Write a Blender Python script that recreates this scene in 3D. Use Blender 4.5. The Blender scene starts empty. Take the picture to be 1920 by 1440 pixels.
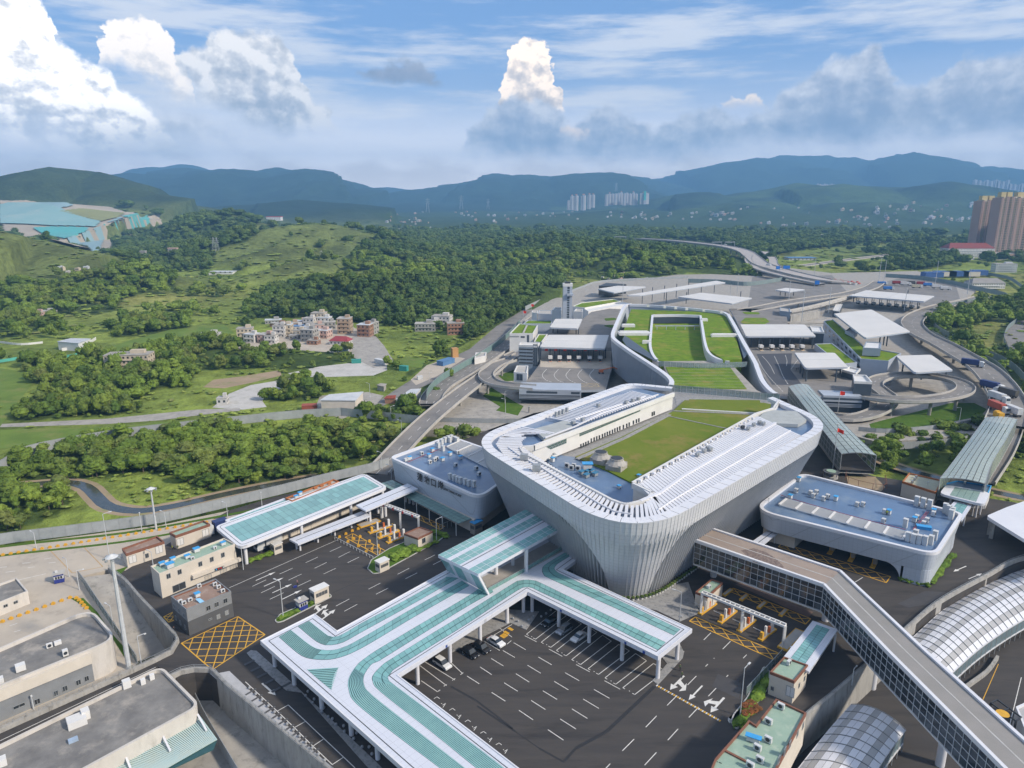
import bpy,bmesh,math,random
import numpy as np
from mathutils import Vector,Matrix
R=math.radians
Z3=lambda z:Vector((0,0,z))
random.seed(7);NP=np.random.default_rng(7)

# --- camera
CAM_H=100.0;FPX=1331.0;PITCH=R(14.65)
scene=bpy.context.scene
COL=scene.collection
cd=bpy.data.cameras.new('camera');cam=bpy.data.objects.new('camera',cd);COL.objects.link(cam)
cam.location=(0,0,CAM_H);cam.rotation_euler=(math.pi/2-PITCH,0,0)
cd.sensor_fit='HORIZONTAL';cd.sensor_width=36;cd.lens=36*FPX/1920
cd.clip_start=1.0;cd.clip_end=60000
scene.camera=cam
CT,ST=math.cos(PITCH),math.sin(PITCH)
def ray(u,v):
 x=(u-960)/FPX;y=(v-720)/FPX
 return (x,CT-y*ST,-ST-y*CT)
def at(u,v,z=0.0):
 "survey point: where the sight line meets the level z"
 d=ray(u,v);t=(z-CAM_H)/d[2]
 return Vector((d[0]*t,d[1]*t,z))
def atd(u,v,dist):
 d=ray(u,v);t=dist/d[1]
 return Vector((d[0]*t,dist,CAM_H+d[2]*t))
def pj(x,y,z):
 dz=z-CAM_H;fw=y*CT-dz*ST;up=y*ST+dz*CT
 fw=np.maximum(fw,1e-3)
 return 960+FPX*x/fw,720-FPX*up/fw

# --- light
SUN_AZ=R(116);SUN_EL=R(36)  # azimuth clockwise from +Y
sd=Vector((math.sin(SUN_AZ)*math.cos(SUN_EL),math.cos(SUN_AZ)*math.cos(SUN_EL),math.sin(SUN_EL)))
ld=bpy.data.lights.new('sun','SUN');ld.energy=3.9;ld.angle=R(5);ld.color=(1,.90,.76)
lo=bpy.data.objects.new('sun',ld);COL.objects.link(lo);lo.rotation_euler=sd.to_track_quat('Z','Y').to_euler()
lo.location=(0,0,400)
scene.view_settings.view_transform='Standard';scene.view_settings.look='None'
scene.view_settings.gamma=1;scene.view_settings.use_curve_mapping=False
scene.view_settings.exposure=0.3
scene.render.engine='CYCLES'
cy=scene.cycles
cy.max_bounces=5;cy.diffuse_bounces=2;cy.glossy_bounces=2;cy.transmission_bounces=3;cy.volume_bounces=0
cy.transparent_max_bounces=6;cy.caustics_reflective=False;cy.caustics_refractive=False
cy.use_adaptive_sampling=True;cy.adaptive_threshold=0.02
cy.use_denoising=True
try:cy.denoiser='OPENIMAGEDENOISE'
except Exception:pass
try:cy.denoising_prefilter='ACCURATE'
except Exception:pass

# --- sky
world=bpy.data.worlds.new('World');scene.world=world;world.use_nodes=True
nt=world.node_tree;nt.nodes.clear()
def N(t,**k):
 n=nt.nodes.new(t)
 for a,b in k.items():setattr(n,a,b)
 return n
def mth(op,a,b=None,c=None,clamp=False):
 n=N('ShaderNodeMath',operation=op,use_clamp=clamp)
 for i,v in enumerate((a,b,c)):
  if v is None:continue
  if isinstance(v,(int,float)):n.inputs[i].default_value=v
  else:nt.links.new(v,n.inputs[i])
 return n.outputs[0]
def smooth(x,lo_,hi_):
 n=N('ShaderNodeMapRange',interpolation_type='SMOOTHSTEP')
 nt.links.new(x,n.inputs['Value']);n.inputs['From Min'].default_value=lo_;n.inputs['From Max'].default_value=hi_
 return n.outputs['Result']
def mixc(f,a,b):
 n=N('ShaderNodeMix',data_type='RGBA')
 ins=[s for s in n.inputs if s.enabled]
 for s,v in zip((n.inputs[0],n.inputs[6],n.inputs[7]),(f,a,b)):
  if isinstance(v,(int,float)):s.default_value=v
  elif isinstance(v,tuple):s.default_value=(*v,1)
  else:nt.links.new(v,s)
 return n.outputs[2]
SKY_K=0.15
K=.84/SKY_K
sky=N('ShaderNodeTexSky',sky_type='NISHITA',sun_disc=False,sun_elevation=SUN_EL,sun_rotation=SUN_AZ,
 altitude=100,air_density=1.0,dust_density=1.2,ozone_density=1.5)
tc=N('ShaderNodeTexCoord');sx=N('ShaderNodeSeparateXYZ');nt.links.new(tc.outputs['Generated'],sx.inputs[0])
az=mth('MULTIPLY',mth('ARCTAN2',sx.outputs[0],sx.outputs[1]),180/math.pi)
el=mth('MULTIPLY',mth('ARCSINE',sx.outputs[2]),180/math.pi)
def azel(u,v):
 d=ray(u,v)
 return math.degrees(math.atan2(d[0],d[1])),math.degrees(math.atan2(d[2],math.hypot(d[0],d[1])))
def noise2(scx,scy,off,det,rough=.55,ax=None,ex=None):
 cx=N('ShaderNodeCombineXYZ')
 nt.links.new(mth('MULTIPLY_ADD',ax or az,scx,off),cx.inputs[0]);nt.links.new(mth('MULTIPLY_ADD',ex or el,scy,off*.7),cx.inputs[1])
 n=N('ShaderNodeTexNoise',noise_dimensions='2D');nt.links.new(cx.outputs[0],n.inputs['Vector'])
 n.inputs['Scale'].default_value=1;n.inputs['Detail'].default_value=det;n.inputs['Roughness'].default_value=rough
 return mth('SUBTRACT',n.outputs[0],.5)
AZ0,AZ1,EL1=-54.0,54.0,45.0
def curve(pts,azs):
 n=N('ShaderNodeFloatCurve');c=n.mapping.curves[0]
 q=[]
 for u,v in pts:
  a,e=azel(u,v);q.append(((a-AZ0)/(AZ1-AZ0),max(0,e)/EL1))
 for i in range(1,len(q)):q[i]=(max(q[i][0],q[i-1][0]+.0035),q[i][1])
 q=[(min(1,max(0,x)),y) for x,y in q]
 c.points[0].location=(0,q[0][1]);c.points[1].location=(1,q[-1][1])
 for p in q:
  if .001<p[0]<.999:c.points.new(*p)
 for p in c.points:p.handle_type='VECTOR'
 n.mapping.update();nt.links.new(azs,n.inputs['Value'])
 return mth('MULTIPLY',n.outputs[0],EL1)
nw=noise2(.55,.6,3.1,5,.6)
nw2=noise2(.5,.6,17.3,5,.6)
azw=mth('DIVIDE',mth('SUBTRACT',mth('MULTIPLY_ADD',nw,2.0,az),AZ0),AZ1-AZ0)
elw=mth('MULTIPLY_ADD',nw2,1.7,el)
nb1=noise2(.42,.55,9.0,6,.58)
nb2=noise2(.42,.55,9.0,6,.58,ax=mth('ADD',az,.55),ex=mth('ADD',el,.45))
bil=mth('SUBTRACT',nb1,nb2)  # relief of the billows, lit from the sun's side
ns1=noise2(.9,1.0,40.0,6,.6)
# clear sky and the thin veil near the horizon
base=mixc(.72,sky.outputs[0],(0.18*K,.37*K,.76*K))
veil=smooth(el,11.5,0)
nv=noise2(.05,.35,5.5,6,.6)
base=mixc(mth('MULTIPLY',veil,mth('MULTIPLY_ADD',nv,1.5,.85,clamp=True)),base,(1.05*K,1.08*K,1.18*K))
# high thin streaks
nc=noise2(.055,.42,21.0,7,.62);nc2=noise2(.03,.12,33.0,3,.5)
cir=mth('MULTIPLY',smooth(mth('MULTIPLY_ADD',nc2,.55,nc),-.03,.22),mth('MULTIPLY',smooth(el,2,7),smooth(el,24,13)))
base=mixc(mth('MULTIPLY',cir,.78),base,(.95*K,.97*K,1.02*K))
base=mixc(mth('MULTIPLY',smooth(el,8,0),.9),base,(2.15*K,1.95*K,1.85*K))
def layer(base,top,bot,hi,lo_,edge=.5,botedge=1.6,depth=7.0,bilk=1.6,opac=1.0,bias=.0):
 T=curve(top,azw);B=curve(bot,azw)
 dT=mth('SUBTRACT',T,elw);dB=mth('SUBTRACT',elw,B)
 m=mth('MULTIPLY',smooth(dT,0,edge),smooth(dB,0,botedge))
 m=mth('MULTIPLY',m,smooth(mth('SUBTRACT',T,B),.25,.8))
 # light: bright rim towards the top, dim towards the base, billows on top
 t=mth('DIVIDE',dT,depth)
 lit=mth('ADD',mth('SUBTRACT',1.0+bias,t),mth('MULTIPLY',bil,bilk*1.7),clamp=True)
 lit=mth('MULTIPLY',lit,lit)
 c=mixc(lit,tuple(x*K for x in lo_),tuple(x*K for x in hi))
 return mixc(mth('MULTIPLY',m,opac),base,c)
WH=(.98,.93,.86);GR=(.34,.41,.53)
# long bank on the right with its rag of white behind
base=layer(base,[(1340,260),(1350,190),(1365,175),(1390,182),(1410,168),(1432,172),(1440,205),(1450,260)],
 [(1340,262),(1350,215),(1395,212),(1440,210),(1450,262)],(1.5,1.25,1.0),(.72,.68,.68),edge=.3,depth=5,bilk=1.0)
base=layer(base,[(930,210),(936,150),(950,118),(962,85),(985,68),(1012,74),(1031,98),(1036,135),(1030,165),(1045,215)],
 [(930,212),(950,195),(985,205),(1020,200),(1045,217)],(1.7,1.42,1.15),(.66,.64,.66),edge=.3,botedge=.8,depth=6,bilk=1.4,bias=.15)
base=layer(base,[(850,300),(880,240),(905,215),(925,185),(965,163),(1000,190),(1030,178),(1055,205),(1075,230),(1100,205),(1150,185),(1185,205),(1225,235),(1290,205),(1330,188),(1390,215),(1450,185),(1478,150),(1530,130),(1560,100),(1610,92),(1648,68),(1662,112),(1700,145),(1750,150),(1790,92),(1850,98),(1930,88),(2100,60),(2500,20)],
 [(850,302),(900,310),(1000,318),(1100,322),(1250,322),(1400,300),(1600,296),(1800,282),(1930,286),(2500,290)],(.92,.94,1.0),(.34,.43,.60),edge=.8,botedge=2.4,depth=8,bilk=.7,opac=.95,bias=-.12)
base=layer(base,[(1040,262),(1052,232),(1075,225),(1100,240),(1120,268)],[(1040,264),(1080,272),(1120,270)],(1.4,1.15,.95),(.7,.68,.7),edge=.6,depth=5)
base=layer(base,[(1165,250),(1180,222),(1215,228),(1240,262)],[(1165,252),(1200,262),(1240,264)],(.86,.80,.78),(.5,.55,.63),edge=.9,depth=5,opac=.7)
# left group
base=layer(base,[(60,262),(110,235),(180,190),(260,170),(340,180),(400,205),(470,228),(560,238),(640,250),(700,262)],
 [(60,300),(200,318),(330,312),(450,300),(560,296),(700,290)],(1.15,1.12,1.12),(.62,.66,.74),edge=2.2,botedge=3.0,depth=7,bilk=1.0,opac=.8)
base=layer(base,[(180,130),(190,45),(212,28),(240,42),(272,20),(298,42),(322,66),(316,100),(318,165),(330,200)],
 [(180,132),(240,150),(300,175),(330,202)],(1.5,1.36,1.22),(.74,.76,.82),edge=.35,botedge=1.6,depth=10,bilk=1.1,bias=.2)
base=layer(base,[(-500,150),(-200,-90),(40,-60),(86,10),(94,62),(140,88),(200,118),(238,165),(286,196),(318,240),(345,303)],
 [(-500,270),(0,292),(120,308),(200,318),(300,300),(345,305)],(2.0,1.85,1.65),(.74,.77,.84),edge=.9,botedge=4.0,depth=15,bilk=1.8,bias=.22)
base=layer(base,[(330,150),(338,88),(360,78),(385,86),(402,52),(425,44),(470,48),(500,52),(530,68),(552,100),(566,150),(585,178),(622,198),(640,232),(650,262)],
 [(330,152),(360,195),(420,235),(480,262),(545,275),(605,265),(650,264)],(1.2,1.16,1.13),(.50,.56,.66),edge=.7,botedge=2.2,depth=12,bilk=1.3)
base=layer(base,[(650,150),(675,130),(720,115),(752,100),(790,108),(835,148),(850,160)],[(650,152),(700,160),(760,168),(850,162)],
 (.42,.46,.56),(.27,.33,.45),edge=.7,botedge=.8,depth=6,bilk=.7,opac=.85)
base=layer(base,[(215,300),(240,282),(300,266),(360,272),(385,290)],[(215,302),(300,302),(385,292)],(.98,.90,.80),(.7,.7,.72),edge=.7,depth=4,opac=.85)
nh=noise2(.045,.06,71.0,6,.6)
hi_=mth('MULTIPLY',smooth(nh,-.10,.10),smooth(el,15,24))
base=mixc(mth('MULTIPLY',hi_,.9),base,mixc(smooth(nh,.0,.25),(.74*K,.73*K,.73*K),(1.15*K,1.08*K,1.0*K)))
# low warm puffs over the ridges
puf=smooth(mth('MULTIPLY_ADD',noise2(.25,.5,61.0,5,.6),5.5,mth('SUBTRACT',3.6,el)),.2,2.4)
base=mixc(mth('MULTIPLY',puf,mth('MULTIPLY',smooth(el,-1,2),.6)),base,(1.15*K,1.0*K,.90*K))
# below the horizon: a plain ground tone
base=mixc(smooth(el,-.2,-3),base,(.10*K,.13*K,.13*K))
bg=N('ShaderNodeBackground');nt.links.new(base,bg.inputs['Color']);bg.inputs['Strength'].default_value=SKY_K
wo=N('ShaderNodeOutputWorld');nt.links.new(bg.outputs[0],wo.inputs['Surface'])
world.cycles.sampling_method='MANUAL';world.cycles.sample_map_resolution=512

# --- helpers
MATS={}
def mat(name,c1,c2=None,vary=0.0,scale=.15,rough=.7,bump=0.0,bscale=6.0,metal=0.0,spec=.4,det=6,alpha=None,c3=None,s3=1.0,trans=0.0,stretch=None):
 if name in MATS:return MATS[name]
 m=bpy.data.materials.new(name);m.use_nodes=True;t=m.node_tree;p=t.nodes['Principled BSDF']
 p.inputs['Roughness'].default_value=rough;p.inputs['Metallic'].default_value=metal
 p.inputs['Specular IOR Level'].default_value=spec
 m.diffuse_color=(*c1,1)
 g=t.nodes.new('ShaderNodeNewGeometry')
 if c2 is None:c2=tuple(x*.82 for x in c1)
 n=t.nodes.new('ShaderNodeTexNoise');n.inputs['Scale'].default_value=scale;n.inputs['Detail'].default_value=det;n.inputs['Roughness'].default_value=.62
 src=g.outputs['Position']
 if stretch:
  mp=t.nodes.new('ShaderNodeMapping');mp.inputs['Rotation'].default_value[2]=stretch[0];mp.inputs['Scale'].default_value=stretch[1]
  t.links.new(src,mp.inputs['Vector']);src=mp.outputs[0]
 t.links.new(src,n.inputs['Vector'])
 r=t.nodes.new('ShaderNodeMapRange');r.inputs['From Min'].default_value=.34;r.inputs['From Max'].default_value=.66
 t.links.new(n.outputs[0],r.inputs['Value'])
 mx=t.nodes.new('ShaderNodeMix');mx.data_type='RGBA'
 mx.inputs[6].default_value=(*c1,1);mx.inputs[7].default_value=(*c2,1);t.links.new(r.outputs[0],mx.inputs[0])
 out=mx.outputs[2]
 if c3 is not None:
  n3=t.nodes.new('ShaderNodeTexNoise');n3.inputs['Scale'].default_value=s3;n3.inputs['Detail'].default_value=8;n3.inputs['Roughness'].default_value=.7
  t.links.new(src,n3.inputs['Vector'])
  r3=t.nodes.new('ShaderNodeMapRange');r3.inputs['From Min'].default_value=.52;r3.inputs['From Max'].default_value=.68
  t.links.new(n3.outputs[0],r3.inputs['Value'])
  m3=t.nodes.new('ShaderNodeMix');m3.data_type='RGBA';t.links.new(r3.outputs[0],m3.inputs[0]);t.links.new(out,m3.inputs[6]);m3.inputs[7].default_value=(*c3,1)
  out=m3.outputs[2]
 if vary:
  oi=t.nodes.new('ShaderNodeObjectInfo');q=t.nodes.new('ShaderNodeMapRange');q.inputs['To Min'].default_value=1-vary;q.inputs['To Max'].default_value=1+vary;t.links.new(oi.outputs['Random'],q.inputs['Value'])
  vm=t.nodes.new('ShaderNodeVectorMath');vm.operation='SCALE';t.links.new(out,vm.inputs[0]);t.links.new(q.outputs[0],vm.inputs['Scale']);out=vm.outputs[0]
 t.links.new(out,p.inputs['Base Color'])
 if bump:
  nb=t.nodes.new('ShaderNodeTexNoise');nb.inputs['Scale'].default_value=bscale;nb.inputs['Detail'].default_value=4;t.links.new(src,nb.inputs['Vector'])
  b=t.nodes.new('ShaderNodeBump');b.inputs['Strength'].default_value=bump;b.inputs['Distance'].default_value=.1
  t.links.new(nb.outputs[0],b.inputs['Height']);t.links.new(b.outputs[0],p.inputs['Normal'])
 if alpha is not None:p.inputs['Alpha'].default_value=alpha
 if trans:p.inputs['Transmission Weight'].default_value=trans;p.inputs['IOR'].default_value=1.1
 MATS[name]=m
 return m

class MB:
 "collects faces and links them as one mesh object"
 def __init__(s):s.v=[];s.f=[];s.m=[]
 def face(s,pts,mi=0):
  i=len(s.v);s.v+=[tuple(p) for p in pts];s.f.append(tuple(range(i,i+len(pts))));s.m.append(mi)
 def add(s,vs,fs,mi=0):
  i=len(s.v);s.v+=[tuple(p) for p in vs]
  for f in fs:s.f.append(tuple(i+k for k in f));s.m.append(mi)
 def prism(s,poly,z0,z1,mi=0,top=True,bottom=True,mtop=None):
  poly=ccw(poly);n=len(poly)
  zz0=z0 if isinstance(z0,(list,tuple)) else [z0]*n;zz1=z1 if isinstance(z1,(list,tuple)) else [z1]*n
  vs=[(p[0],p[1],zz0[i]) for i,p in enumerate(poly)]+[(p[0],p[1],zz1[i]) for i,p in enumerate(poly)]
  s.add(vs,[(i,(i+1)%n,n+(i+1)%n,n+i) for i in range(n)],mi)
  if top:s.add([vs[n+i] for i in range(n)],[tuple(range(n))],mi if mtop is None else mtop)
  if bottom:s.add([vs[i] for i in range(n)][::-1],[tuple(range(n))],mi)
  return s
 def box(s,c,d,rz=0.0,mi=0):
  "centre of base, size, heading"
  co,si=math.cos(rz),math.sin(rz)
  q=[]
  for z in (0,d[2]):
   for x,y in ((-1,-1),(1,-1),(1,1),(-1,1)):
    X,Y=x*d[0]/2,y*d[1]/2;q.append((c[0]+X*co-Y*si,c[1]+X*si+Y*co,c[2]+z))
  s.add(q,[(3,2,1,0),(4,5,6,7),(0,1,5,4),(1,2,6,5),(2,3,7,6),(3,0,4,7)],mi);return s
 def beam(s,a,b,w,h=None,mi=0):
  a=Vector(a);b=Vector(b);h=h or w;d=(b-a)
  if d.length<1e-6:return s
  d.normalize();up=Z3(1)
  if abs(d.z)>.98:up=Vector((0,1,0))
  sd_=d.cross(up).normalized()*w/2;u=sd_.cross(d).normalized()*h/2
  q=[p+x*sd_+y*u for p in (a,b) for x,y in ((-1,-1),(1,-1),(1,1),(-1,1))]
  s.add(q,[(0,1,2,3),(7,6,5,4),(4,5,1,0),(5,6,2,1),(6,7,3,2),(7,4,0,3)],mi);return s
 def tube(s,pts,r,n=8,mi=0,cap=True):
  pts=[Vector(p) for p in pts];rr=r if isinstance(r,(list,tuple)) else [r]*len(pts);rings=[]
  for i,p in enumerate(pts):
   d=(pts[min(i+1,len(pts)-1)]-pts[max(i-1,0)])
   if d.length<1e-9:d=Z3(1)
   d.normalize();up=Vector((1,0,0)) if abs(d.z)>.9 else Z3(1)
   a=d.cross(up).normalized();b=a.cross(d)
   rings.append([p+rr[i]*(math.cos(2*math.pi*k/n)*a+math.sin(2*math.pi*k/n)*b) for k in range(n)])
  vs=[q for ring in rings for q in ring];fs=[]
  for i in range(len(pts)-1):
   for k in range(n):fs.append((i*n+k,(i+1)*n+k,(i+1)*n+(k+1)%n,i*n+(k+1)%n))
  if cap:fs+=[tuple(range(n)),tuple(range((len(pts)-1)*n,len(pts)*n))[::-1]]
  s.add(vs,fs,mi);return s
 def strip(s,L,Rr,mi=0):
  "surface between two equally long polylines"
  n=len(L);s.add(list(L)+list(Rr),[(i,n+i,n+i+1,i+1) for i in range(n-1)],mi);return s
 def build(s,name,m,parent=None,smooth_=False,kind=None,label=None):
  me=bpy.data.meshes.new(name)
  o=bpy.data.objects.new(name,me);COL.objects.link(o)
  off=Z3(0)
  if parent is not None:
   o.parent=parent;off=wloc(parent)
  me.from_pydata([(x-off[0],y-off[1],z-off[2]) for x,y,z in s.v],[],s.f)
  for mm in (m if isinstance(m,(list,tuple)) else [m]):me.materials.append(mm)
  if isinstance(m,(list,tuple)):me.polygons.foreach_set('material_index',s.m)
  if smooth_:
   me.polygons.foreach_set('use_smooth',[True]*len(me.polygons))
   try:me.set_sharp_from_angle(angle=R(40))
   except Exception:pass
  me.validate();me.update()
  if kind:o['kind']=kind
  if label:o['label']=label
  return o
def wloc(o):
 l=Vector(o.location)
 while o.parent is not None:o=o.parent;l+=Vector(o.location)
 return l
def ccw(p):
 a=sum(p[i][0]*p[(i+1)%len(p)][1]-p[(i+1)%len(p)][0]*p[i][1] for i in range(len(p)))
 return list(p) if a>0 else list(p)[::-1]
def thing(name,label,cat,loc,group=None,rz=0.0):
 o=bpy.data.objects.new(name,None);COL.objects.link(o);o.location=loc;o.empty_display_size=.5
 o.rotation_euler=(0,0,rz);o['label']=label;o['category']=cat
 if group:o['group']=group
 return o
def tag(o,label,cat,group=None):
 o['label']=label;o['category']=cat
 if group:o['group']=group
 return o
def base_mb(mb,loc):
 mb.v=[(x-loc[0],y-loc[1],z-loc[2]) for x,y,z in mb.v];return mb
def solo(name,mb,m,label,cat,group=None,smooth_=False):
 "a thing that is one mesh; origin at its base"
 xs=[v[0] for v in mb.v];ys=[v[1] for v in mb.v];zs=[v[2] for v in mb.v]
 loc=(sum(xs)/len(xs),sum(ys)/len(ys),min(zs));base_mb(mb,loc)
 o=mb.build(name,m,None,smooth_);o.location=loc
 return tag(o,label,cat,group)
def dup(root,loc,rz=None,label=None,group=None):
 r=root.copy();COL.objects.link(r);r.location=loc
 if rz is not None:r.rotation_euler=(0,0,rz)
 if label:r['label']=label
 if group:r['group']=group
 for ch in [c for c in root.children]:
  c=ch.copy();COL.objects.link(c);c.parent=r
  for g in list(ch.children):
   d=g.copy();COL.objects.link(d);d.parent=c
 return r
def V2(p):return Vector((p[0],p[1]))
def resample(pts,step):
 "Catmull-Rom through pts, about step apart"
 P=[Vector(p) for p in pts];out=[]
 for i in range(len(P)-1):
  a=P[i-1] if i else P[i]*2-P[i+1];b,c=P[i],P[i+1];d=P[i+2] if i+2<len(P) else c*2-b
  n=max(1,int((c-b).length/step))
  for k in range(n):
   t=k/n
   out.append(.5*((2*b)+(c-a)*t+(2*a-5*b+4*c-d)*t*t+(3*b-a-3*c+d)*t**3))
 out.append(P[-1]);return out
def offset(path,d):
 "shift a polyline sideways in plan (positive = right of travel)"
 out=[]
 for i,p in enumerate(path):
  a=path[max(i-1,0)];b=path[min(i+1,len(path)-1)]
  t=Vector((b[0]-a[0],b[1]-a[1],0))
  if t.length<1e-9:t=Vector((1,0,0))
  t.normalize();out.append(Vector(p)+Vector((t.y,-t.x,0))*d)
 return out
def rounded(poly,r,n=6):
 "round the corners of a plan polygon; r may be a list"
 out=[];m=len(poly);poly=[V2(p) for p in poly]
 for i,p in enumerate(poly):
  rad=r[i] if isinstance(r,(list,tuple)) else r
  a=poly[i-1];b=poly[(i+1)%m]
  if rad <= 0:out.append(p.copy());continue
  da=(a-p).normalized();db=(b-p).normalized();ang=da.angle(db)
  tl=rad/math.tan(ang/2);tl=min(tl,(a-p).length*.49,(b-p).length*.49)
  p0=p+da*tl;p1=p+db*tl
  for k in range(n+1):
   t=k/n;out.append((1-t)**2*p0+2*t*(1-t)*p+t*t*p1)
 return out
def inset(poly,d):
 "move polygon edges inwards by d (ccw polygon)"
 poly=[V2(p) for p in ccw(poly)];n=len(poly);out=[]
 for i in range(n):
  a,p,b=poly[i-1],poly[i],poly[(i+1)%n]
  e1=(p-a);e2=(b-p)
  if e1.length<1e-6:e1=e2
  if e2.length<1e-6:e2=e1
  e1.normalize();e2.normalize()
  n1=Vector((-e1.y,e1.x));n2=Vector((-e2.y,e2.x));m=n1+n2
  if m.length<1e-6:m=n1
  m.normalize();k=d/max(.35,m.dot(n1));out.append(p+m*k)
 return out
def ring_wall(mb,poly,t,z0,z1,mi=0):
 "closed parapet of thickness t along a polygon"
 o=[V2(p) for p in ccw(poly)];i_=inset(o,t);n=len(o)
 for k in range(n):
  j=(k+1)%n;a,b,c,d=o[k],o[j],i_[j],i_[k]
  mb.face([(*a,z0),(*b,z0),(*b,z1),(*a,z1)],mi);mb.face([(*c,z0),(*d,z0),(*d,z1),(*c,z1)],mi)
  mb.face([(*a,z1),(*b,z1),(*c,z1),(*d,z1)],mi);mb.face([(*b,z0),(*a,z0),(*d,z0),(*c,z0)],mi)
 return mb
# --- terrain
GZ=-2.0
def vnoise(x,y,seed=0):
 xi=np.floor(x).astype(np.int64);yi=np.floor(y).astype(np.int64);fx=x-xi;fy=y-yi
 fx=fx*fx*(3-2*fx);fy=fy*fy*(3-2*fy)
 def h(a,b):
  n=(a*374761393+b*668265263+seed*974711)&0x7fffffff
  n=((n ^ (n >> 13))*1274126177)&0x7fffffff
  return ((n ^ (n >> 16))&0xffff)/65535.0
 return (h(xi,yi)*(1-fx)+h(xi+1,yi)*fx)*(1-fy)+(h(xi,yi+1)*(1-fx)+h(xi+1,yi+1)*fx)*fy
def fbm(x,y,o=4,seed=0,ridged=False):
 s=0;a=1.0;t=0
 for k in range(o):
  n=vnoise(x*2**k,y*2**k,seed+k*17)
  if ridged:n=1-abs(2*n-1)
  s=s+a*n;t+=a;a *= .5
 return s/t
# each crest: surveyed silhouette points, distance, half width, roughness
CREST=[
 ([(-300,420),(-120,360),(0,336),(60,318),(95,312),(180,320),(250,350),(300,364),(345,382),(420,402),(470,440)],2500,620,.5),
 ([(-300,372),(0,384),(120,384),(230,392),(330,418),(400,452)],2050,560,.15),
 ([(-300,420),(-60,425),(0,433),(60,447),(130,472),(190,498),(250,535)],900,190,.3),
 ([(230,470),(300,438),(360,412),(430,400),(480,415),(520,440)],1750,260,.4),
 ([(400,500),(440,448),(500,428),(560,421),(620,420),(680,438),(740,462),(800,490)],1350,230,.3),
 ([(500,470),(560,440),(640,452),(690,475)],1150,130,.3),
 ([(470,520),(540,494),(600,486),(660,492),(715,508),(760,530)],960,120,.25),
 ([(720,530),(780,506),(830,501),(880,512),(960,524)],930,90,.25),
 ([(520,566),(600,534),(680,522),(780,526),(900,534),(1000,532),(1050,545)],780,85,.25),
 ([(1010,482),(1080,470),(1140,461),(1200,470),(1300,478),(1400,488)],1150,160,.4),
 ([(1050,457),(1110,449),(1165,450)],1750,130,.3),
 ([(960,455),(1040,448),(1090,456)],1350,110,.3),
 ([(380,392),(430,384),(500,382),(560,373),(650,380),(700,394),(760,408),(840,420)],3600,800,.5),
 ([(200,332),(260,318),(340,307),(380,316),(440,330)],8600,2300,.35),
 ([(150,345),(240,326),(290,324),(345,314),(390,321),(440,321),(490,323),(520,315),(560,317),(600,321),(615,326),(632,334),(650,343),(670,352),(700,360),(745,367),(800,377)],6500,1900,.55),
 ([(690,376),(745,367),(790,353),(850,346),(890,340),(930,326),(960,331),(1000,325),(1050,333),(1075,325),(1100,323),(1150,326),(1180,341),(1215,352),(1245,366),(1290,376)],7600,2000,.55),
 ([(650,366),(690,355),(730,352),(765,362)],10200,2400,.3),
 ([(1100,345),(1130,325),(1200,341),(1240,334),(1320,312),(1420,296),(1480,292),(1560,292),(1650,300),(1750,330)],9700,2600,.45),
 ([(1340,360),(1400,347),(1500,324),(1600,306),(1680,289),(1720,286),(1755,295),(1790,311),(1850,316),(1920,320),(2150,322),(2500,350)],9000,2300,.45),
 ([(1760,322),(1800,303),(1850,298),(1900,308),(2000,312),(2400,300)],10200,2600,.4),
 ([(1000,412),(1100,398),(1200,388),(1270,364),(1330,358),(1370,370),(1420,358),(1490,342),(1540,350),(1580,346),(1640,350),(1700,352),(1780,339),(1840,352),(1920,360),(2300,368)],4700,900,.8),
 ([(1050,402),(1130,396),(1180,388),(1230,395)],4200,420,.6),
 ([(1290,392),(1370,379),(1410,386),(1460,396)],3800,420,.6),
 ([(1480,392),(1560,380),(1650,378),(1720,384),(1820,392),(1930,396)],3900,420,.6),
 ([(-2600,300),(-1400,330),(-500,340)],7000,2500,.5),
 ([(2400,335),(3400,320),(5200,300)],8000,2500,.5),
 ]
SEG=[]
for pts,D,w,rg in CREST:
 P=[atd(u,v,D) for u,v in pts]
 # bend the crest a little in depth so that it is not a straight wall
 for i,p in enumerate(P):
  k=1+.06*math.sin(i*1.7+D*.01);q=Vector((p.x*k,p.y*k,CAM_H+(p.z-CAM_H)*k));P[i]=q
 SEG.append((P,w,rg))
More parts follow.
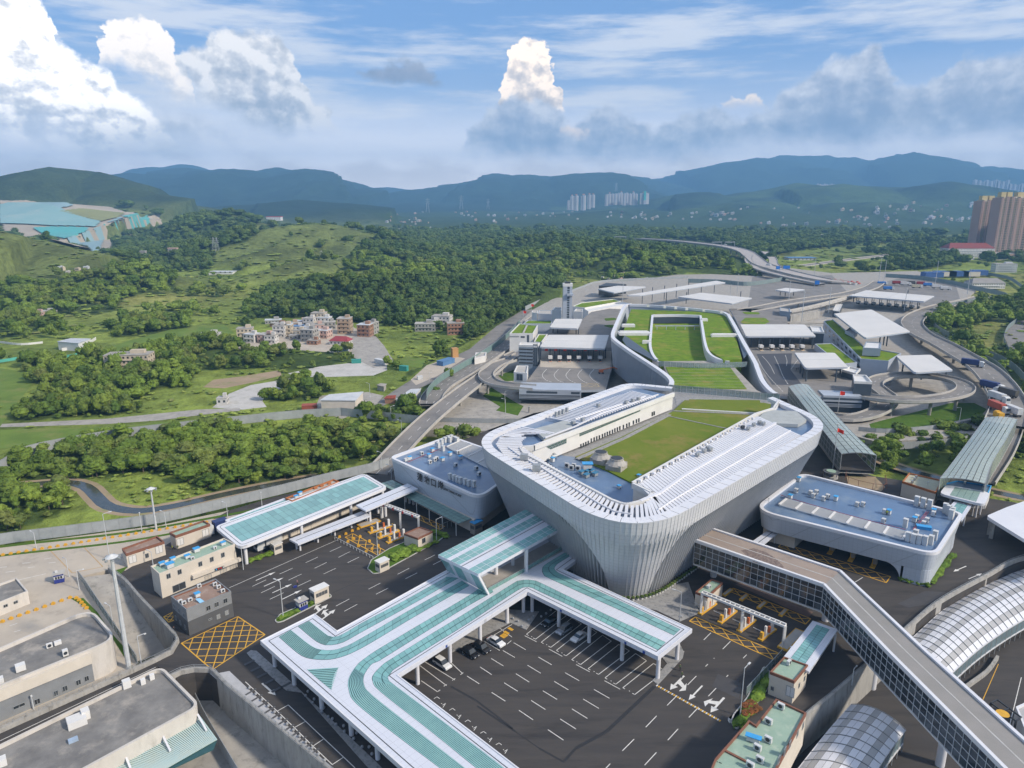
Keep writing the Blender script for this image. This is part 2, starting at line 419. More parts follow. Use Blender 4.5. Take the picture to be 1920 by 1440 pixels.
def terrain_h(x,y):
 x=np.asarray(x,float);y=np.asarray(y,float)
 r=np.hypot(x,y)
 h=np.full(x.shape,GZ)
 nl=fbm(x/420.,y/420.,5,5,True)-.55;ns=fbm(x/90.,y/90.,4,9,True)-.55
 nlb=fbm(x/1000.+3,y/1000.,6,7,True)-.55
 for P,w,rg in SEG:
  x0=min(p.x for p in P)-w;x1=max(p.x for p in P)+w;y0=min(p.y for p in P)-w;y1=max(p.y for p in P)+w
  m=(x>x0)&(x<x1)&(y>y0)&(y<y1)
  if not m.any():continue
  X,Y=x[m],y[m];bd=np.full(X.shape,1e9);bz=np.zeros(X.shape)
  for a,b in zip(P[:-1],P[1:]):
   dx,dy=b.x-a.x,b.y-a.y;t=np.clip(((X-a.x)*dx+(Y-a.y)*dy)/(dx*dx+dy*dy),0,1)
   d=np.hypot(X-a.x-t*dx,Y-a.y-t*dy);z=a.z+(b.z-a.z)*t;k=d<bd
   bd=np.where(k,d,bd);bz=np.where(k,z,bz)
  t=bd/w
  if w>700:bz=bz*(1+.17*(fbm(X/330.,Y/330.,5,51)-.5))
  t=np.clip(t*(1-rg*.55*(nl[m] if w>300 else ns[m])*np.clip(t*4,0,1)),0,1)
  f=(1-t)**2*(1+2*t) if rg>.2 else (1-t)**1.3
  f=.55*(1-t)**1.4+.45*f
  f=f+rg*((nl[m]*.7+ns[m]*.3)*.42 if w<700 else nlb[m]*.9+nl[m]*.3)*np.clip(t*3,0,1)*(1-t)
  h[m]=np.maximum(h[m],GZ+(bz-GZ)*np.clip(f,0,1))
 return h
def march(u,v):
 d=ray(u,v);lo_=None;t=200.
 ts=200*1.01**np.arange(0,440);X=d[0]*ts;Y=d[1]*ts;Z=CAM_H+d[2]*ts;hh=terrain_h(X,Y);i=np.argmax(Z<hh)
 if not (Z<hh).any():i=len(ts)-1
 a,b=ts[max(i-1,0)],ts[i]
 for _ in range(8):
  c=(a+b)/2
  if CAM_H+d[2]*c<terrain_h(np.array([d[0]*c]),np.array([d[1]*c]))[0]:b=c
  else:a=c
 return Vector((d[0]*b,d[1]*b,CAM_H+d[2]*b))
def inpoly(px,py,poly):
 c=np.zeros(px.shape,bool);n=len(poly)
 for i in range(n):
  x1,y1=poly[i];x2,y2=poly[(i+1)%n]
  if y1==y2:continue
  k=((y1>py) != (y2>py))&(px<(x2-x1)*(py-y1)/(y2-y1)+x1);c ^= k
 return c
def onmap(X,Y,poly_px,z=GZ):
 "inside a surveyed valley plot"
 return inpoly(X,Y,[tuple(at(u,v,z).xy) for u,v in poly_px])
# the site (no trees, ground kept low under the slabs)
SITE=[(-900,1040),(0,1010),(250,985),(400,950),(700,880),(760,812),(800,760),(830,720),(900,665),(930,640),(1000,580),(1060,548),(1110,530),(1180,528),(1290,512),(1430,518),(1420,490),(1200,448),(1290,448),(1400,470),(1440,500),(1560,512),(1720,508),(1830,545),(1790,575),(1720,592),(1725,625),(1800,670),(1880,730),(1900,790),(1850,880),(1830,925),(1990,960),(2400,1100),(2400,1700),(-900,1700)]
FOREST=[
 [(455,612),(475,560),(560,535),(640,526),(760,520),(960,500),(1060,515),(1050,562),(1000,590),(950,615),(880,632),(780,612),(700,608),(560,606)],
 [(40,850),(100,826),(200,815),(320,806),(500,792),(640,795),(735,815),(728,845),(690,885),(640,900),(540,905),(470,930),(400,925),(300,885),(200,895),(60,905),(20,880)],
 [(0,590),(40,586),(110,606),(90,626),(43,626),(0,636)],
 [(206,613),(293,593),(363,600),(360,613),(293,626),(213,633)],
 [(40,683),(133,666),(213,673),(260,653),(253,643),(300,636),(376,630),(410,646),(466,653),(550,653),(640,656),(700,660),(666,696),(640,690),(550,693),(500,690),(366,696),(353,730),(300,726),(260,750),(273,770),(200,780),(100,786),(33,790),(23,783),(110,726),(46,716)],
 [(313,583),(333,571),(360,576),(353,593),(320,593)],
 [(0,546),(60,533),(110,520),(213,513),(330,526),(326,545),(283,546),(233,560),(213,586),(133,593),(66,590),(0,586)],
 [(205,520),(230,462),(330,420),(420,398),(480,415),(470,450),(400,470),(400,505),(330,510)],
 [(0,925),(110,908),(135,940),(130,985),(60,1000),(0,1000)],
 [(488,752),(500,722),(560,702),(600,705),(632,735),(600,752)],
 [(640,705),(720,698),(735,712),(650,722)],
 [(668,792),(680,765),(780,738),(815,740),(790,765),(790,790)],
 [(640,505),(700,450),(740,425),(700,400),(900,395),(1060,402),(1200,392),(1920,385),(1920,430),(1790,440),(1640,455),(1500,470),(1440,480),(1400,500),(1420,520),(1290,512),(1180,528),(1060,520),(900,505),(760,520)],
 [(1650,500),(1700,485),(1790,480),(1800,492),(1720,508)],
 [(1735,600),(1800,585),(1940,545),(1940,610),(1860,600),(1800,618)],
 [(1735,600),(1760,590),(1850,660),(1880,650),(1940,660),(1940,730),(1860,712),(1760,645)],
 [(1610,800),(1700,790),(1760,810),(1740,850),(1680,880),(1640,860)],
 [(1880,770),(1950,740),(1990,860),(1900,860),(1870,830)],
 [(880,600),(960,565),(990,560),(960,600),(900,655),(860,700),(790,735),(760,700),(800,680),(860,640)],
 [(0,880),(40,850),(60,880),(30,905),(0,905)],
 ]
CLEAR=[
 [(395,760),(440,725),(560,700),(640,680),(730,690),(760,700),(740,722),(640,735),(620,700),(600,702),(500,715),(480,765)],
 [(790,690),(880,640),(960,600),(930,650),(860,700),(800,720),(720,770),(700,760),(760,715)],
 [(480,596),(600,596),(700,610),(710,660),(620,655),(480,650),(430,640)],
 [(590,762),(600,738),(690,735),(680,765)],[(720,755),(735,735),(800,728),(790,748)],
 [(100,640),(190,630),(190,660),(120,680),(0,668),(0,640)],[(208,690),(212,668),(262,668),(266,692)],
 [(0,1010),(140,950),(180,905),(200,930),(280,950),(420,935),(700,875),(690,860),(560,905),(420,945),(300,985),(0,1030)],
 [(0,800),(200,790),(420,770),(640,765),(640,800),(400,805),(200,820),(0,850)],
 [(130,905),(170,915),(165,965),(130,985)],
 ]
COLS=dict(forest=(.045,.075,.02),meadow=(.215,.27,.055),dry=(.28,.25,.09),hill=(.165,.20,.06),mount=(.026,.05,.032),dirt=(.28,.22,.15))
def classify(X,Y,Z):
 r=np.hypot(X,Y)
 f=np.zeros(X.shape);U,V=pj(X,Y,Z);ok=Y>50
 for P in FOREST:f[inpoly(U,V,P)&ok]=1
 for P in CLEAR:f[inpoly(U,V,P)&ok]=0
 return f
def build_terrain():
 rs=[0.1,20,40,60]
 while rs[-1]<10900:rs.append(rs[-1]*1.0125 if rs[-1]>150 else rs[-1]+8)
 rs=np.array(rs)
 a=list(np.arange(-180,-52,4.0))+list(np.arange(-52,52,.26))+list(np.arange(52,180,4.0));a=np.radians(np.array(a))
 A,Q=np.meshgrid(a,rs);X=np.sin(A)*Q;Y=np.cos(A)*Q
 Z=terrain_h(X.ravel(),Y.ravel()).reshape(X.shape)
 rr=np.hypot(X,Y)
 site=inpoly(X.ravel(),Y.ravel(),[tuple(at(u,v,0).xy) for u,v in SITE]).reshape(X.shape)&(Z<6)
 Z=np.where(site&(rr<900),-3.2,Z);Z=np.where(site&(rr<260),-10.0,Z);Z=np.where(rr<150,-10.0,Z)
 nr,na=X.shape
 V=np.stack([X,Y,Z],-1).reshape(-1,3)
 i=np.arange(nr-1)[:,None]*na;j=np.arange(na)[None,:];j2=(j+1)%na
 F=np.stack([i+j,i+j2,i+na+j2,i+na+j],-1).reshape(-1,4)
 me=bpy.data.meshes.new('terrain');me.from_pydata(V.tolist(),[],F.tolist())
 x,y,z=V.T;r=np.hypot(x,y)
 f=classify(x,y,z)
 n1=fbm(x/60.,y/60.,4,21);n2=fbm(x/240.,y/240.,4,31);n3=fbm(x/18.,y/18.,3,41)
 c={k:np.array(v) for k,v in COLS.items()}
 up=np.clip((z-GZ-3)/12,0,1)[:,None]
 g=c['meadow']*(1-n1[:,None]*.0)
 dry=np.clip((n2-.52)*6,0,1)[:,None];g=g*(1-dry*.6)+c['dry']*dry*.6
 sc=np.clip((n1-.5)*5,0,1)[:,None];g=g*(1-sc*.45)+np.array((.06,.1,.025))*sc*.45
 hl=c['hill']*(1-.35*np.clip((n1-.45)*6,0,1)[:,None])
 g=g*(1-up)+hl*up
 far=np.maximum(np.clip((r-2300)/900,0,1),np.clip((z-55)/40,0,1)*(r>1950)*.8)[:,None];mt=c['mount']*(1+.5*(n2[:,None]-.5))
 g=g*(1-far)+mt*far
 pl=((r>1400)&(z<12))[:,None]*np.clip((n1-.5)*6,0,1)[:,None];g=g*(1-pl*.5)+np.array((.16,.20,.06))*pl*.5
 pw=((r>1400)&(z<12))[:,None]*np.clip((.52-n1)*8,0,1)[:,None];g=g*(1-pw*.8)+np.array((.03,.055,.02))*pw*.8
 lg=((y>3400)&(y<5600)&(x>300))[:,None]*np.clip((n2-.35)*3,0,1)[:,None]
 g=g*(1-lg*.7)+np.array((.085,.135,.04))*lg*.7
 g=g*(1-f[:,None]*.85)+c['forest']*f[:,None]*.85
 ca=me.color_attributes.new('ground_tone','FLOAT_COLOR','POINT');ca.data.foreach_set('color',np.concatenate([g,np.ones((len(g),1))],1).ravel())
 me.polygons.foreach_set('use_smooth',[True]*len(me.polygons))
 o=bpy.data.objects.new('terrain',me);COL.objects.link(o);o['kind']='structure'
 m=bpy.data.materials.new('terrain');m.use_nodes=True;t=m.node_tree;p=t.nodes['Principled BSDF'];p.inputs['Roughness'].default_value=.95;p.inputs['Specular IOR Level'].default_value=.1
 at_=t.nodes.new('ShaderNodeAttribute');at_.attribute_name='ground_tone'
 gm=t.nodes.new('ShaderNodeNewGeometry')
 def nz(s,d,lo_,hi_):
  n=t.nodes.new('ShaderNodeTexNoise');n.inputs['Scale'].default_value=s;n.inputs['Detail'].default_value=d;n.inputs['Roughness'].default_value=.68;t.links.new(gm.outputs['Position'],n.inputs['Vector'])
  q=t.nodes.new('ShaderNodeMapRange');q.inputs['From Min'].default_value=.3;q.inputs['From Max'].default_value=.7;q.inputs['To Min'].default_value=lo_;q.inputs['To Max'].default_value=hi_;t.links.new(n.outputs[0],q.inputs['Value']);return q.outputs[0],n.outputs[0]
 a1,h1=nz(.12,8,.55,1.35);a2,h2=nz(.012,8,.7,1.25)
 mu=t.nodes.new('ShaderNodeMath');mu.operation='MULTIPLY';t.links.new(a1,mu.inputs[0]);t.links.new(a2,mu.inputs[1])
 vm=t.nodes.new('ShaderNodeVectorMath');vm.operation='SCALE';t.links.new(at_.outputs['Color'],vm.inputs[0]);t.links.new(mu.outputs[0],vm.inputs['Scale'])
 t.links.new(vm.outputs[0],p.inputs['Base Color'])
 b=t.nodes.new('ShaderNodeBump');b.inputs['Strength'].default_value=.6;b.inputs['Distance'].default_value=1.2;t.links.new(h1,b.inputs['Height']);
 b2=t.nodes.new('ShaderNodeBump');b2.inputs['Strength'].default_value=.7;b2.inputs['Distance'].default_value=14;t.links.new(h2,b2.inputs['Height']);t.links.new(b.outputs[0],b2.inputs['Normal'])
 t.links.new(b2.outputs[0],p.inputs['Normal'])
 me.materials.append(m)
 return o
terrain=build_terrain()

# --- vegetation
def leaf_mat(name,cols):
 m=bpy.data.materials.new(name);m.use_nodes=True;t=m.node_tree;p=t.nodes['Principled BSDF'];p.inputs['Roughness'].default_value=.75;p.inputs['Specular IOR Level'].default_value=.15
 oi=t.nodes.new('ShaderNodeObjectInfo');r=t.nodes.new('ShaderNodeValToRGB');e=r.color_ramp.elements
 e[0].color=(*cols[0],1);e[1].color=(*cols[-1],1)
 for i,c in enumerate(cols[1:-1]):q=e.new((i+1)/(len(cols)-1));q.color=(*c,1)
 t.links.new(oi.outputs['Random'],r.inputs[0])
 gm=t.nodes.new('ShaderNodeNewGeometry');n=t.nodes.new('ShaderNodeTexNoise');n.inputs['Scale'].default_value=.8;n.inputs['Detail'].default_value=5;t.links.new(gm.outputs['Position'],n.inputs['Vector'])
 q=t.nodes.new('ShaderNodeMapRange');q.inputs['From Min'].default_value=.3;q.inputs['From Max'].default_value=.7;q.inputs['To Min'].default_value=.6;q.inputs['To Max'].default_value=1.4;t.links.new(n.outputs[0],q.inputs['Value'])
 nl=t.nodes.new('ShaderNodeTexNoise');nl.inputs['Scale'].default_value=.022;nl.inputs['Detail'].default_value=3;t.links.new(gm.outputs['Position'],nl.inputs['Vector'])
 ql=t.nodes.new('ShaderNodeMapRange');ql.inputs['From Min'].default_value=.46;ql.inputs['From Max'].default_value=.64;ql.inputs['To Max'].default_value=.6;t.links.new(nl.outputs[0],ql.inputs['Value'])
 ml=t.nodes.new('ShaderNodeMix');ml.data_type='RGBA';t.links.new(ql.outputs[0],ml.inputs[0]);t.links.new(r.outputs[0],ml.inputs[6]);ml.inputs[7].default_value=(*[c*1.5 for c in cols[1]],1)
 vm=t.nodes.new('ShaderNodeVectorMath');vm.operation='SCALE';t.links.new(ml.outputs[2],vm.inputs[0]);t.links.new(q.outputs[0],vm.inputs['Scale']);t.links.new(vm.outputs[0],p.inputs['Base Color'])
 return m
M_LEAF=leaf_mat('foliage',[(.055,.095,.016),(.115,.165,.024),(.066,.115,.020),(.155,.205,.032),(.085,.125,.028),(.13,.15,.04)])
M_LEAFD=leaf_mat('foliage_dark',[(.036,.068,.018),(.075,.115,.026),(.045,.085,.018),(.095,.13,.03),(.055,.09,.024)])
M_SHRUB=leaf_mat('shrub',[(.12,.18,.03),(.20,.25,.05),(.14,.20,.04),(.22,.23,.08)])
M_BARK=mat('bark',(.12,.09,.065),rough=.9,scale=3)
def crown_mesh(name,seed,lobes=7,leaves=170,flat=1.0,m=None):
 rnd=random.Random(seed);bm=bmesh.new()
 cs=[]
 for k in range(lobes):
  a=rnd.uniform(0,6.28);rad=rnd.uniform(.05,.36) if k else 0;z=rnd.uniform(.42,.82) if k else .62
  c=Vector((math.cos(a)*rad,math.sin(a)*rad,z));s=rnd.uniform(.18,.30) if k else .36;cs.append((c,s))
  r=bmesh.ops.create_icosphere(bm,subdivisions=2 if s>.24 else 1,radius=s)
  for v in r['verts']:
   n=v.co.normalized();j=1+.22*math.sin(n.x*9+seed+k)*math.cos(n.y*8+k)+rnd.uniform(-.16,.16)
   v.co=Vector((v.co.x*j,v.co.y*j,v.co.z*j*.8*flat))+c
 for _ in range(leaves):
  c,s=rnd.choice(cs);d=Vector((rnd.gauss(0,1),rnd.gauss(0,1),rnd.gauss(.35,.8))).normalized()
  p=c+Vector((d.x,d.y,d.z*.8*flat))*s*rnd.uniform(.92,1.3);q=rnd.uniform(.025,.06)
  t=d.orthogonal().normalized();t.rotate(Matrix.Rotation(rnd.uniform(0,6.28),3,d));b=d.cross(t)
  d2=(d*.7+Vector((rnd.uniform(-.6,.6),rnd.uniform(-.6,.6),.2))).normalized()
  v=[bm.verts.new(p+t*q),bm.verts.new(p+d2*q*1.3),bm.verts.new(p-t*q),bm.verts.new(p-d2*q*.4+b*q)]
  bm.faces.new(v)
 me=bpy.data.meshes.new(name);bm.to_mesh(me);bm.free();me.materials.append(m or M_LEAF);return me
def trunk_mesh(name,seed):
 rnd=random.Random(seed);mb=MB()
 mb.tube([(0,0,-.05),(.01,.01,.3),(.02,-.01,.6)],[.035,.026,.012],6)
 for k in range(4):
  a=k*1.6+rnd.random();mb.tube([(.01,.01,.28),(math.cos(a)*.14,math.sin(a)*.14,.5),(math.cos(a)*.24,math.sin(a)*.24,.64)],[.016,.011,.005],4)
 me=bpy.data.meshes.new(name);me.from_pydata(mb.v,[],mb.f);me.materials.append(M_BARK);return me
CROWNS=[crown_mesh('crown',s,lobes=l,leaves=n,flat=fl) for s,l,n,fl in ((1,9,420,1),(2,7,360,.9),(3,11,460,1.15),(4,6,340,.8))]
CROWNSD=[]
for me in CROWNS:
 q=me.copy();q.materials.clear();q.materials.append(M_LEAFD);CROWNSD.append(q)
TRUNKS=[trunk_mesh('trunk',s) for s in range(4)]
SHRUBS=[crown_mesh('shrub',s+20,lobes=4,leaves=60,flat=.7,m=M_SHRUB) for s in range(2)]
def scatter(name,pts,rot,scl,kinds,sources,kind='stuff'):
 me=bpy.data.meshes.new(name);me.from_pydata([tuple(p) for p in pts],[],[])
 a=me.attributes.new('turn','FLOAT','POINT');a.data.foreach_set('value',np.asarray(rot,float))
 a=me.attributes.new('size','FLOAT_VECTOR','POINT');a.data.foreach_set('vector',np.asarray(scl,float).ravel())
 a=me.attributes.new('sort','INT','POINT');a.data.foreach_set('value',np.asarray(kinds,np.int32))
 o=bpy.data.objects.new(name,me);COL.objects.link(o);o['kind']=kind
 ng=bpy.data.node_groups.new(name,'GeometryNodeTree');ng.interface.new_socket('Geometry',in_out='INPUT',socket_type='NodeSocketGeometry');ng.interface.new_socket('Geometry',in_out='OUTPUT',socket_type='NodeSocketGeometry')
 gi=ng.nodes.new('NodeGroupInput');go=ng.nodes.new('NodeGroupOutput');ip=ng.nodes.new('GeometryNodeInstanceOnPoints')
 jn=ng.nodes.new('GeometryNodeJoinGeometry')
 for k,sm in reversed(list(enumerate(sources))):
  so=bpy.data.objects.new(name+'_source',sm);so['kind']='stuff'
  oi=ng.nodes.new('GeometryNodeObjectInfo');oi.inputs['Object'].default_value=so;oi.inputs['As Instance'].default_value=True
  ng.links.new(oi.outputs['Geometry'],jn.inputs[0])
 def attr(nm,ty):
  n=ng.nodes.new('GeometryNodeInputNamedAttribute');n.data_type=ty;n.inputs['Name'].default_value=nm;return n.outputs['Attribute']
 cx=ng.nodes.new('ShaderNodeCombineXYZ');ng.links.new(attr('turn','FLOAT'),cx.inputs[2])
 e2=ng.nodes.new('FunctionNodeEulerToRotation');ng.links.new(cx.outputs[0],e2.inputs[0])
 ng.links.new(gi.outputs[0],ip.inputs['Points']);ng.links.new(jn.outputs[0],ip.inputs['Instance']);ip.inputs['Pick Instance'].default_value=True
 ng.links.new(attr('sort','INT'),ip.inputs['Instance Index']);ng.links.new(e2.outputs[0],ip.inputs['Rotation']);ng.links.new(attr('size','FLOAT_VECTOR'),ip.inputs['Scale'])
 ng.links.new(ip.outputs[0],go.inputs[0]);md=o.modifiers.new('scatter','NODES');md.node_group=ng
 return o
def log_points(r0,r1,k,a0=-52.,a1=52.,smin=0.):
 "even ground cover whose spacing grows with distance"
 X=[];Y=[];S=[];r=r0
 while r<r1:
  s=max(k*r,smin);n=int(math.radians(a1-a0)*r/s)
  a=np.radians(a0)+(np.arange(n)+NP.random(n))*s/r;q=r+(NP.random(n)-.5)*s*1.1
  X.append(np.sin(a)*q);Y.append(np.cos(a)*q);S.append(np.full(n,s));r+=s
 return np.concatenate(X),np.concatenate(Y),np.concatenate(S)
KEEP=[]  # plots without trees, filled by the builders below
def plant():
 site=[tuple(at(u,v,0).xy) for u,v in SITE]
 X,Y,S=log_points(165,2600,.0088,smin=3.8)
 Z=terrain_h(X,Y);f=classify(X,Y,Z)
 insite=inpoly(X,Y,site)
 n1=fbm(X/45.,Y/45.,4,77);n2=fbm(X/150.,Y/150.,3,78)
 up=Z-GZ>4
 U,V=pj(X,Y,Z);dense=inpoly(U,V,FOREST[0])|(V>775)|(np.hypot(X,Y)>1100)
 p=np.where(f>0,np.where(dense,.93,np.clip(.95-.9*np.clip((n1-.455)*7,0,1),.06,1)),np.clip((n1-.62)*3,0,.4))
 far=np.hypot(X,Y)>1500
 fade=np.clip((2500-np.hypot(X,Y))/700,0,1)
 p=np.where(up&(f<1),np.clip((n1-.60)*1.2,0,.12),p)
 lo_hill=(Z>25)&~far;p=np.where(lo_hill&(f<1),p*.4,p)
 p=np.where(far&(f<1),np.clip((n2-.42)*3,0.05,.8),p)
 p=p*fade
 uu,vv=pj(X,Y,Z)
 tip=inpoly(uu,vv,[(0,372),(90,378),(150,384),(235,396),(345,414),(300,434),(250,438),(215,448),(207,474),(160,472),(100,457),(60,445),(0,438)])&(Y>900)&(Y<2300)
 for P in ([(1600,830),(1680,818),(1865,806),(1850,868),(1760,880),(1640,892),(1575,862)],[(812,840),(850,815),(925,815),(900,835),(850,838)]):g=onmap(X,Y,P,-3);insite &= ~g;p=np.where(g,.55,p)
 ok=(NP.random(len(X))<p)&~insite&~tip
 for poly in KEEP:ok &= ~inpoly(X,Y,poly)
 for P in CLEAR:ok &= ~onmap(X,Y,P)
 X,Y,Z,S,f,n1=(q[ok] for q in (X,Y,Z,S,f,n1))
 U,V=pj(X,Y,Z+4)
 s=S*(.6+NP.random(len(X))**2.2*1.5);hgt=np.minimum(s,7+S*.5)*(.7+NP.random(len(X))*.55)
 small=(V>780);s=np.where(small,s*(.8+.5*n1),s);hgt=np.where(small,hgt*.85,hgt)
 rot=NP.random(len(X))*6.28;knd=NP.integers(0,4,len(X))
 r=np.hypot(X,Y);vis=(U>-20)&(U<1940)&(V<1440)
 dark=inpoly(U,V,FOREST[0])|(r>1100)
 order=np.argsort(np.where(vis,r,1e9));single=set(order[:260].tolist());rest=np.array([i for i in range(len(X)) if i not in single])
 proto=None
 for n,i in enumerate(sorted(single,key=lambda q:r[q])):
  if V[i]>905:lb='broad green tree in the clump left of the stream below the border fence';gr='trees left of the stream'
  elif U[i]>1500:lb='leafy green tree beside the covered ramps on the right';gr='trees beside the right ramps'
  elif r[i]<320:lb='dense green tree in the thicket between border fence and grey wall';gr='trees in the thicket behind the border fence'
  else:lb='leafy green tree in the valley beyond the grey wall';gr='trees in the valley beyond the wall'
  root=thing('broadleaf_tree',lb,'tree',(X[i],Y[i],Z[i]),gr,rot[i])
  root.scale=(s[i],s[i],hgt[i]*1.15)
  for nm,me in (('crown',CROWNS[knd[i]]),('trunk',TRUNKS[knd[i]])):
   c=bpy.data.objects.new(nm,me);COL.objects.link(c);c.parent=root
 pts=np.stack([X,Y,Z-.3],1);sc=np.stack([s*(.85+.4*NP.random(len(X))),s,hgt*1.15],1)
 d=np.array([dark[i] for i in rest])
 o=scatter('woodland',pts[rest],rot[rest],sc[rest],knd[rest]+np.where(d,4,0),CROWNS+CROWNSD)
 # low growth: scrub on meadows and slopes
 X,Y,S=log_points(165,2400,.0125,smin=3.0)
 Z=terrain_h(X,Y);n1=fbm(X/30.,Y/30.,4,90);ok=(NP.random(len(X))<np.clip((n1-.36)*2.2,.05,.75))&~inpoly(X,Y,site)
 for poly in KEEP:ok &= ~inpoly(X,Y,poly)
 for P in CLEAR[:6]+CLEAR[7:8]:ok &= ~onmap(X,Y,P)
 X,Y,Z,S=(q[ok] for q in (X,Y,Z,S));n=len(X);w=S*(.35+NP.random(n)*.65);h=np.minimum(w,1.8+S*.12)*(.5+NP.random(n)*.6)
 scatter('scrub',np.stack([X,Y,Z-.3*h],1),NP.random(n)*6.28,np.stack([w,w,h],1),NP.integers(0,2,n),SHRUBS)
 print('trees',len(rest),'shrubs',n)
# --- materials
M_ASPH=mat('asphalt',(.074,.067,.062),(.058,.054,.053),scale=.5,rough=.85,bump=.25,bscale=5,c3=(.040,.038,.039),s3=.22,spec=.25,stretch=(-.81,(.16,1,1)))
M_ROADW=mat('worn_road',(.25,.235,.22),(.20,.19,.18),scale=.08,rough=.9,bump=.15,c3=(.155,.15,.145),s3=.09,spec=.2)
M_CONC=mat('pale_concrete',(.50,.44,.36),(.42,.37,.31),scale=.09,rough=.9,bump=.15,c3=(.34,.30,.25),s3=.12,spec=.2)
M_CONCG=mat('grey_concrete',(.40,.375,.335),(.31,.29,.265),scale=.25,rough=.9,bump=.15,c3=(.22,.21,.19),s3=.4,spec=.2)
M_CONCW=mat('weathered_concrete',(.40,.385,.36),(.30,.29,.27),scale=.5,rough=.9,c3=(.20,.19,.175),s3=.9,stretch=(0,(1,1,.25)))
M_PAVE=mat('paving',(.33,.325,.32),(.26,.258,.255),scale=.6,rough=.8,c3=(.16,.16,.165),s3=1.2)
M_PAVED=mat('dark_paving',(.10,.10,.105),rough=.8,scale=.6)
M_LINE=mat('road_paint',(.72,.71,.68),(.58,.57,.54),scale=1.2,rough=.7)
M_YEL=mat('yellow_paint',(.72,.40,.035),(.58,.32,.04),scale=.9,rough=.65)
M_KERB=mat('kerb',(.48,.47,.45),rough=.85,scale=.8)
M_LAWN=mat('lawn',(.085,.155,.02),(.06,.12,.018),scale=.35,rough=.95,bump=.5,bscale=4,c3=(.11,.16,.03),s3=.2,spec=.1)
M_GREENROOF=mat('green_roof',(.17,.26,.025),(.10,.175,.02),scale=.22,rough=.95,bump=.5,bscale=3,c3=(.26,.23,.06),s3=.09,spec=.1)
M_WHITE=mat('white_panel',(.72,.72,.74),(.66,.66,.69),scale=.1,rough=.38,spec=.5)
M_WHITEW=mat('warm_white',(.72,.71,.69),(.64,.63,.61),scale=.2,rough=.5)
M_CREAM=mat('cream_render',(.62,.56,.48),(.56,.505,.43),scale=.3,rough=.8)
M_WARM=mat('warm_concrete_wall',(.60,.56,.51),(.52,.485,.44),scale=.25,rough=.8,c3=(.44,.41,.37),s3=.3,stretch=(0,(1,1,.3)))
M_GREYW=mat('dark_grey_wall',(.10,.103,.108),(.085,.088,.092),scale=.3,rough=.6)
M_GREYM=mat('mid_grey_wall',(.24,.25,.26),rough=.6,scale=.3)
M_SKIN=mat('ribbed_skin',(.66,.67,.69),(.50,.525,.575),scale=.12,rough=.42,spec=.5)
M_FIN=mat('fin_metal',(.60,.61,.63),(.53,.55,.58),scale=.3,rough=.42,spec=.5)
M_DARK=mat('dark_recess',(.045,.05,.058),rough=.5,scale=.5)
M_GLASSD=mat('dark_glass',vary=.5,c1=(.03,.036,.042),c2=(.045,.053,.06),scale=.15,rough=.08,spec=.9)
M_GLASSB=mat('blue_glass',(.06,.09,.13),(.045,.07,.10),scale=.2,rough=.12,spec=.8)
M_TEAL=mat('teal_glass',(.22,.43,.42),(.19,.38,.38),vary=.14,scale=.08,rough=.18,spec=.7,c3=(.21,.45,.41),s3=.05)
M_TEALD=mat('teal_louvre',(.30,.55,.52),(.24,.46,.45),scale=.3,rough=.3,spec=.6)
M_TEALK=mat('teal_backing',(.035,.10,.105),rough=.4,scale=.5)
M_ROOFBL=mat('blue_membrane',(.13,.205,.33),(.11,.175,.29),scale=.15,rough=.28,spec=.6,c3=(.20,.26,.34),s3=.12)
M_ROOFGR=mat('grey_roof_felt',(.26,.25,.235),(.16,.155,.15),scale=.22,rough=.9,bump=.2,c3=(.36,.33,.29),s3=.16,spec=.2)
M_ROOFG=mat('green_roof_paint',(.31,.42,.33),(.26,.37,.29),scale=.4,rough=.7,c3=(.38,.46,.37),s3=.6)
M_RUST=mat('red_brown_coping',(.24,.105,.065),(.19,.085,.055),scale=.8,rough=.7)
M_ROOFBR=mat('brown_roof',(.30,.205,.16),(.25,.17,.13),scale=.3,rough=.8,c3=(.38,.30,.25),s3=.5)
M_ACW=mat('unit_white',(.62,.63,.63),rough=.5,scale=1.)
M_ACB=mat('unit_blue_cap',(.06,.36,.72),rough=.45,scale=1.)
M_NAVY=mat('navy_blue',(.03,.045,.24),rough=.4,scale=1.)
M_STEEL=mat('galvanised_steel',(.38,.40,.41),rough=.45,metal=.3,scale=1.)
M_FENCE=mat('fence_panel_grey',(.36,.38,.39),(.28,.30,.31),scale=.3,rough=.7)
M_RED=mat('red_paint',(.55,.03,.02),rough=.5,scale=1.)
M_BROWNR=mat('brown_deck_felt',(.33,.265,.22),(.29,.235,.20),scale=.15,rough=.9,c3=(.25,.20,.17),s3=.3)
M_TAUPE=mat('taupe_deck_felt',(.285,.27,.255),(.25,.24,.225),scale=.2,rough=.85)
M_SOIL=mat('bare_earth',(.36,.27,.18),(.29,.22,.14),scale=.08,rough=.95,bump=.3,c3=(.20,.22,.07),s3=.1)
M_SAND=mat('white_gravel',(.52,.50,.47),(.45,.43,.40),scale=.12,rough=.95,c3=(.36,.35,.31),s3=.2)
M_WATER=mat('stream_water',(.05,.055,.045),(.075,.075,.06),scale=.4,rough=.12,spec=.6,bump=.3,bscale=2)
M_GRASSL=mat('valley_grass',(.15,.22,.045),(.11,.17,.035),scale=.08,rough=.95,c3=(.21,.22,.07),s3=.05,bump=.5,bscale=2,spec=.1)

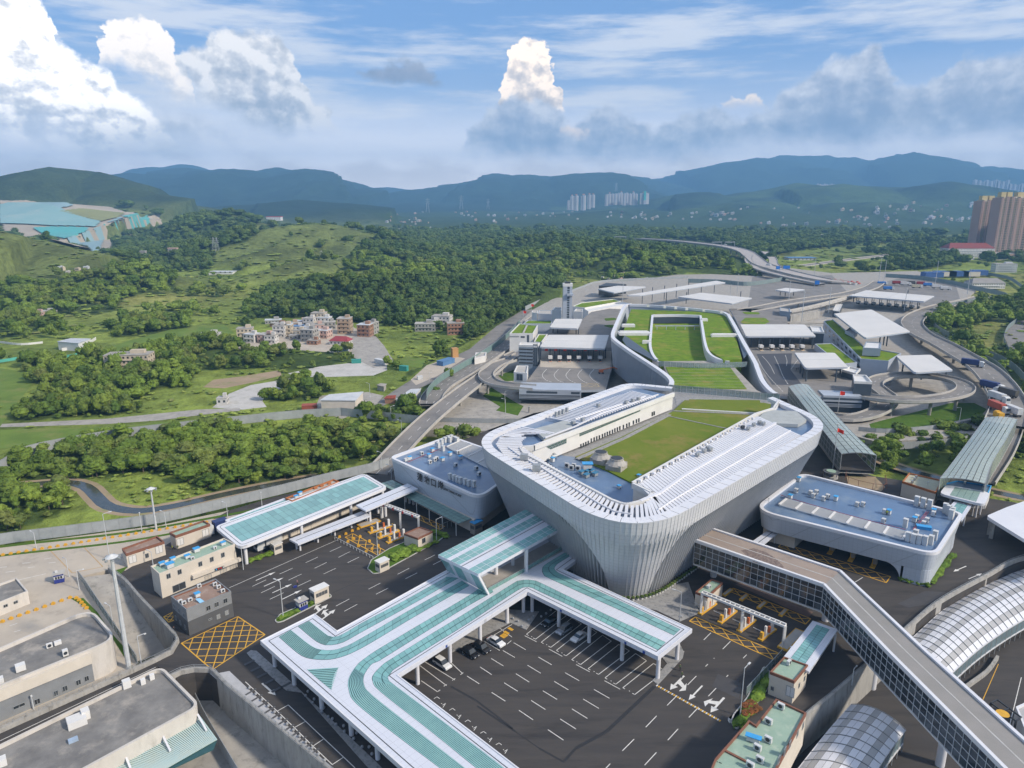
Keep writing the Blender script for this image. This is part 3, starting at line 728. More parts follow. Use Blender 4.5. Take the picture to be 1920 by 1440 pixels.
def px(poly,z=0.0):return [at(u,v,z) for u,v in poly]
def sheet(name,poly,z,m,parent=None,label=None):
 mb=MB();mb.face([(p[0],p[1],z) for p in ccw(poly)]);return mb.build(name,m,parent,kind='structure' if parent is None else None,label=label)
def slab(name,poly,z0,z1,m,parent=None):
 mb=MB();mb.prism(poly,z0,z1);return mb.build(name,m,parent,kind='structure' if parent is None else None)
def C2(x,y):return (380+x/3.692,800+y/3.692)
def C3(x,y):return (x/3.84,840+y/3.84)
def C4(x,y):return (x/4.174,1100+y/4.174)
def C5(x,y):return (460+x/3.79,1060+y/3.79)
def C6(x,y):return (900+x/3.79,1060+y/3.79)
def C7(x,y):return (1260+x/2.909,960+y/2.909)
def C8(x,y):return (1400+x/3.692,680+y/3.692)
def C1(x,y):return (880+x/2.8235,680+y/2.8235)
def D5(x,y):return (880+x/3.692,420+y/3.692)
def D6(x,y):return (1360+x/3.4286,420+y/3.4286)
def D4(x,y):return (400+x/3,360+y/3)
def D3(x,y):return (x/3,360+y/3)

# --- ground plates of the site
yard=slab('concrete_yard',px([(-420,1075),(0,1024),(130,1007),(300,985),(430,957),(330,1010),(235,1070),(203,1068),(150,1082),(161,1103),(256,1243),(250,1262),(0,1385),(-420,1620)]),-9,0,M_CONC)
plaza=slab('asphalt_plaza',px([(203,1068),(235,1070),(330,1010),(430,957),(520,930),(700,893),(735,880),(775,862),(900,812),(1000,775),(1150,745),(1500,785),(1560,868),(1640,893),(1720,905),(1860,935),(2100,975),(2300,1010),(2300,1030),(2020,1035),(1920,1052),(1850,1085),(1760,1135),(1700,1185),(1640,1240),(1560,1310),(1500,1360),(1440,1425),(1380,1500),(1280,1700),(800,1700),(608,1440),(460,1321),(393,1262),(365,1262),(330,1272),(300,1243),(330,1207),(322,1190),(238,1095)]),-9,0,M_ASPH)
hkg=slab('port_apron',px([(790,806),(806,765),(828,720),(905,665),(940,632),(1000,580),(1060,548),(1110,530),(1180,527),(1290,512),(1430,518),(1420,492),(1460,500),(1560,512),(1720,508),(1830,545),(1790,575),(1740,592),(1728,615),(1800,670),(1870,730),(1895,790),(1850,812),(1650,830),(1540,800),(1400,792),(1100,792),(930,808)]),-8,0,M_CONCG)
for k,(pp,nm) in enumerate([([(262,1262),(0,1392),(-300,1540),(-300,1700),(640,1700),(600,1440),(460,1330),(393,1275),(330,1282)],'under_road')]):
 slab('sunken_road',px(pp,-7),-9.6,-7,M_CONCG)
# the sloping lane down between yard and plaza
mb=MB();Lp=[at(150,1083,0),at(180,1118,-1.6),at(215,1168,-4),at(258,1240,-7)];Rp=[at(236,1072,0),at(262,1110,-1.6),at(290,1150,-4),at(332,1216,-7)]
mb.strip(Lp,Rp);mb.build('sunken_lane',M_CONCG,None,kind='structure')
slab('low_road',px([(1380,1500),(1440,1430),(1560,1315),(1700,1190),(1920,1057),(2300,1000),(3200,1500),(2300,2300),(1000,2300)],-7.5),-9.7,-7.5,M_ASPH)
for pp in ([D6(925,1285),D6(1010,1262),D6(1450,1150),D6(1600,1150),D6(1680,1190),D6(1640,1235),D6(1240,1312),D6(940,1318)],[D5(95,1190),D5(150,1130),D5(330,1240),D5(375,1260),D5(335,1325),D5(185,1290),D5(215,1265)],[D5(200,1050),D5(330,1000),D5(345,1080),D5(250,1090)]):MB().prism([at(*p,.06) for p in pp],.0,.06).build('lawn',M_LAWN,hkg)
# HK side: darker worn surfaces over the plate
def wear(poly,z=.004,m=None,parent=None,name='worn_carriageway'):
 return sheet(name,px(poly,z),z,m or M_ROADW,parent)
wear([(1410,520),(1560,516),(1600,560),(1470,600),(1400,595)],m=M_ROADW)
wear([(1640,532),(1720,515),(1790,528),(1800,560),(1740,575),(1640,560)],m=M_ROADW)
# valley surfaces
for nm,m,P in [
 ('gravel_yard',M_SAND,[(398,764),(430,738),(470,722),(530,712),(560,706),(562,722),(500,738),(492,752),(500,763),(455,768)]),
 ('gravel_yard',M_SAND,[(540,700),(600,687),(680,678),(725,683),(726,694),(700,704),(640,706),(560,708)]),
 ('track',M_CONCG,[(0,795),(0,801),(200,795),(300,788),(400,775),(450,770),(450,765),(370,768),(290,776),(200,785)]),
 ('dry_field',M_SOIL,[(380,726),(400,712),(450,706),(525,694),(528,704),(470,718),(420,728)]),
 ('field',M_GRASSL,[(0,806),(200,800),(420,782),(560,770),(640,772),(420,792),(200,812),(0,842)]),
 ('field',M_GRASSL,[(0,690),(60,700),(60,720),(0,800)]),
 ('field',M_GRASSL,[(160,665),(250,636),(320,618),(420,608),(440,625),(330,648),(270,655),(180,680)]),
 ('village_ground',M_CONC,[(440,655),(480,632),(560,612),(650,608),(690,626),(700,655),(640,662),(540,655)]),
 ('village_ground',M_CONCG,[(660,632),(700,625),(720,648),(740,680),(700,690),(660,668)]),
 ('field',M_GRASSL,[(740,685),(760,668),(800,672),(790,690)]),
 ('border_road',M_ROADW,[(735,735),(790,700),(830,678),(880,655),(930,612),(990,575),(1040,552),(1090,540),(1120,528),(1130,536),(1060,560),(1000,592),(955,628),(930,656),(870,690),(800,722),(760,740),(700,770),(690,765)]),
 ('lay_by',M_CONC,[(770,712),(800,685),(850,668),(872,672),(820,705),(780,722)]),
 ('factory_yard',M_CONCG,[(590,768),(600,742),(690,735),(720,742),(690,775),(640,785)]),
 ]:
 KZ=globals().get('KZ',0)+1;z=GZ+.02+.006*KZ
 P=px(P,z);KEEP.append([tuple(p.xy) for p in P]);sheet(nm,P,z,m)
stream=[at(u,v,GZ) for u,v in ((-60,918),(60,908),(120,904),(160,912),(185,935),(205,950),(260,958),(330,948),(430,925),(560,900),(700,880),(760,850),(900,830),(1100,800),(1500,800),(1600,840),(1700,880),(1900,930),(2100,960))]
stream=resample(stream,4);mb=MB();mb.strip([p+Z3(.03) for p in offset(stream,-2.2)],[p+Z3(.03) for p in offset(stream,2.2)]);mb.build('stream',M_WATER,None,kind='structure')
mb=MB();mb.strip([p+Z3(.012) for p in offset(stream,-4.2)],[p+Z3(.012) for p in offset(stream,4.2)]);mb.build('stream_bank',M_SOIL,None,kind='structure')
KEEP.append([tuple(p.xy) for p in offset(stream,-3.5)+offset(stream,3.5)[::-1]])

# painted marks: each its own flat piece on the plate that carries it
def line(a,b,w,z=.008,m=None,parent=plaza,name='lane_dash'):
 a=V2(a);b=V2(b);d=(b-a).normalized();n=Vector((-d.y,d.x))*w/2
 mb=MB();mb.face([(*(a-n),z),(*(b-n),z),(*(b+n),z),(*(a+n),z)]);return mb.build(name,m or M_LINE,parent)
def pline(a,b,w=.15,z=.008,m=None,parent=plaza,name='lane_dash'):return line(at(*a,0),at(*b,0),w,z,m,parent,name)
def dashes(a,b,n,frac=.45,w=.15,**k):
 a=at(*a,0);b=at(*b,0)
 for i in range(n):
  p=a+(b-a)*(i/n);q=a+(b-a)*((i+frac)/n);line(p,q,w,**k)
def arrow(a,b,w=1.0,turn=0,parent=plaza,z=.008):
 a=V2(at(*a,0));b=V2(at(*b,0));d=(b-a);L=d.length;d.normalize();n=Vector((-d.y,d.x));mb=MB()
 P=lambda x,y:(*(a+d*x+n*y),z)
 h=min(L*.35,1.9)
 mb.face([P(0,-.13*w),P(L-h,-.13*w),P(L-h,.13*w),P(0,.13*w)]);mb.face([P(L-h,-.48*w),P(L,0),P(L-h,.48*w)])
 if turn:
  s=turn;mb.face([P(L*.30,s*.13*w),P(L*.52,s*.13*w),P(L*.62,s*.95*w),P(L*.45,s*.95*w)][::s]);mb.face([P(L*.30,s*.95*w),P(L*.86,s*.95*w),P(L*.66,s*1.5*w)][::s])
 mb.build('lane_arrow',M_LINE,parent)
def hatch(poly,step,z=.012,w=.22,parent=plaza,name='hatch_line',diag=None,m=None):
 "yellow box junction: outline plus two families of diagonals clipped to the quad"
 Q=[V2(at(*p,0)) for p in poly];n=len(Q);m=m or M_YEL
 for i in range(n):line(Q[i],Q[(i+1)%n],w*1.2,z,m,parent,name)
 def at_edge(i,t):return Q[i]+(Q[(i+1)%n]-Q[i])*t
 L=(Q[1]-Q[0]).length;k=max(1,round(L/step));W_=(Q[2]-Q[1]).length;r=max(1,round(W_/step))
 def P(s,t):return (Q[0]*(1-s)+Q[1]*s)*(1-t)+(Q[3]*(1-s)+Q[2]*s)*t
 for sgn in (1,-1):
  for c in range(-r,k+1):
   # cells (s from c to c+r) as t from 0 to 1
   t0=max(0,-c/r);t1=min(1,(k-c)/r)
   if t1-t0<.02:continue
   s0=(c+r*t0)/k;s1=(c+r*t1)/k
   if sgn<0:s0,s1=1-s0,1-s1
   line(P(s0,t0),P(s1,t1),w,z+.002*sgn,m,parent,name)
# --- main terminal
ZR,ZB,ZL=27.0,21.3,20.5
term=thing('terminal_building','huge white ribbed terminal with flared corner prow and U shaped slatted roof round a lawn','terminal building',at(1205,1040,0))
out=[V2(at(*p,ZR)) for p in ((1176,717),(875,823),(1186,1016),(1564,795),(1448,743))]
OUT=None
def corner_list_():pass
def perim(poly):
 P=[V2(p) for p in poly];s=[0]
 for i in range(len(P)):s.append(s[-1]+(P[(i+1)%len(P)]-P[i]).length)
 return P,s
BASE_SHARP=inset(ccw(out),8.9)
def corner_list(poly,vals):
 "order the radii like the counter clockwise polygon"
 c=ccw(poly);return [vals[min(range(len(poly)),key=lambda k:(poly[k]-q).length)] for q in c]
OUT=rounded(ccw(out),corner_list(out,[9,23,18,27,4]),12)
BASE=rounded(BASE_SHARP,corner_list(out,[6,17,14,21,3]),12)
PP,SS=perim(OUT)
cen=sum(PP,Vector((0,0)))/len(PP)
def on(s):
 s %= SS[-1];i=max(k for k in range(len(PP)) if SS[k] <= s+1e-9);j=(i+1)%len(PP)
 t=(s-SS[i])/max(1e-6,SS[i+1]-SS[i]);p=PP[i].lerp(PP[j],t)
 # smooth normal
 e=(PP[j]-PP[i]).normalized();h=(PP[i]-PP[i-1]).normalized();g=(PP[(j+1)%len(PP)]-PP[j]).normalized()
 d=((h+e).normalized()*(1-t)+(e+g).normalized()*t).normalized()
 return p,Vector((d.y,-d.x))
def prof(z):
 "inset of the skin at height z"
 if z >= ZB:return .9*(ZR-z)/(ZR-ZB)
 t=(ZB-z)/ZB;return .9+8.0*(t**.92)
# arc length of the prow (near corner) and of the back edge
sprow=min(range(len(PP)),key=lambda i:(PP[i]-V2(at(1197,992,ZR))).length);sprow=SS[sprow]
e0=min(range(len(PP)),key=lambda i:(PP[i]-V2(at(1448,743,ZR))).length);sE=SS[e0]
e1=min(range(len(PP)),key=lambda i:(PP[i]-V2(at(1176,717,ZR))).length);sN=SS[e1]
TOT=SS[-1]
def zlow(s):
 d=((s-sprow+TOT/2)%TOT)-TOT/2
 w0,w1=(7.5,27.0) if d<0 else (6.5,21.0)
 d=abs(d)
 if d<w0:return 0.0
 if d>w1:return ZB
 t=(d-w0)/(w1-w0);return ZB*(1-(1-t)**1.9)**.52 if t<1 else ZB
def base_on(s):
 s %= SS[-1];i=max(k for k in range(len(PP)) if SS[k] <= s+1e-9);j=(i+1)%len(PP)
 return V2(BASE[i]).lerp(V2(BASE[j]),(s-SS[i])/max(1e-6,SS[i+1]-SS[i]))
def pt(s,z,extra=0.0):
 p,n=on(s);b=base_on(s)
 q=p.lerp(b,prof(z)/8.9)-n*extra;return Vector((q.x,q.y,z))
def is_back(s):
 s %= SS[-1];p,n=on(s);a=V2(at(1266,736,ZR));b=V2(at(1446,742,ZR));d=(b-a).normalized();t=(p-a).dot(d);w=abs((p-a).dot(Vector((-d.y,d.x))))
 return 0<t<(b-a).length and w<9
NS=268;st=TOT/NS
skin=MB();rec=MB()
for i in range(NS):
 s0,s1=i*st,(i+1)*st
 if is_back((s0+s1)/2):continue
 z0,z1=zlow(s0),zlow(s1)
 for k in range(8):
  a,b=ZR+(z0-ZR)*k/8,ZR+(z0-ZR)*(k+1)/8;c,d=ZR+(z1-ZR)*k/8,ZR+(z1-ZR)*(k+1)/8
  skin.face([pt(s0,b),pt(s1,d),pt(s1,c),pt(s0,a)])
 if z0>1 or z1>1:
  skin.face([pt(s0,z0,1.5),pt(s1,z1,1.5),pt(s1,z1),pt(s0,z0)])
 for k in range(5):
  a,b=ZB*(1-k/5),ZB*(1-(k+1)/5)
  rec.face([pt(s0,b,1.4),pt(s1,b,1.4),pt(s1,a,1.4),pt(s0,a,1.4)])
M_SKINJ=mat('skin_panels',(.64,.65,.67),(.57,.58,.61),scale=.1,rough=.42)
def add_courses(m,period,depth=.75,axis=2,w=.06):
 "fine horizontal joint between cladding sheets"
 t=m.node_tree;p=t.nodes['Principled BSDF'];l=p.inputs['Base Color'].links[0].from_socket
 g=t.nodes.new('ShaderNodeNewGeometry');s=t.nodes.new('ShaderNodeSeparateXYZ');t.links.new(g.outputs['Position'],s.inputs[0])
 a=t.nodes.new('ShaderNodeMath');a.operation='FRACT';d=t.nodes.new('ShaderNodeMath');d.operation='DIVIDE';d.inputs[1].default_value=period;t.links.new(s.outputs[axis],d.inputs[0]);t.links.new(d.outputs[0],a.inputs[0])
 c=t.nodes.new('ShaderNodeMath');c.operation='LESS_THAN';c.inputs[1].default_value=w;t.links.new(a.outputs[0],c.inputs[0])
 x=t.nodes.new('ShaderNodeMix');x.data_type='RGBA';x.blend_type='MULTIPLY';t.links.new(c.outputs[0],x.inputs[0]);t.links.new(l,x.inputs[6]);x.inputs[7].default_value=(depth,depth,depth,1);t.links.new(x.outputs[2],p.inputs['Base Color'])
add_courses(M_SKINJ,1.15,.72)
skin.build('cladding',M_SKINJ,term);rec.build('recessed_wall',mat('recess_grey',(.20,.23,.265),(.15,.175,.21),scale=.3,rough=.4),term)
# ribs: one upright plate per bay
for i in range(NS):
 s=i*st
 if is_back(s):continue
 p,n=on(s);zl=zlow(s);mb=MB();t=Vector((-n.y,n.x,0))*.065
 zs=[ZR-.25,ZB,(ZB)*.66,ZB*.33,0.02]
 for j in range(4):
  a,b=zs[j],zs[j+1]
  pr_=-.07;oa=pt(s,a,pr_);ob=pt(s,b,pr_);ia=pt(s,a,.05 if a>zl-.01 else 1.4);ib=pt(s,b,.05 if b>zl-.01 else 1.4)
  if a <= zl+.01:ia=pt(s,a,1.4)
  mb.face([ob-t,ob+t,oa+t,oa-t]);mb.face([oa-t,ia-t,ib-t,ob-t]);mb.face([ob+t,ib+t,ia+t,oa+t])
 mb.build('rib',M_FIN,term)
# rim
rim=MB()
for i in range(NS):
 s0,s1=i*st,(i+1)*st
 if is_back((s0+s1)/2):continue
 (p,n),(q,m)=on(s0),on(s1);P,Q=p-n*3,q-m*3
 rim.face([(*p,ZR),(*q,ZR),(*Q,ZR),(*P,ZR)]);rim.face([(*P,ZR-1.3),(*P,ZR),(*Q,ZR),(*Q,ZR-1.3)][::-1])
rim.build('roof_rim',M_WHITE,term)
for a in range(0,NS,3):
 s=a*st
 if is_back(s):continue
 p,n=on(s);q=p-n*3.0
 MB().beam((*p,ZR+.012),(*q,ZR+.012),.09,.02).build('rim_joint',M_DARK,term)
# inner curb (courtyard side)
INN=[(1262,737),(1000,836),(972,838),(980,850),(1145,938),(1172,948),(1215,938),(1226,924),(1188,906),(1419,776),(1452,766),(1462,752)]
inn=[V2(at(*p,ZR)) for p in INN]
inr=[]
sm=rounded(inn[1:8],[0,3,3,5,5,3,0],5)
IN=[inn[0]]+sm+inn[8:]
# roof plate of the U, lower than the rim
U=[V2(at(1265,742,ZR))]+IN[1:]
bm=bmesh.new()
def fill(name,outer,inner,z,m,parent):
 "plate between the outer outline and the inner curb (both open at the back)"
 o=[V2(p) for p in outer];i0=min(range(len(o)),key=lambda k:(o[k]-inner[0]).length);i1=min(range(len(o)),key=lambda k:(o[k]-inner[-1]).length)
 n=len(o);a=[];k=i0
 step=1
 # go the long way round
 def walk(step):
  k=i0;r=[o[k]]
  while k != i1:k=(k+step)%n;r.append(o[k])
  return r
 w1,w2=walk(1),walk(-1);L=lambda w:sum((w[q+1]-w[q]).length for q in range(len(w)-1))
 path=w1 if L(w1)>L(w2) else w2
 poly=list(inner)+path[::-1]
 from mathutils.geometry import tessellate_polygon
 tri=tessellate_polygon([[Vector((*p,0)) for p in poly]])
 mb=MB();vs=[(*p,z) for p in poly]
 fs=[]
 for t_ in tri:
  a_,b_,c_=(Vector(vs[q]) for q in t_)
  fs.append(t_ if (b_-a_).cross(c_-a_).z>0 else t_[::-1])
 mb.add(vs,fs);return mb.build(name,m,parent),path
o_in=inset(OUT,3.0)
rf,outer_path=fill('roof_plate',o_in,IN,ZR-1.3,M_ROOFBL,term)
# inner curb wall down to the lawn
cw=MB()
for a,b in zip(IN[:-1],IN[1:]):
 d=(b-a).normalized();n=Vector((-d.y,d.x))*.7
 for sgn in (1,):pass
 cw.face([(*a,ZL),(*b,ZL),(*b,ZR+.25),(*a,ZR+.25)]);cw.face([(*(b+n),ZR-1.3),(*(a+n),ZR-1.3),(*(a+n),ZR+.25),(*(b+n),ZR+.25)]);cw.face([(*a,ZR+.25),(*b,ZR+.25),(*(b+n),ZR+.25),(*(a+n),ZR+.25)])
 cw.face([(*(a-n*.3),ZR-1.3),(*(b-n*.3),ZR-1.3),(*(b-n*.3),ZR+.25),(*(a-n*.3),ZR+.25)])
cw.build('courtyard_wall',M_WHITEW,term)
# courtyard: lawn, lower plant roof
lawnp=[V2(at(*C1(*p),ZL+.1)) for p in ((560,498),(800,395),(1070,262),(1140,198),(1560,212),(1700,240),(1560,330),(1100,560),(900,655),(740,575))]
MB().prism(lawnp,ZL-1,ZL+.1).build('courtyard_lawn',mat('mown_lawn',(.12,.175,.022),(.17,.20,.035),scale=.07,rough=.95,bump=.4,c3=(.26,.20,.07),s3=.06,spec=.1),term)
mb=MB();mb.face([V for V in [Vector((*V2(at(*C1(*p),ZL-.3)),ZL-.3)) for p in ((330,470),(560,500),(905,620),(1000,700),(760,760))]][::1]);mb.build('plant_roof',M_ROOFBL,term)
MB().prism([V2(at(*C1(*p),ZL-.5)) for p in ((300,430),(1130,130),(1640,190),(1800,300),(900,800))],ZL-2,ZL-.62).build('courtyard_slab',M_PAVE,term)
def strip_on(name,pts,w,z,m,parent,h=.15):
 mb=MB();P=[at(*p,z) for p in pts]
 for a,b in zip(P[:-1],P[1:]):mb.beam(a,b,w,h)
 return mb.build(name,m,parent)
strip_on('lawn_path',[C1(1080,255),C1(1540,275)],.9,ZL+.2,M_PAVE,term)
strip_on('lawn_path',[C1(1040,280),C1(1370,350)],.6,ZL+.2,M_PAVE,term)
strip_on('lawn_path',[C1(570,510),C1(830,395),C1(1060,275)],1.6,ZL+.16,M_PAVE,term)
# glazed openings on the white courtyard wall of the left wing
wa=V2(at(*C1(345,468),ZL+.1));wb=V2(at(*C1(1070,250),ZL+.1))
wallA=inn[1];wallB=inn[0];wd=(wallB-wallA).normalized();wn=Vector((wd.y,-wd.x))
if wn.dot(V2(at(1200,850,ZR))-wallA)<0:wn=-wn
def on_wall(u,v):
 "meets the courtyard wall plane"
 d=Vector(ray(u,v));n3=Vector((wn.x,wn.y,0));t=(Vector((wallA.x,wallA.y,0))-Z3(CAM_H)).dot(n3)/d.dot(n3);return Z3(CAM_H)+d*t
def window(px4,name='window',depth=.12,parent=term,m=None,mull=0):
 P=[on_wall(*p)+Vector((wn.x,wn.y,0))*depth for p in px4];mb=MB();mb.face(P)
 for k in range(4):a,b=P[k],P[(k+1)%4];mb.face([a,b,b-Vector((wn.x,wn.y,0))*depth,a-Vector((wn.x,wn.y,0))*depth])
 o=mb.build(name,m or M_GLASSD,parent)
 if mull:
  for k in range(1,mull):
   t=k/mull;a=P[0].lerp(P[1],t);b=P[3].lerp(P[2],t);q=Vector((wn.x,wn.y,0))*.05;m2=MB();m2.beam(a+q,b+q,.1);m2.build('mullion',M_STEEL,o)
  m2=MB();a=P[0].lerp(P[3],.5);b=P[1].lerp(P[2],.5);m2.beam(a+q,b+q,.08);m2.build('mullion',M_STEEL,o)
 return o
M_GLG=mat('green_grey_glass',(.10,.16,.15),rough=.15,spec=.8,scale=.4)
window([C1(583,370),C1(904,238),C1(904,256),C1(583,390)],m=M_GLG,mull=16)
window([C1(962,210),C1(1002,197),C1(1002,212),C1(962,228)],m=M_GLG,mull=3)
window([C1(408,445),C1(513,403),C1(513,425),C1(430,458)],m=M_GLG,mull=6)
for x,y in ((590,442),(603,437),(616,431),(629,425),(645,413),(660,407),(674,401),(688,396),(704,389),(717,383),(730,377),(743,372),(757,366),(770,359),(783,354),(796,348),(815,341),(833,334),(846,328),(868,318),(884,311),(897,306),(968,273),(978,269)):
 window([C1(x-3.4,y-11),C1(x+3.4,y-13),C1(x+3.4,y+8),C1(x-3.4,y+10)],name='door')
# slatted roofs
def lerp_path(path,n):
 L=[0]
 for a,b in zip(path[:-1],path[1:]):L.append(L[-1]+(b-a).length)
 r=[]
 for k in range(n):
  s=L[-1]*k/(n-1);i=min(len(path)-2,max(j for j in range(len(L)) if L[j] <= s+1e-6));t=(s-L[i])/max(1e-6,L[i+1]-L[i]);r.append(path[i].lerp(path[i+1],t))
 return r
def slats(outer,inner,n,z=ZR-.15,w=.75,h=.35,name='roof_slat',skip=()):
 O,I=lerp_path(outer,n),lerp_path(inner,n)
 for k in range(n):
  if k in skip:continue
  MB().beam((*O[k],z),(*I[k],z),w,h).build(name,M_WHITE,term)
W2=lambda L:[V2(at(*C1(*p),ZR)) for p in L]
slats(W2([(165,392),(140,430),(185,490),(260,540),(655,783),(735,818),(785,830)]),W2([(300,395),(275,415),(290,450),(345,490),(720,715),(790,742),(810,748)]),42)
slats(W2([(825,837),(895,841),(970,825),(1030,797)]),W2([(835,753),(875,757),(930,744),(975,705)]),9)
slats(W2([(1058,785),(1180,725),(1748,385)]),W2([(895,640),(960,600),(1525,285)]),60,w=.9)
slats(W2([(160,395),(205,365),(330,318),(860,150)]),W2([(275,385),(300,372),(400,420),(985,190)][0:2]+[(440,375),(985,180)]),48,w=.8,skip=tuple(range(9,17)))
for L,w in (([(905,735),(1010,690),(1135,600),(1620,320)],.9),([(560,300),(930,180)],.7),([(1000,780),(1100,715),(1700,360)],.25),([(400,400),(560,340),(700,270),(1000,170)],.5),([(205,450),(260,490),(400,570),(690,750),(770,790),(860,805)],.3)):
 P=W2(L);mb=MB()
 for a,b in zip(P[:-1],P[1:]):mb.beam((*a,ZR+.12),(*b,ZR+.12),w,.4)
 mb.build('roof_spine',M_WHITE,term)
# flat roof fields on the wings
for L in ([(340,350),(520,300),(545,335),(395,400)],[(1560,262),(1610,250),(1730,255),(1785,300),(1740,325),(1620,320),(1530,290)]):
 MB().prism(W2(L),ZR-1.2,ZR-.05).build('flat_roof',mat('pale_grey_roof',(.42,.44,.43),rough=.7,scale=.3),term)
# small vents of the rim and plant: things on the roof
def boxthing(name,label,cat,c,d,rz,m,group=None,cap=None,capm=None,feet=True,fan=False):
 t_=thing(name,label,cat,c,group,0)
 MB().box(c if not feet else (c[0],c[1],c[2]+.15),(d[0],d[1],d[2]),rz).build('housing',m,t_)
 if feet:
  mb=MB();co,si=math.cos(rz),math.sin(rz)
  for k in (-1,1):mb.box((c[0]+co*k*d[0]*.35,c[1]+si*k*d[0]*.35,c[2]),(.15,d[1],.15),rz)
  mb.build('feet',M_STEEL,t_)
 if cap:MB().box((c[0],c[1],c[2]+d[2]+(.15 if feet else 0)),(d[0]*1.25,d[1]*1.25,cap),rz).build('cap',capm or M_ACB,t_)
 if fan:
  co,si=math.cos(rz),math.sin(rz);mb=MB();f=Vector((si,-co,0));ctr=Vector((c[0],c[1],c[2]+d[2]*.55+.15))+f*(d[1]/2+.03)
  mb.tube([ctr,ctr+f*.05],min(d[0],d[2])*.36,12);mb.build('fan_grille',M_DARK,t_)
 return t_
A45=math.atan2(.724,.69)
def at1(x,y,z):return at(*C1(x,y),z)
for x,y in ((695,498),(778,532)):
 t_=thing('cooling_tower','pale conical cooling tower with round black fan, %s of the pair beside the courtyard lawn'%('left' if x<700 else 'right'),'cooling tower',at1(x,y+55,ZL),'cooling towers by the courtyard lawn')
 c=at1(x,y+30,ZL);MB().box(c,(5,5,2.0),A45+.2).build('basin',mat('tower_beige',(.40,.38,.35),rough=.7,scale=.6),t_)
 mb=MB();n=12;ra=[Vector((c.x+math.cos(k*6.283/n)*3.2,c.y+math.sin(k*6.283/n)*3.2,ZL+1.6)) for k in range(n)];rb=[Vector((c.x+math.cos(k*6.283/n)*2.0,c.y+math.sin(k*6.283/n)*2.0,ZL+3.0)) for k in range(n)]
 for k in range(n):mb.face([ra[k],ra[(k+1)%n],rb[(k+1)%n],rb[k]])
 mb.tube([(c.x,c.y,ZL+2.9),(c.x,c.y,ZL+3.5)],2.05,14);mb.build('cowl',MATS['tower_beige'],t_)
 MB().tube([(c.x,c.y,ZL+3.52),(c.x,c.y,ZL+3.6)],1.8,14).build('fan_guard',M_DARK,t_)
boxthing('plant_cabin','white plant cabin with bright blue roof beside the cooling towers','cabin',at1(625,565,ZL-.3),(2.6,1.8,1.8),A45-.8,M_ACW,cap=.2)
boxthing('plant_cabin','small white cabin with blue cap at the corner of the plant roof','cabin',at1(441,525,ZL-.3),(1,1,1.2),A45,M_ACW,cap=.2)
for k,(x,y,lb) in enumerate(((792,665,'at the foot of the long slatted wing'),(898,608,'by the glass fence end of the lawn'))):
 boxthing('roof_hatch','little bright blue topped box %s'%lb,'roof hatch',at1(x,y,ZL-.3),(.9,.9,.7),A45,M_ACW,cap=.15)
for k,(x,y) in enumerate(((516,558),(540,570),(552,560),(575,573))):
 boxthing('fan_unit','%s of four small white fan units in a row on the blue plant roof'%('first','second','third','last')[k],'fan unit',at1(x,y,ZL-.3),(1.3,.6,1.5),A45-1.2,M_ACW,'fan units on the plant roof',fan=True)
for k,(x,y) in enumerate(((595,583),(620,600),(645,578),(665,592),(628,580))):
 boxthing('pump_unit','low blue and grey pump unit in the cluster on the plant roof, %s'%('leftmost','front','rear','rightmost','middle')[k],'pump unit',at1(x,y+8,ZL-.3),(1.6,1.1,.9),A45,M_STEEL,'pump units on the plant roof',cap=.2,capm=mat('pump_blue',(.05,.20,.34),scale=1.))
for k,(x,y) in enumerate(((390,470),(432,500))):
 mb=MB();c=at1(x,y,ZL+.4);mb.tube([c,c+Vector((1.6,1.2,0))],.8,12);mb.tube([c+Vector((.8,.6,0)),c+Vector((.8,.6,1.2))],.45,10)
 solo('duct_fan',mb,M_STEEL,'%s round grey duct fan by the end of the white courtyard wall'%('upper','lower')[k],'duct fan','duct fans by the courtyard wall',True)
for k,(x,y,l) in enumerate(((290,505,1.6),(355,565,1.9))):
 boxthing('air_handler','boxy grey air handler %s on the front slatted roof'%('nearer the left corner','with tall side duct')[k],'air handler',at1(x,y+10,ZR),(2.2,1.6,l),A45-.9,M_STEEL)
for k,(x,y) in enumerate(((460,285),(478,278),(496,270),(516,261))):
 boxthing('vent_stack','squat metal vent stack, %s of four on the left wing rim'%('first','second','third','fourth')[k],'vent',at1(x,y,ZR),(.9,.8,1.6),A45,M_STEEL,'vent stacks on the left wing rim',feet=False)
for k,(x,y) in enumerate(((550,325),(600,308),(683,232),(830,215),(865,205),(895,198))):
 boxthing('rooftop_fan','small metal fan box on the left wing slats, number from the front corner: %s'%('first','second','third','fourth','fifth','sixth')[k],'fan box',at1(x,y,ZR+.3),(1.3,1.0,.9),A45,M_STEEL,'fan boxes on the left wing')
for k,(x,y) in enumerate(((1200,490),(1235,470),(1255,455),(1268,462),(1440,345),(1470,350),(1500,330),(1530,318),(1550,325))):
 mb=MB();c=at1(x,y+6,ZR+.3);d=Vector((.69,.724,0));mb.tube([c+Z3(.5),c+d*1.8+Z3(.5)],.45,10);mb.box(c+d*.9,(.9,1.1,.9),A45)
 solo('inline_fan',mb,M_STEEL if k != 4 else M_DARK,'drum shaped fan on the right wing slats, %s along from the near corner'%('first','second','third','fourth','fifth (black)','sixth','seventh','eighth','ninth')[k],'drum fan','drum fans on the right wing',True)
# little caps along the inner curb of the right wing
for k in range(22):
 a=V2(at1(905,632,ZR));b=V2(at1(1500,300,ZR));p=a.lerp(b,k/21);MB().box((p.x,p.y,ZR+.2),(.8,.8,.5),A45).build('curb_cap',M_WHITE,term)

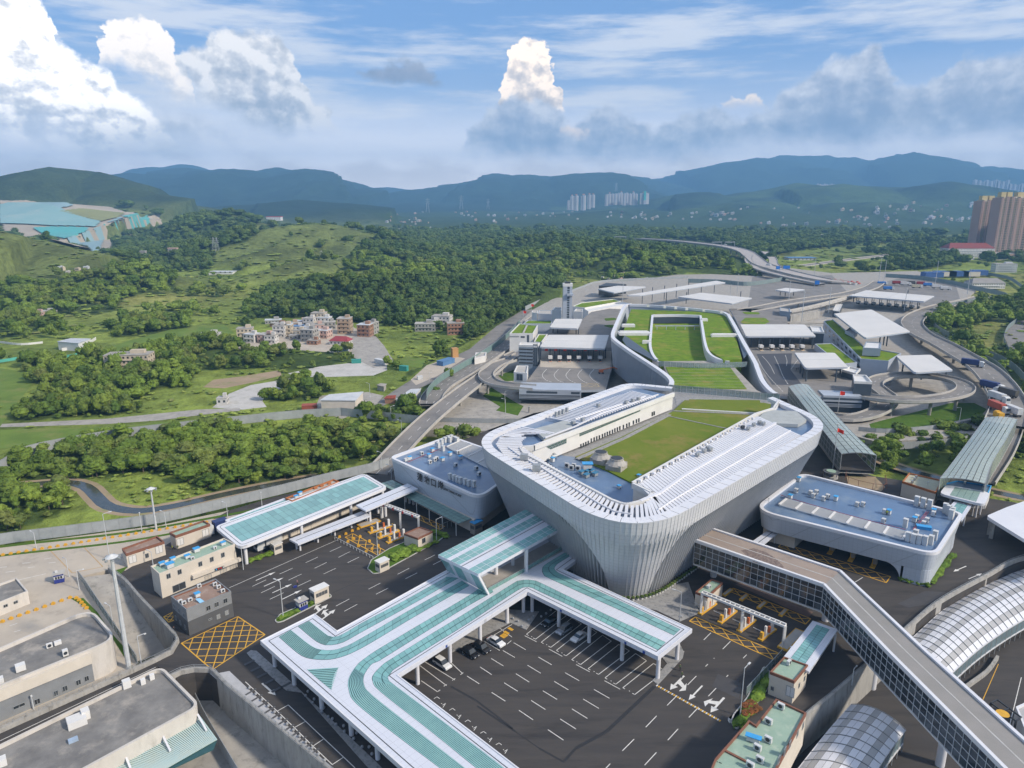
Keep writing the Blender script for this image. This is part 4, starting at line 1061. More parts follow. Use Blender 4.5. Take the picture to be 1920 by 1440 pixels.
# glass fence that crosses behind the lawn (the border line)
def fence(name,label,pts,z,h,m,post_m,step=2.5,group=None,cat='fence',post=.12,panels=True,thick=.06,rail=True):
 P=resample(pts if isinstance(pts[0],Vector) else [at(*p,z) for p in pts],step) if len(pts)>2 else None
 if P is None:
  a,b=(pts if isinstance(pts[0],Vector) else [at(*p,z) for p in pts]);n=max(1,round((b-a).length/step));P=[a.lerp(b,i/n) for i in range(n+1)]
 t_=thing(name,label,cat,P[0],group);n=len(P)-1;up=Z3(h)
 big=MB() if n>150 else None
 for i in range(n):
  a,b=P[i],P[i+1];mb=MB() if big is None else big
  if panels:
   mb.beam(a+up*.5,b+up*.5,thick,h*.94)
   if big is None:mb.build('panel',m,t_)
 if big is not None:o=big.build('panels',m,t_);o['kind']='stuff'
 pm=MB() if n>40 else None
 for i in range(n+1):
  mb=MB() if pm is None else pm;mb.beam(P[i],P[i]+up*1.03,post,post)
  if pm is None:mb.build('post',post_m,t_)
 if pm is not None:o=pm.build('posts',post_m,t_);o['kind']='stuff'
 if rail:
  mb=MB()
  for a,b in zip(P[:-1],P[1:]):mb.beam(a+up,b+up,.1)
  mb.build('top_rail',post_m,t_)
 return t_
M_GLF=mat('fence_glass',(.28,.36,.37),(.22,.30,.31),rough=.25,scale=.3,alpha=.55)
fence('glass_fence','tall grey glazed fence crossing the bridge roof behind the courtyard lawn',[C1(1055,152),C1(1640,205)],ZL,3.0,M_GLF,M_STEEL,2.4)
fence('glass_fence','second tall glazed fence across the green roof nearer the inspection hall',[D5(1310,985),D5(1600,1000),D5(1920,990)],ZL,2.6,M_GLF,M_STEEL,2.6)

# --- planters at the foot of the prow
foot=[]
for k in range(-32,34):
 s=sprow+k*1.35;p,n=on(s);q=base_on(s)+n*1.6;foot.append((q,k))
bus=crown_mesh('planter_bush',99,lobes=3,leaves=50,flat=.9,m=M_LEAFD)
pot=MB();pot.tube([(0,0,0),(0,0,.55)],[.28,.38],10);potm=pot.build('pot',M_WHITEW,None);bushm=bpy.data.objects.new('bush',bus);COL.objects.link(bushm);bushm.scale=(1.3,1.3,1.2)
proto=thing('potted_bush','clipped green bush in a white pot lining the foot of the ribbed terminal','potted bush',(*foot[0][0],0),'potted bushes round the terminal foot');potm.parent=proto;bushm.parent=proto;bushm.location=(0,0,.2)
for q,k in foot[1:]:dup(proto,(q.x,q.y,0),random.uniform(0,6))

# --- low glazed canopy over the drop-off
ZC=6.5
canopy=thing('drop_off_canopy','sprawling white flat canopy with curving teal glass stripes over the drop-off','canopy',at(850,1240,0))
CP=[(488,1202),(590,1151),(632,1183),(842,1067),(1000,978),(1100,1036),(1056,1068),(1298,1180),(1234,1232),(989,1110),(746,1266),(985,1450),(1130,1566),(905,1572),(758,1443)]
cp=[V2(at(*p,ZC)) for p in CP]
mb=MB()
from mathutils.geometry import tessellate_polygon
def polyprism(mb,poly,z0,z1,mi=0):
 poly=ccw(poly);tri=tessellate_polygon([[Vector((p[0],p[1],0)) for p in poly]]);n=len(poly)
 for t_ in tri:
  a,b,c=(Vector((*poly[q][:2],0)) for q in t_)
  t_=t_ if (b-a).cross(c-a).z>0 else t_[::-1]
  mb.face([(*poly[q][:2],z1) for q in t_],mi);mb.face([(*poly[q][:2],z0) for q in t_][::-1],mi)
 for i in range(n):a,b=poly[i],poly[(i+1)%n];mb.face([(*a[:2],z0),(*b[:2],z0),(*b[:2],z1),(*a[:2],z1)],mi)
polyprism(mb,cp,ZC-.9,ZC)
M_PANEL=mat('canopy_panel',(.64,.66,.72),(.60,.62,.68),scale=.12,rough=.35,spec=.5)
def grid_joints(m,ang,sx_,sy_,depth=.72,w=.05):
 t=m.node_tree;p=t.nodes['Principled BSDF'];l=p.inputs['Base Color'].links[0].from_socket
 g=t.nodes.new('ShaderNodeNewGeometry');mp=t.nodes.new('ShaderNodeVectorRotate');mp.rotation_type='Z_AXIS';mp.inputs['Angle'].default_value=-ang;t.links.new(g.outputs['Position'],mp.inputs['Vector'])
 s=t.nodes.new('ShaderNodeSeparateXYZ');t.links.new(mp.outputs[0],s.inputs[0]);outs=[]
 for k,per in ((0,sx_),(1,sy_)):
  d=t.nodes.new('ShaderNodeMath');d.operation='DIVIDE';d.inputs[1].default_value=per;a=t.nodes.new('ShaderNodeMath');a.operation='FRACT';c=t.nodes.new('ShaderNodeMath');c.operation='LESS_THAN';c.inputs[1].default_value=w/per
  t.links.new(s.outputs[k],d.inputs[0]);t.links.new(d.outputs[0],a.inputs[0]);t.links.new(a.outputs[0],c.inputs[0]);outs.append(c.outputs[0])
 mx=t.nodes.new('ShaderNodeMath');mx.operation='MAXIMUM';t.links.new(outs[0],mx.inputs[0]);t.links.new(outs[1],mx.inputs[1])
 x=t.nodes.new('ShaderNodeMix');x.data_type='RGBA';x.blend_type='MULTIPLY';t.links.new(mx.outputs[0],x.inputs[0]);t.links.new(l,x.inputs[6]);x.inputs[7].default_value=(depth,depth,depth,1);t.links.new(x.outputs[2],p.inputs['Base Color'])
grid_joints(M_PANEL,A45,3.1,1.55)
mb.build('deck',M_PANEL,canopy)
g_=MB();ins=inset(cp,1.25);ring_wall(g_,ins,.16,ZC+.002,ZC+.03);g_.build('gutter',M_RUST if False else M_DARK,canopy)
g_=MB();ring_wall(g_,cp,.25,ZC-.02,ZC+.14);g_.build('edge_trim',M_WHITE,canopy)
CA=lambda x,y:(680+x/8,1080+y/8)
CB=lambda x,y:(480+x/8,1130+y/8)
CC=lambda x,y:(960+x/9.6,1020+y/9.6)
pane_n=[0];rest_panes=MB()
def band(Lp,Rp,ncell=None,across=2,louvre=(0,0),parent=canopy,z=ZC,step=2.3):
 Lq=[V2(at(*p,z)) for p in Lp];Rq=[V2(at(*p,z)) for p in Rp]
 def sm_(P):return [V2(p) for p in resample([Vector((*p,0)) for p in P],1.0)]
 Ls,Rs=sm_(Lq),sm_(Rq);length=sum((b-a).length for a,b in zip(Ls[:-1],Ls[1:]));n=ncell or max(2,round(length/step))
 sub=2;A,B=lerp_path(Ls,n*sub+1),lerp_path(Rs,n*sub+1)
 bk=MB();bk.strip([(*p,z+.004) for p in A],[(*p,z+.004) for p in B]);o=bk.build('glazing_bed',M_TEALK,parent)
 lv=MB();e=.03
 for i in range(n):
  if louvre[0] <= i<louvre[1]:
   m=10
   for k in range(m):
    t0,t1=(k+.12)/m,(k+.72)/m
    for j in range(i*sub,(i+1)*sub):
     lv.face([(*A[j].lerp(B[j],t0),z+.06),(*A[j+1].lerp(B[j+1],t0),z+.06),(*A[j+1].lerp(B[j+1],t1),z+.10),(*A[j].lerp(B[j],t1),z+.10)])
   continue
  for k in range(across):
   t0,t1=k/across,(k+1)/across;pb=MB() if pane_n[0]<290 else rest_panes;q0=[];q1=[]
   for j in range(i*sub,(i+1)*sub+1):
    q0.append(A[j].lerp(B[j],t0+e));q1.append(A[j].lerp(B[j],t1-e))
   d=(q0[-1]-q0[0]).normalized()*.04;q0[0]=q0[0]+d;q1[0]=q1[0]+d;q0[-1]=q0[-1]-d;q1[-1]=q1[-1]-d
   pb.strip([(*p,z+.03) for p in q0],[(*p,z+.03) for p in q1])
   if pb is not rest_panes:pb.build('glass_pane',M_TEAL,parent)
   pane_n[0]+=1
 if lv.v:q=lv.build('louvres',M_TEALD,parent);q['kind']='stuff'
# the stripes, surveyed along both edges
band([CB(800,275),CB(1090,500),CB(1180,517),CB(1330,455),CA(0,695),CA(600,380),CA(1260,10)],[CB(630,360),CB(930,600),CB(1100,640),CB(1300,600),CA(0,835),CA(700,450),CA(1440,30)],louvre=(0,4))
band([CB(525,410),CB(820,640),CB(960,702),CB(1150,710),CB(1330,660),CA(0,920),CA(740,490),CA(1490,70)],[CB(340,515),CB(640,770),CB(800,840),CB(1020,860),CB(1240,830),CA(0,1075),CA(800,600),CA(1600,145)],louvre=(0,5))
band([C5(1530,1560),C5(1380,1440),C5(1100,1230),C5(790,985),C5(735,890),C5(735,800),C5(800,700),CA(60,1215),CA(210,1110),CA(900,700),CA(1600,285),(915,1090)],[C5(1680,1540),C5(1560,1440),C5(1240,1190),C5(900,920),C5(845,850),C5(845,780),C5(900,700),CA(230,1285),CA(320,1230),CA(960,830),CA(1600,440),(925,1110)],louvre=(0,25),ncell=52)
band([C5(1780,1540),C5(1640,1440),C5(1330,1190),C5(960,900),C5(905,830),C5(905,780),C5(960,720),CA(320,1310),CA(960,910),CA(1600,520),CC(0,720),CC(120,660),CC(280,640),CC(400,655),CC(520,700),CC(1150,1005),CC(1920,1375),(1000+1490/6,1080+745/6)],
 [C5(1960,1540),C5(1840,1440),C5(1500,1180),C5(1060,850),C5(1018,815),C5(1012,795),C5(1030,775),CA(440,1425),CA(1000,1070),CA(1600,697),CC(0,900),CC(200,785),CC(280,772),CC(360,790),CC(500,860),CC(1100,1140),CC(1700,1440),(1000+1400/6,1080+835/6)],louvre=(0,22),ncell=78)
band([CC(1250,90),CC(790,380),CC(762,440),CC(800,497),CC(1100,640),CC(1920,1010),(1000+1655/6,1080+600/6)],[CC(1140,40),CC(640,340),CC(545,430),CC(560,540),CC(690,630),CC(1920,1185),(1000+1580/6,1080+670/6)])
o=rest_panes.build('glass_panes',M_TEAL,canopy);o['kind']='stuff'
tri=[CB(760,1000),CB(900,1008),CB(1060,998),CB(1240,970),CB(1180,1060),CB(1145,1180),CB(1130,1310),CB(940,1155)]
mb=MB();mb.face([(*V2(at(*p,ZC)),ZC+.004) for p in tri][::-1]);mb.build('glazing_bed',M_TEALK,canopy)
lv=MB()
for k in range(13):
 t=(k+.2)/13;t2=(k+.75)/13
 a,b=CB(760,1000),CB(1240,970);c,d=CB(1130,1310),CB(1130,1310)
 f=lambda P,Q,t:(P[0]+(Q[0]-P[0])*t,P[1]+(Q[1]-P[1])*t)
 P0,P1,Q0,Q1=f(a,c,t),f(b,c,t),f(a,c,t2),f(b,c,t2)
 lv.face([(*V2(at(*p,ZC)),ZC+.05) for p in (P0,P1,Q1,Q0)][::-1])
q=lv.build('louvres',M_TEALD,canopy);q['kind']='stuff'
# columns
def column(base,z1,r,parent,name='column',z0=0.0,m=None):
 mb=MB();mb.tube([(base[0],base[1],z0),(base[0],base[1],z1)],r,14);return mb.build(name,m or M_WHITE,parent,True)
for p in (C5(212,718),C5(350,848),C5(545,1018),C5(755,1205),C5(942,1375),C5(1150,1560),C5(1225,842),C5(1455,685),C5(1668,540),C5(1860,408),C6(308,333),C6(370,328),C6(560,432),C6(775,545),C6(1008,672),C6(1262,802),C6(1398,668),CC(1118,535)):
 b=at(*p,0);column(b,ZC-.8,.46,canopy)
# blue signs hung on the fascia
for p in (C6(475,262),C6(578,316),C6(686,368),C6(798,425),C6(915,482),C6(1037,545),C6(1167,612),C5(1310,640),C5(1432,568)):
 b=at(*p,ZC-.4);o=MB();o.box((b.x-.1,b.y-.12,ZC-.85),(.55,.1,.6),A45 if p[0]<900 else A45-math.pi/2);o.build('bay_sign',mat('sign_blue',(.03,.07,.32),rough=.5,scale=1.),canopy)

# --- raised link canopy to the terminal
ZU=13.6
link=thing('link_canopy','higher teal and white striped glass canopy with folded end leading into the terminal','canopy',at(900,1100,0))
DD=lambda x,y:(780+x/5.647,920+y/5.647)
ul=[DD(235,680),DD(1240,160),DD(1330,110)];lr=[DD(660,885),DD(1580,375),DD(1680,318)]
a0,a1=V2(at(*ul[0],ZU)),V2(at(*ul[2],ZU));b0,b1=V2(at(*lr[0],ZU)),V2(at(*lr[2],ZU))
MB().prism([a0,a1,b1,b0],ZU-.8,ZU).build('deck',M_PANEL,link)
fr=[0,.22,.31,.54,.76,1]
botA,botB=at(*DD(330,850),ZC+.1),at(*DD(765,1095),ZC+.1)
for k,(t0,t1) in enumerate(zip(fr[:-1],fr[1:])):
 if k in (1,3):
  if k==3:
   MB().beam((*a0.lerp(b0,.60),ZU+.02),(*a1.lerp(b1,.60),ZU+.02),.22,.03).build('gutter',M_DARK,link)
 else:
  n=17
  for i in range(n):
   for h in range(2):
    u0,u1=t0+(t1-t0)*(h/2)+.004,t0+(t1-t0)*((h+1)/2)-.004;s0,s1=(i+.03)/n,(i+.97)/n
    mb=MB();mb.face([(*a0.lerp(b0,u0).lerp(a1.lerp(b1,u0),s0),ZU+.02),(*a0.lerp(b0,u1).lerp(a1.lerp(b1,u1),s0),ZU+.02),(*a0.lerp(b0,u1).lerp(a1.lerp(b1,u1),s1),ZU+.02),(*a0.lerp(b0,u0).lerp(a1.lerp(b1,u0),s1),ZU+.02)])
    mb.build('glass_pane',M_TEAL,link)
 # folded end
 T0,T1=a0.lerp(b0,t0),a0.lerp(b0,t1);B0,B1=botA.lerp(botB,t0),botA.lerp(botB,t1)
 mb=MB();mb.face([(*T0,ZU),(*T1,ZU),tuple(B1),tuple(B0)][::-1]);mb.build('end_glass' if k not in (1,3) else 'end_panel',M_TEAL if k not in (1,3) else M_PANEL,link)
MB().beam((*b0,ZU-.4),tuple(botB),.5).build('end_frame',M_WHITE,link)
MB().prism([V2(at(*DD(700,920),ZC)),V2(at(*DD(1640,420),ZC)),V2(at(*DD(1700,560),ZC)),V2(at(*DD(770,1070),ZC))],ZC+.01,ZC+.06).build('terrace_floor',mat('terrace_beige',(.40,.37,.34),scale=.5,rough=.8),link)
column(at(*DD(1165,855),ZC),ZU-.8,.55,link,z0=ZC);column(at(*DD(848,885),ZC),ZU-.8,.5,link,z0=ZC);column(at(*DD(1025,790),ZC),ZU-.8,.5,link,z0=ZC);column(at(*DD(1445,545),ZC),ZU-.8,.5,link,z0=ZC)
for k,pp in enumerate(([DD(765,1075),DD(1150,860)],[DD(1180,840),DD(1640,570)])):
 fence('glass_balustrade',('low green glass balustrade along the open terrace under the raised canopy, %s of its column'%('left','right')[k]),[at(*p,ZC+.05) for p in pp],ZC,1.15,mat('balustrade_glass',(.22,.42,.38),rough=.2,alpha=.6,scale=.5),M_STEEL,1.2,cat='balustrade',post=.06,thick=.03)
# --- generic buildings
class Wall:
 "an upright wall plane through two plan points; gives points on it by sight line"
 def __init__(s,a,b,inside):
  s.a=V2(a);s.b=V2(b);d=(s.b-s.a).normalized();s.d=d;n=Vector((d.y,-d.x))
  if n.dot(V2(inside)-s.a)>0:n=-n
  s.n=n;s.n3=Vector((n.x,n.y,0))
 def hit(s,u,v):
  d=Vector(ray(u,v));o=Z3(CAM_H);t=(Vector((s.a.x,s.a.y,0))-o).dot(s.n3)/d.dot(s.n3);return o+d*t
 def window(s,c,w,h,parent,m=None,name='window',frame=None,out_=.06,mull=1):
  "window centred on the sight line c, size in metres, with its frame"
  p=s.hit(*c);d=Vector((s.d.x,s.d.y,0));up=Z3(1)
  q=[p-d*w/2-up*h/2,p+d*w/2-up*h/2,p+d*w/2+up*h/2,p-d*w/2+up*h/2];mb=MB()
  mb.face([x+s.n3*out_*.4 for x in q]);o=mb.build(name,m or M_GLASSD,parent)
  mb=MB();f=.09
  for a,b in ((0,1),(1,2),(2,3),(3,0)):mb.beam(q[a]+s.n3*out_*.5,q[b]+s.n3*out_*.5,f)
  for k in range(mull):t=(k+1)/(mull+1);mb.beam(q[0].lerp(q[1],t)+s.n3*out_*.5,q[3].lerp(q[2],t)+s.n3*out_*.5,f*.7)
  mb.build('window_frame',frame or M_STEEL,o);return o
def rect_from(poly):return [V2(p) for p in poly]
def block(name,label,roofpx,z0,z1,wallm,roofm,cat='building',group=None,par=.5,copm=None,r=0,thick=.35,base=None,rdrop=None):
 "walls, roof and parapet as parts; roofpx surveyed at the parapet top"
 fp=ccw([V2(at(*p,z1)) for p in roofpx])
 if r:fp=rounded(fp,r,6)
 c=sum((V2(p) for p in fp),Vector((0,0)))/len(fp)
 t_=thing(name,label,cat,(c.x,c.y,z0),group)
 MB().prism(fp,z0,z1-par if par else z1,top=False,bottom=True).build('wall',wallm,t_)
 MB().prism(inset(fp,.02),z1-par-.25,z1-par+.001,bottom=False).build('roof',roofm,t_)
 if par:mb=MB();ring_wall(mb,inset(fp,-.03),thick,z1-par-.3,z1);mb.build('parapet',copm or wallm,t_)
 return t_,fp,c
def walls_of(fp_px,z,c):
 P=[V2(at(*p,z)) for p in fp_px];return [Wall(P[i],P[(i+1)%len(P)],c) for i in range(len(P))]
def unit(label,c,d,m=None,cap=False,name='air_unit',cat='air unit',group=None,rz=A45,fan=False):
 return boxthing(name,label,cat,c,d,rz,m or M_ACW,group,cap=.14 if cap else None,fan=fan)

# --- left inspection building
ZT=7.0
insp=thing('inspection_hall','long low inspection hall with rounded teal glass roof on round columns beside the left lanes','inspection building',at(560,1000,0))
rp=[V2(at(*p,ZT)) for p in ((402,987),(683,887),(727,913),(450,1027))];R1=ccw(rounded(rp,2.4,5))
MB().prism(R1,ZT-.9,ZT).build('roof_deck',M_WHITE,insp)
mb=MB();ring_wall(mb,inset(R1,.9),.14,ZT+.002,ZT+.03);mb.build('gutter',M_DARK,insp)
def glass_grid(P,z,n,m,parent,mat_=None,gap=.05,name='glass_pane',bed=True):
 "panes over a plan quad P[0]-P[1]-P[2]-P[3], n along 0-1, m along 1-2"
 if bed:b=MB();b.face([(*p,z+.004) for p in P]);b.build('glazing_bed',M_TEALK,parent)
 A=lambda s,t:(P[0].lerp(P[1],s)).lerp(P[3].lerp(P[2],s),t)
 Ls=(P[1]-P[0]).length;Lt=(P[2]-P[1]).length;gs,gt=gap/Ls,gap/Lt
 for i in range(n):
  for j in range(m):
   mb=MB();q=[A(i/n+gs,j/m+gt),A((i+1)/n-gs,j/m+gt),A((i+1)/n-gs,(j+1)/m-gt),A(i/n+gs,(j+1)/m-gt)]
   mb.face([(*p,z+.03) for p in q]);mb.build(name,mat_ or M_TEAL,parent)
def inq(P,s0,s1,t0,t1):
 A=lambda s,t:(P[0].lerp(P[1],s)).lerp(P[3].lerp(P[2],s),t);return [A(s0,t0),A(s1,t0),A(s1,t1),A(s0,t1)]
glass_grid(inq(rp,.035,.965,.16,.84),ZT,26,3,insp)
bodyq=inq(rp,.22,.95,.12,.60);MB().prism(bodyq,0,ZT-1.4).build('wall',M_CREAM,insp)
for k in range(9):
 a=bodyq[3].lerp(bodyq[2],k/8);MB().beam((*a,.1),(*a,ZT-1.45),.16,.1).build('wall_joint',M_KERB,insp)
for p in (C2(305,948),C2(690,790),C2(1030,640),C2(1250,560)):
 b=at(*p,0);column(b,ZT-.85,.5,insp)
rq=[V2(at(*p,6.4)) for p in (C2(155,645),C2(560,495),C2(660,520),C2(190,680))]
MB().prism(rq,5.8,6.4).build('rear_roof',M_WHITE,insp);glass_grid(inq(rq,.05,.98,.25,.72),6.4,10,1,insp)
ann,fp,c=block('plant_annex','narrow annex with orange brown copings behind the teal roofed inspection hall',[C2(572,492),C2(905,362),C2(945,378),C2(620,515)],0,7.2,M_CREAM,mat('pale_screed',(.45,.42,.37),rough=.9,scale=.5),'annex',copm=mat('orange_coping',(.42,.15,.05),rough=.7,scale=.8))
for k,(x,y) in enumerate(((648,490),(675,466))):unit('white box with bright blue cap on the annex behind the teal roof, %s'%('nearer','farther')[k],at(*C2(x,y+8),6.7),(1.1,.9,.9),cap=True)
for k,(x,y) in enumerate(((782,430),(877,398),(825,415))):
 mb=MB();mb.box(at(*C2(x,y),6.7),(1.2,.5,.6),A45);solo('roof_vent',mb,MATS['orange_coping'],'orange brown roof vent on the annex, %s'%('nearest','farthest','middle')[k],'roof vent','orange vents on the annex')
# white walkway canopies
def flat_canopy(name,label,pxs,z,cols,th=.55,m=None,glass=None,colr=.38,slot=True,cat='canopy',z0=0):
 P=[V2(at(*p,z)) for p in pxs];c=sum(P,Vector((0,0)))/len(P);t_=thing(name,label,cat,(c.x,c.y,z0))
 MB().prism(P,z-th,z).build('deck',m or M_PANEL,t_)
 if slot:MB().beam((*P[0].lerp(P[3],.5).lerp(P[1].lerp(P[2],.5),.03),z+.02),(*P[1].lerp(P[2],.5).lerp(P[0].lerp(P[3],.5),.03),z+.02),.2,.03).build('gutter',M_DARK,t_)
 if glass:glass_grid(inq(P,*glass[0]),z,glass[1],glass[2],t_,M_TEAL)
 for q in cols:column(at(*q,z0),z-th+.02,colr,t_,z0=z0)
 return t_,P
flat_canopy('walkway_canopy','long low white walkway canopy on paired columns in front of the inspection hall wall',[C2(598,778),C2(1100,585),C2(1165,612),C2(660,812)],3.6,[C2(652,848),C2(676,856),C2(775,792),C2(798,800),C2(892,745),C2(915,752),C2(1010,692),C2(1030,698)],colr=.3)
flat_canopy('walkway_canopy','higher short white walkway canopy reaching towards the port building with the lettering',[C2(1062,543),C2(1418,393),C2(1490,428),C2(1130,582)],6.3,[C2(1135,650),C2(1160,662),C2(1215,598),C2(1243,628),C2(1268,620),C2(1408,520),C2(1433,530),C2(1460,540)],colr=.42)

# --- port building with lettering (left) and its twin (right)
def port_building(label,pxs,zt,zb,r,roof_in=1.0):
 P=[V2(at(*p,zt)) for p in pxs];F=ccw(rounded(P,r,8));c=sum(P,Vector((0,0)))/4
 t_=thing('port_building',label,'port building',(c.x,c.y,0));n=len(F)
 B=inset(F,.9)
 mb=MB()
 for i in range(n):
  j=(i+1)%n;mb.face([(*B[i],zb),(*B[j],zb),(*F[j],zt),(*F[i],zt)])
 mb.face([(*p,zb) for p in B][::-1]);mb.build('clad_band',M_BAND,t_)
 mb=MB();ring_wall(mb,F,roof_in,zt-.9,zt+.02);mb.build('rim',M_WHITE,t_)
 MB().prism(inset(F,roof_in-.05),zt-1.2,zt-.8).build('roof',M_ROOFBL,t_)
 return t_,P,F,c
M_BAND=mat('tiled_cladding',(.50,.54,.60),(.46,.50,.56),scale=.12,rough=.4)
grid_joints(M_BAND,A45,1.2,1.2,.8,.05);add_courses(M_BAND,1.1,.82,w=.05)
portL,PL,FL,cL=port_building('white port building with Chinese lettering and a shiny blue roof behind the left lanes',[(729,857),(843,816),(992,868),(899,934)],12.5,4.2,[3.5,3,3,4])
gq=inset(FL,3.0)
MB().prism(inq(PL,.0,.93,.30,.94),0,4.2).build('ground_floor',M_CREAM,portL)
WL=Wall(PL[0],PL[3],cL);M_INK=mat('letter_black',(.012,.012,.015),rough=.5,scale=1.)
def text_mesh(s,size,name='lettering',parent=None,m=None,origin=None,xdir=None,up=None,extr=.03):
 cu=bpy.data.curves.new('lettering','FONT');cu.body=s;cu.size=size;cu.extrude=extr;cu.offset=size*.012;cu.align_x='CENTER';cu.align_y='CENTER'
 to=bpy.data.objects.new('lettering',cu);COL.objects.link(to);bpy.context.view_layer.update()
 me=bpy.data.meshes.new_from_object(to.evaluated_get(bpy.context.evaluated_depsgraph_get()));bpy.data.objects.remove(to)
 x=Vector(xdir).normalized();u=Vector(up).normalized();nn=x.cross(u);M4=Matrix.Translation(Vector(origin)-wloc(parent)) @ Matrix((x,u,nn)).transposed().to_4x4()
 me.transform(M4);me.materials.clear();me.materials.append(m or M_DARK)
 o=bpy.data.objects.new(name,me);COL.objects.link(o);o.parent=parent;return o
def wall_text(w,s,c,size,parent,m=None,off=.12,flip=False):
 p=w.hit(*c)+w.n3*off;x=Vector((w.d.x,w.d.y,0));
 if x.cross(Z3(1)).dot(w.n3)<0:x=-x
 return text_mesh(s,size,'lettering',parent,m,p,x,(0,0,1))
for ch,p in zip('蓮塘口岸',((1507,352),(1557,373),(1603,391),(1652,409))):wall_text(WL,ch,C2(*p),3.0,portL,M_INK,off=.3)
wall_text(WL,'LIAN TANG PORT',C2(1731,453),1.15,portL,M_INK,off=.3)
# glazed awning on the lane side
wa_,wb_=PL[0].lerp(PL[3],.03),PL[0].lerp(PL[3],.92);AQ=[wa_+WL.n*5.2,wa_+WL.n*.1,wb_+WL.n*.1,wb_+WL.n*5.2]
aw=thing('glass_awning','long green glass awning over the lanes under the lettered port building','awning',(AQ[0].x,AQ[0].y,0))
MB().prism(AQ,4.3,4.42).build('frame',M_STEEL,aw);glass_grid([AQ[1],AQ[2],AQ[3],AQ[0]],4.45,22,3,aw,mat('awning_glass',(.22,.34,.30),rough=.25,spec=.7,scale=.5),gap=.1)
for k in range(7):
 a=AQ[0].lerp(AQ[3],.03+k*.157);MB().tube([(*a,0),(*a,4.3)],.12,8).build('post',M_WHITEW,aw)
# roof equipment, left building
def roof_at(x,y,z):return at(*C2(x,y),z)
zq=11.72
for k,(x,y) in enumerate(((1632,145),(1655,122),(1678,108),(1700,98),(1722,92),(1745,102),(1762,110),(1664,168),(1712,108))):
 mb=MB();c=roof_at(x,y,zq);mb.box(c,(1.1,1.1,1.9),A45);mb.box(c+Z3(1.9),(1.25,1.25,.1),A45);solo('duct_riser',mb,M_ACW,'tall white duct box in the cluster at the back corner of the lettered building roof','duct box','duct boxes at the back corner of the left blue roof')
for k,(x,y) in enumerate(((1713,365),(1740,375),(1763,385),(1784,393),(1818,402),(1842,412),(1878,417))):
 mb=MB();c=roof_at(x,y,zq);mb.box(c,(1.0,1.0,2.0),A45);mb.box(c+Z3(2.0),(1.2,1.2,.1),A45);solo('duct_riser',mb,M_ACW,'white duct box in the row along the front right edge of the left blue roof','duct box','row of duct boxes on the left blue roof')
for k,(x,y) in enumerate(((1405,240),(1425,232),(1435,228))):unit('white unit near the left end of the lettered building roof, %s'%('left','middle','right')[k],roof_at(x,y,zq),(1.1,.9,1.0),cap=k==2)
for k,(x,y,cp_) in enumerate(((1590,165,1),(1567,205,1),(1712,192,1),(1785,218,1),(1660,230,1),(1572,248,0),(1605,232,0),(1618,222,0),(1750,268,0),(1893,290,0),(1912,330,0),(1515,188,0),(1765,180,0))):
 unit('%s on the left blue roof, %s'%('white box with blue cap' if cp_ else 'grey fan unit',('farthest left','above the pair of fan units','middle of the back row','right of the back row','beside the hatch slabs','leftmost of three','middle of three','rightmost of three','alone in the open middle','near the right edge','at the right edge','alone near the left edge','by the slatted corner')[k]),roof_at(x,y+8,zq),(1.2,1.0,1.1),cap=bool(cp_),fan=not cp_)
mb=MB();mb.beam(roof_at(1420,245,zq+.4),roof_at(1700,130,zq+.4),.12);mb.beam(roof_at(1700,130,zq+.4),roof_at(1915,240,zq+.4),.12);mb.build('red_pipe',mat('fire_pipe_red',(.38,.05,.05),rough=.5,scale=1.),portL)
sq=[V2(at(*C2(*p),12.2)) for p in ((1690,140),(1790,95),(2180,270),(2060,330))]
for i in range(14):
 mb=MB();a,b=sq[0].lerp(sq[1],i/13),sq[3].lerp(sq[2],i/13);mb.beam((*a,12.2),(*b,12.2),.22,.3);mb.build('roof_slat',M_WHITEW,portL)
for i in range(6):
 mb=MB();a,b=sq[0].lerp(sq[3],i/5),sq[1].lerp(sq[2],i/5);mb.beam((*a,12.3),(*b,12.3),.4,.4);mb.build('slat_beam',M_WHITEW,portL)

portR,PR,FR,cR=port_building('white port building with rounded corner, blue roof and lane openings right of the terminal',[(1410,955),(1503,886),(1808,962),(1757,1041)],10.3,4.4,[7,4,3,5],1.0)
# solid right part down to the ground, walls behind the lanes
solidq=inq(PR,.0,1,.80,1.0);solidq=[V2(p) for p in rounded([PR[3].lerp(PR[0],.0),PR[3].lerp(PR[0],.17),PR[2].lerp(PR[1],.17),PR[2]],[5,0,0,3],6)]
mb=MB();S_=inset(solidq,.95);mb.prism(S_,0,4.5,bottom=False);mb.build('end_block',M_BAND,portR)
MB().prism([PR[0].lerp(PR[1],.30).lerp(PR[3].lerp(PR[2],.30),.10),PR[1].lerp(PR[2],.1),PR[2].lerp(PR[1],.1),PR[0].lerp(PR[1],.62).lerp(PR[3].lerp(PR[2],.62),.88)],0,4.5).build('back_wall',M_DARK,portR)
MB().prism([PR[0].lerp(PR[3],.06).lerp(PR[1],.08),PR[0].lerp(PR[1],.8),(PR[0].lerp(PR[3],.25)).lerp(PR[1].lerp(PR[2],.25),.8),PR[0].lerp(PR[3],.25).lerp(PR[1].lerp(PR[2],.25),.08)],0,4.45).build('office_wall',M_CREAM,portR)
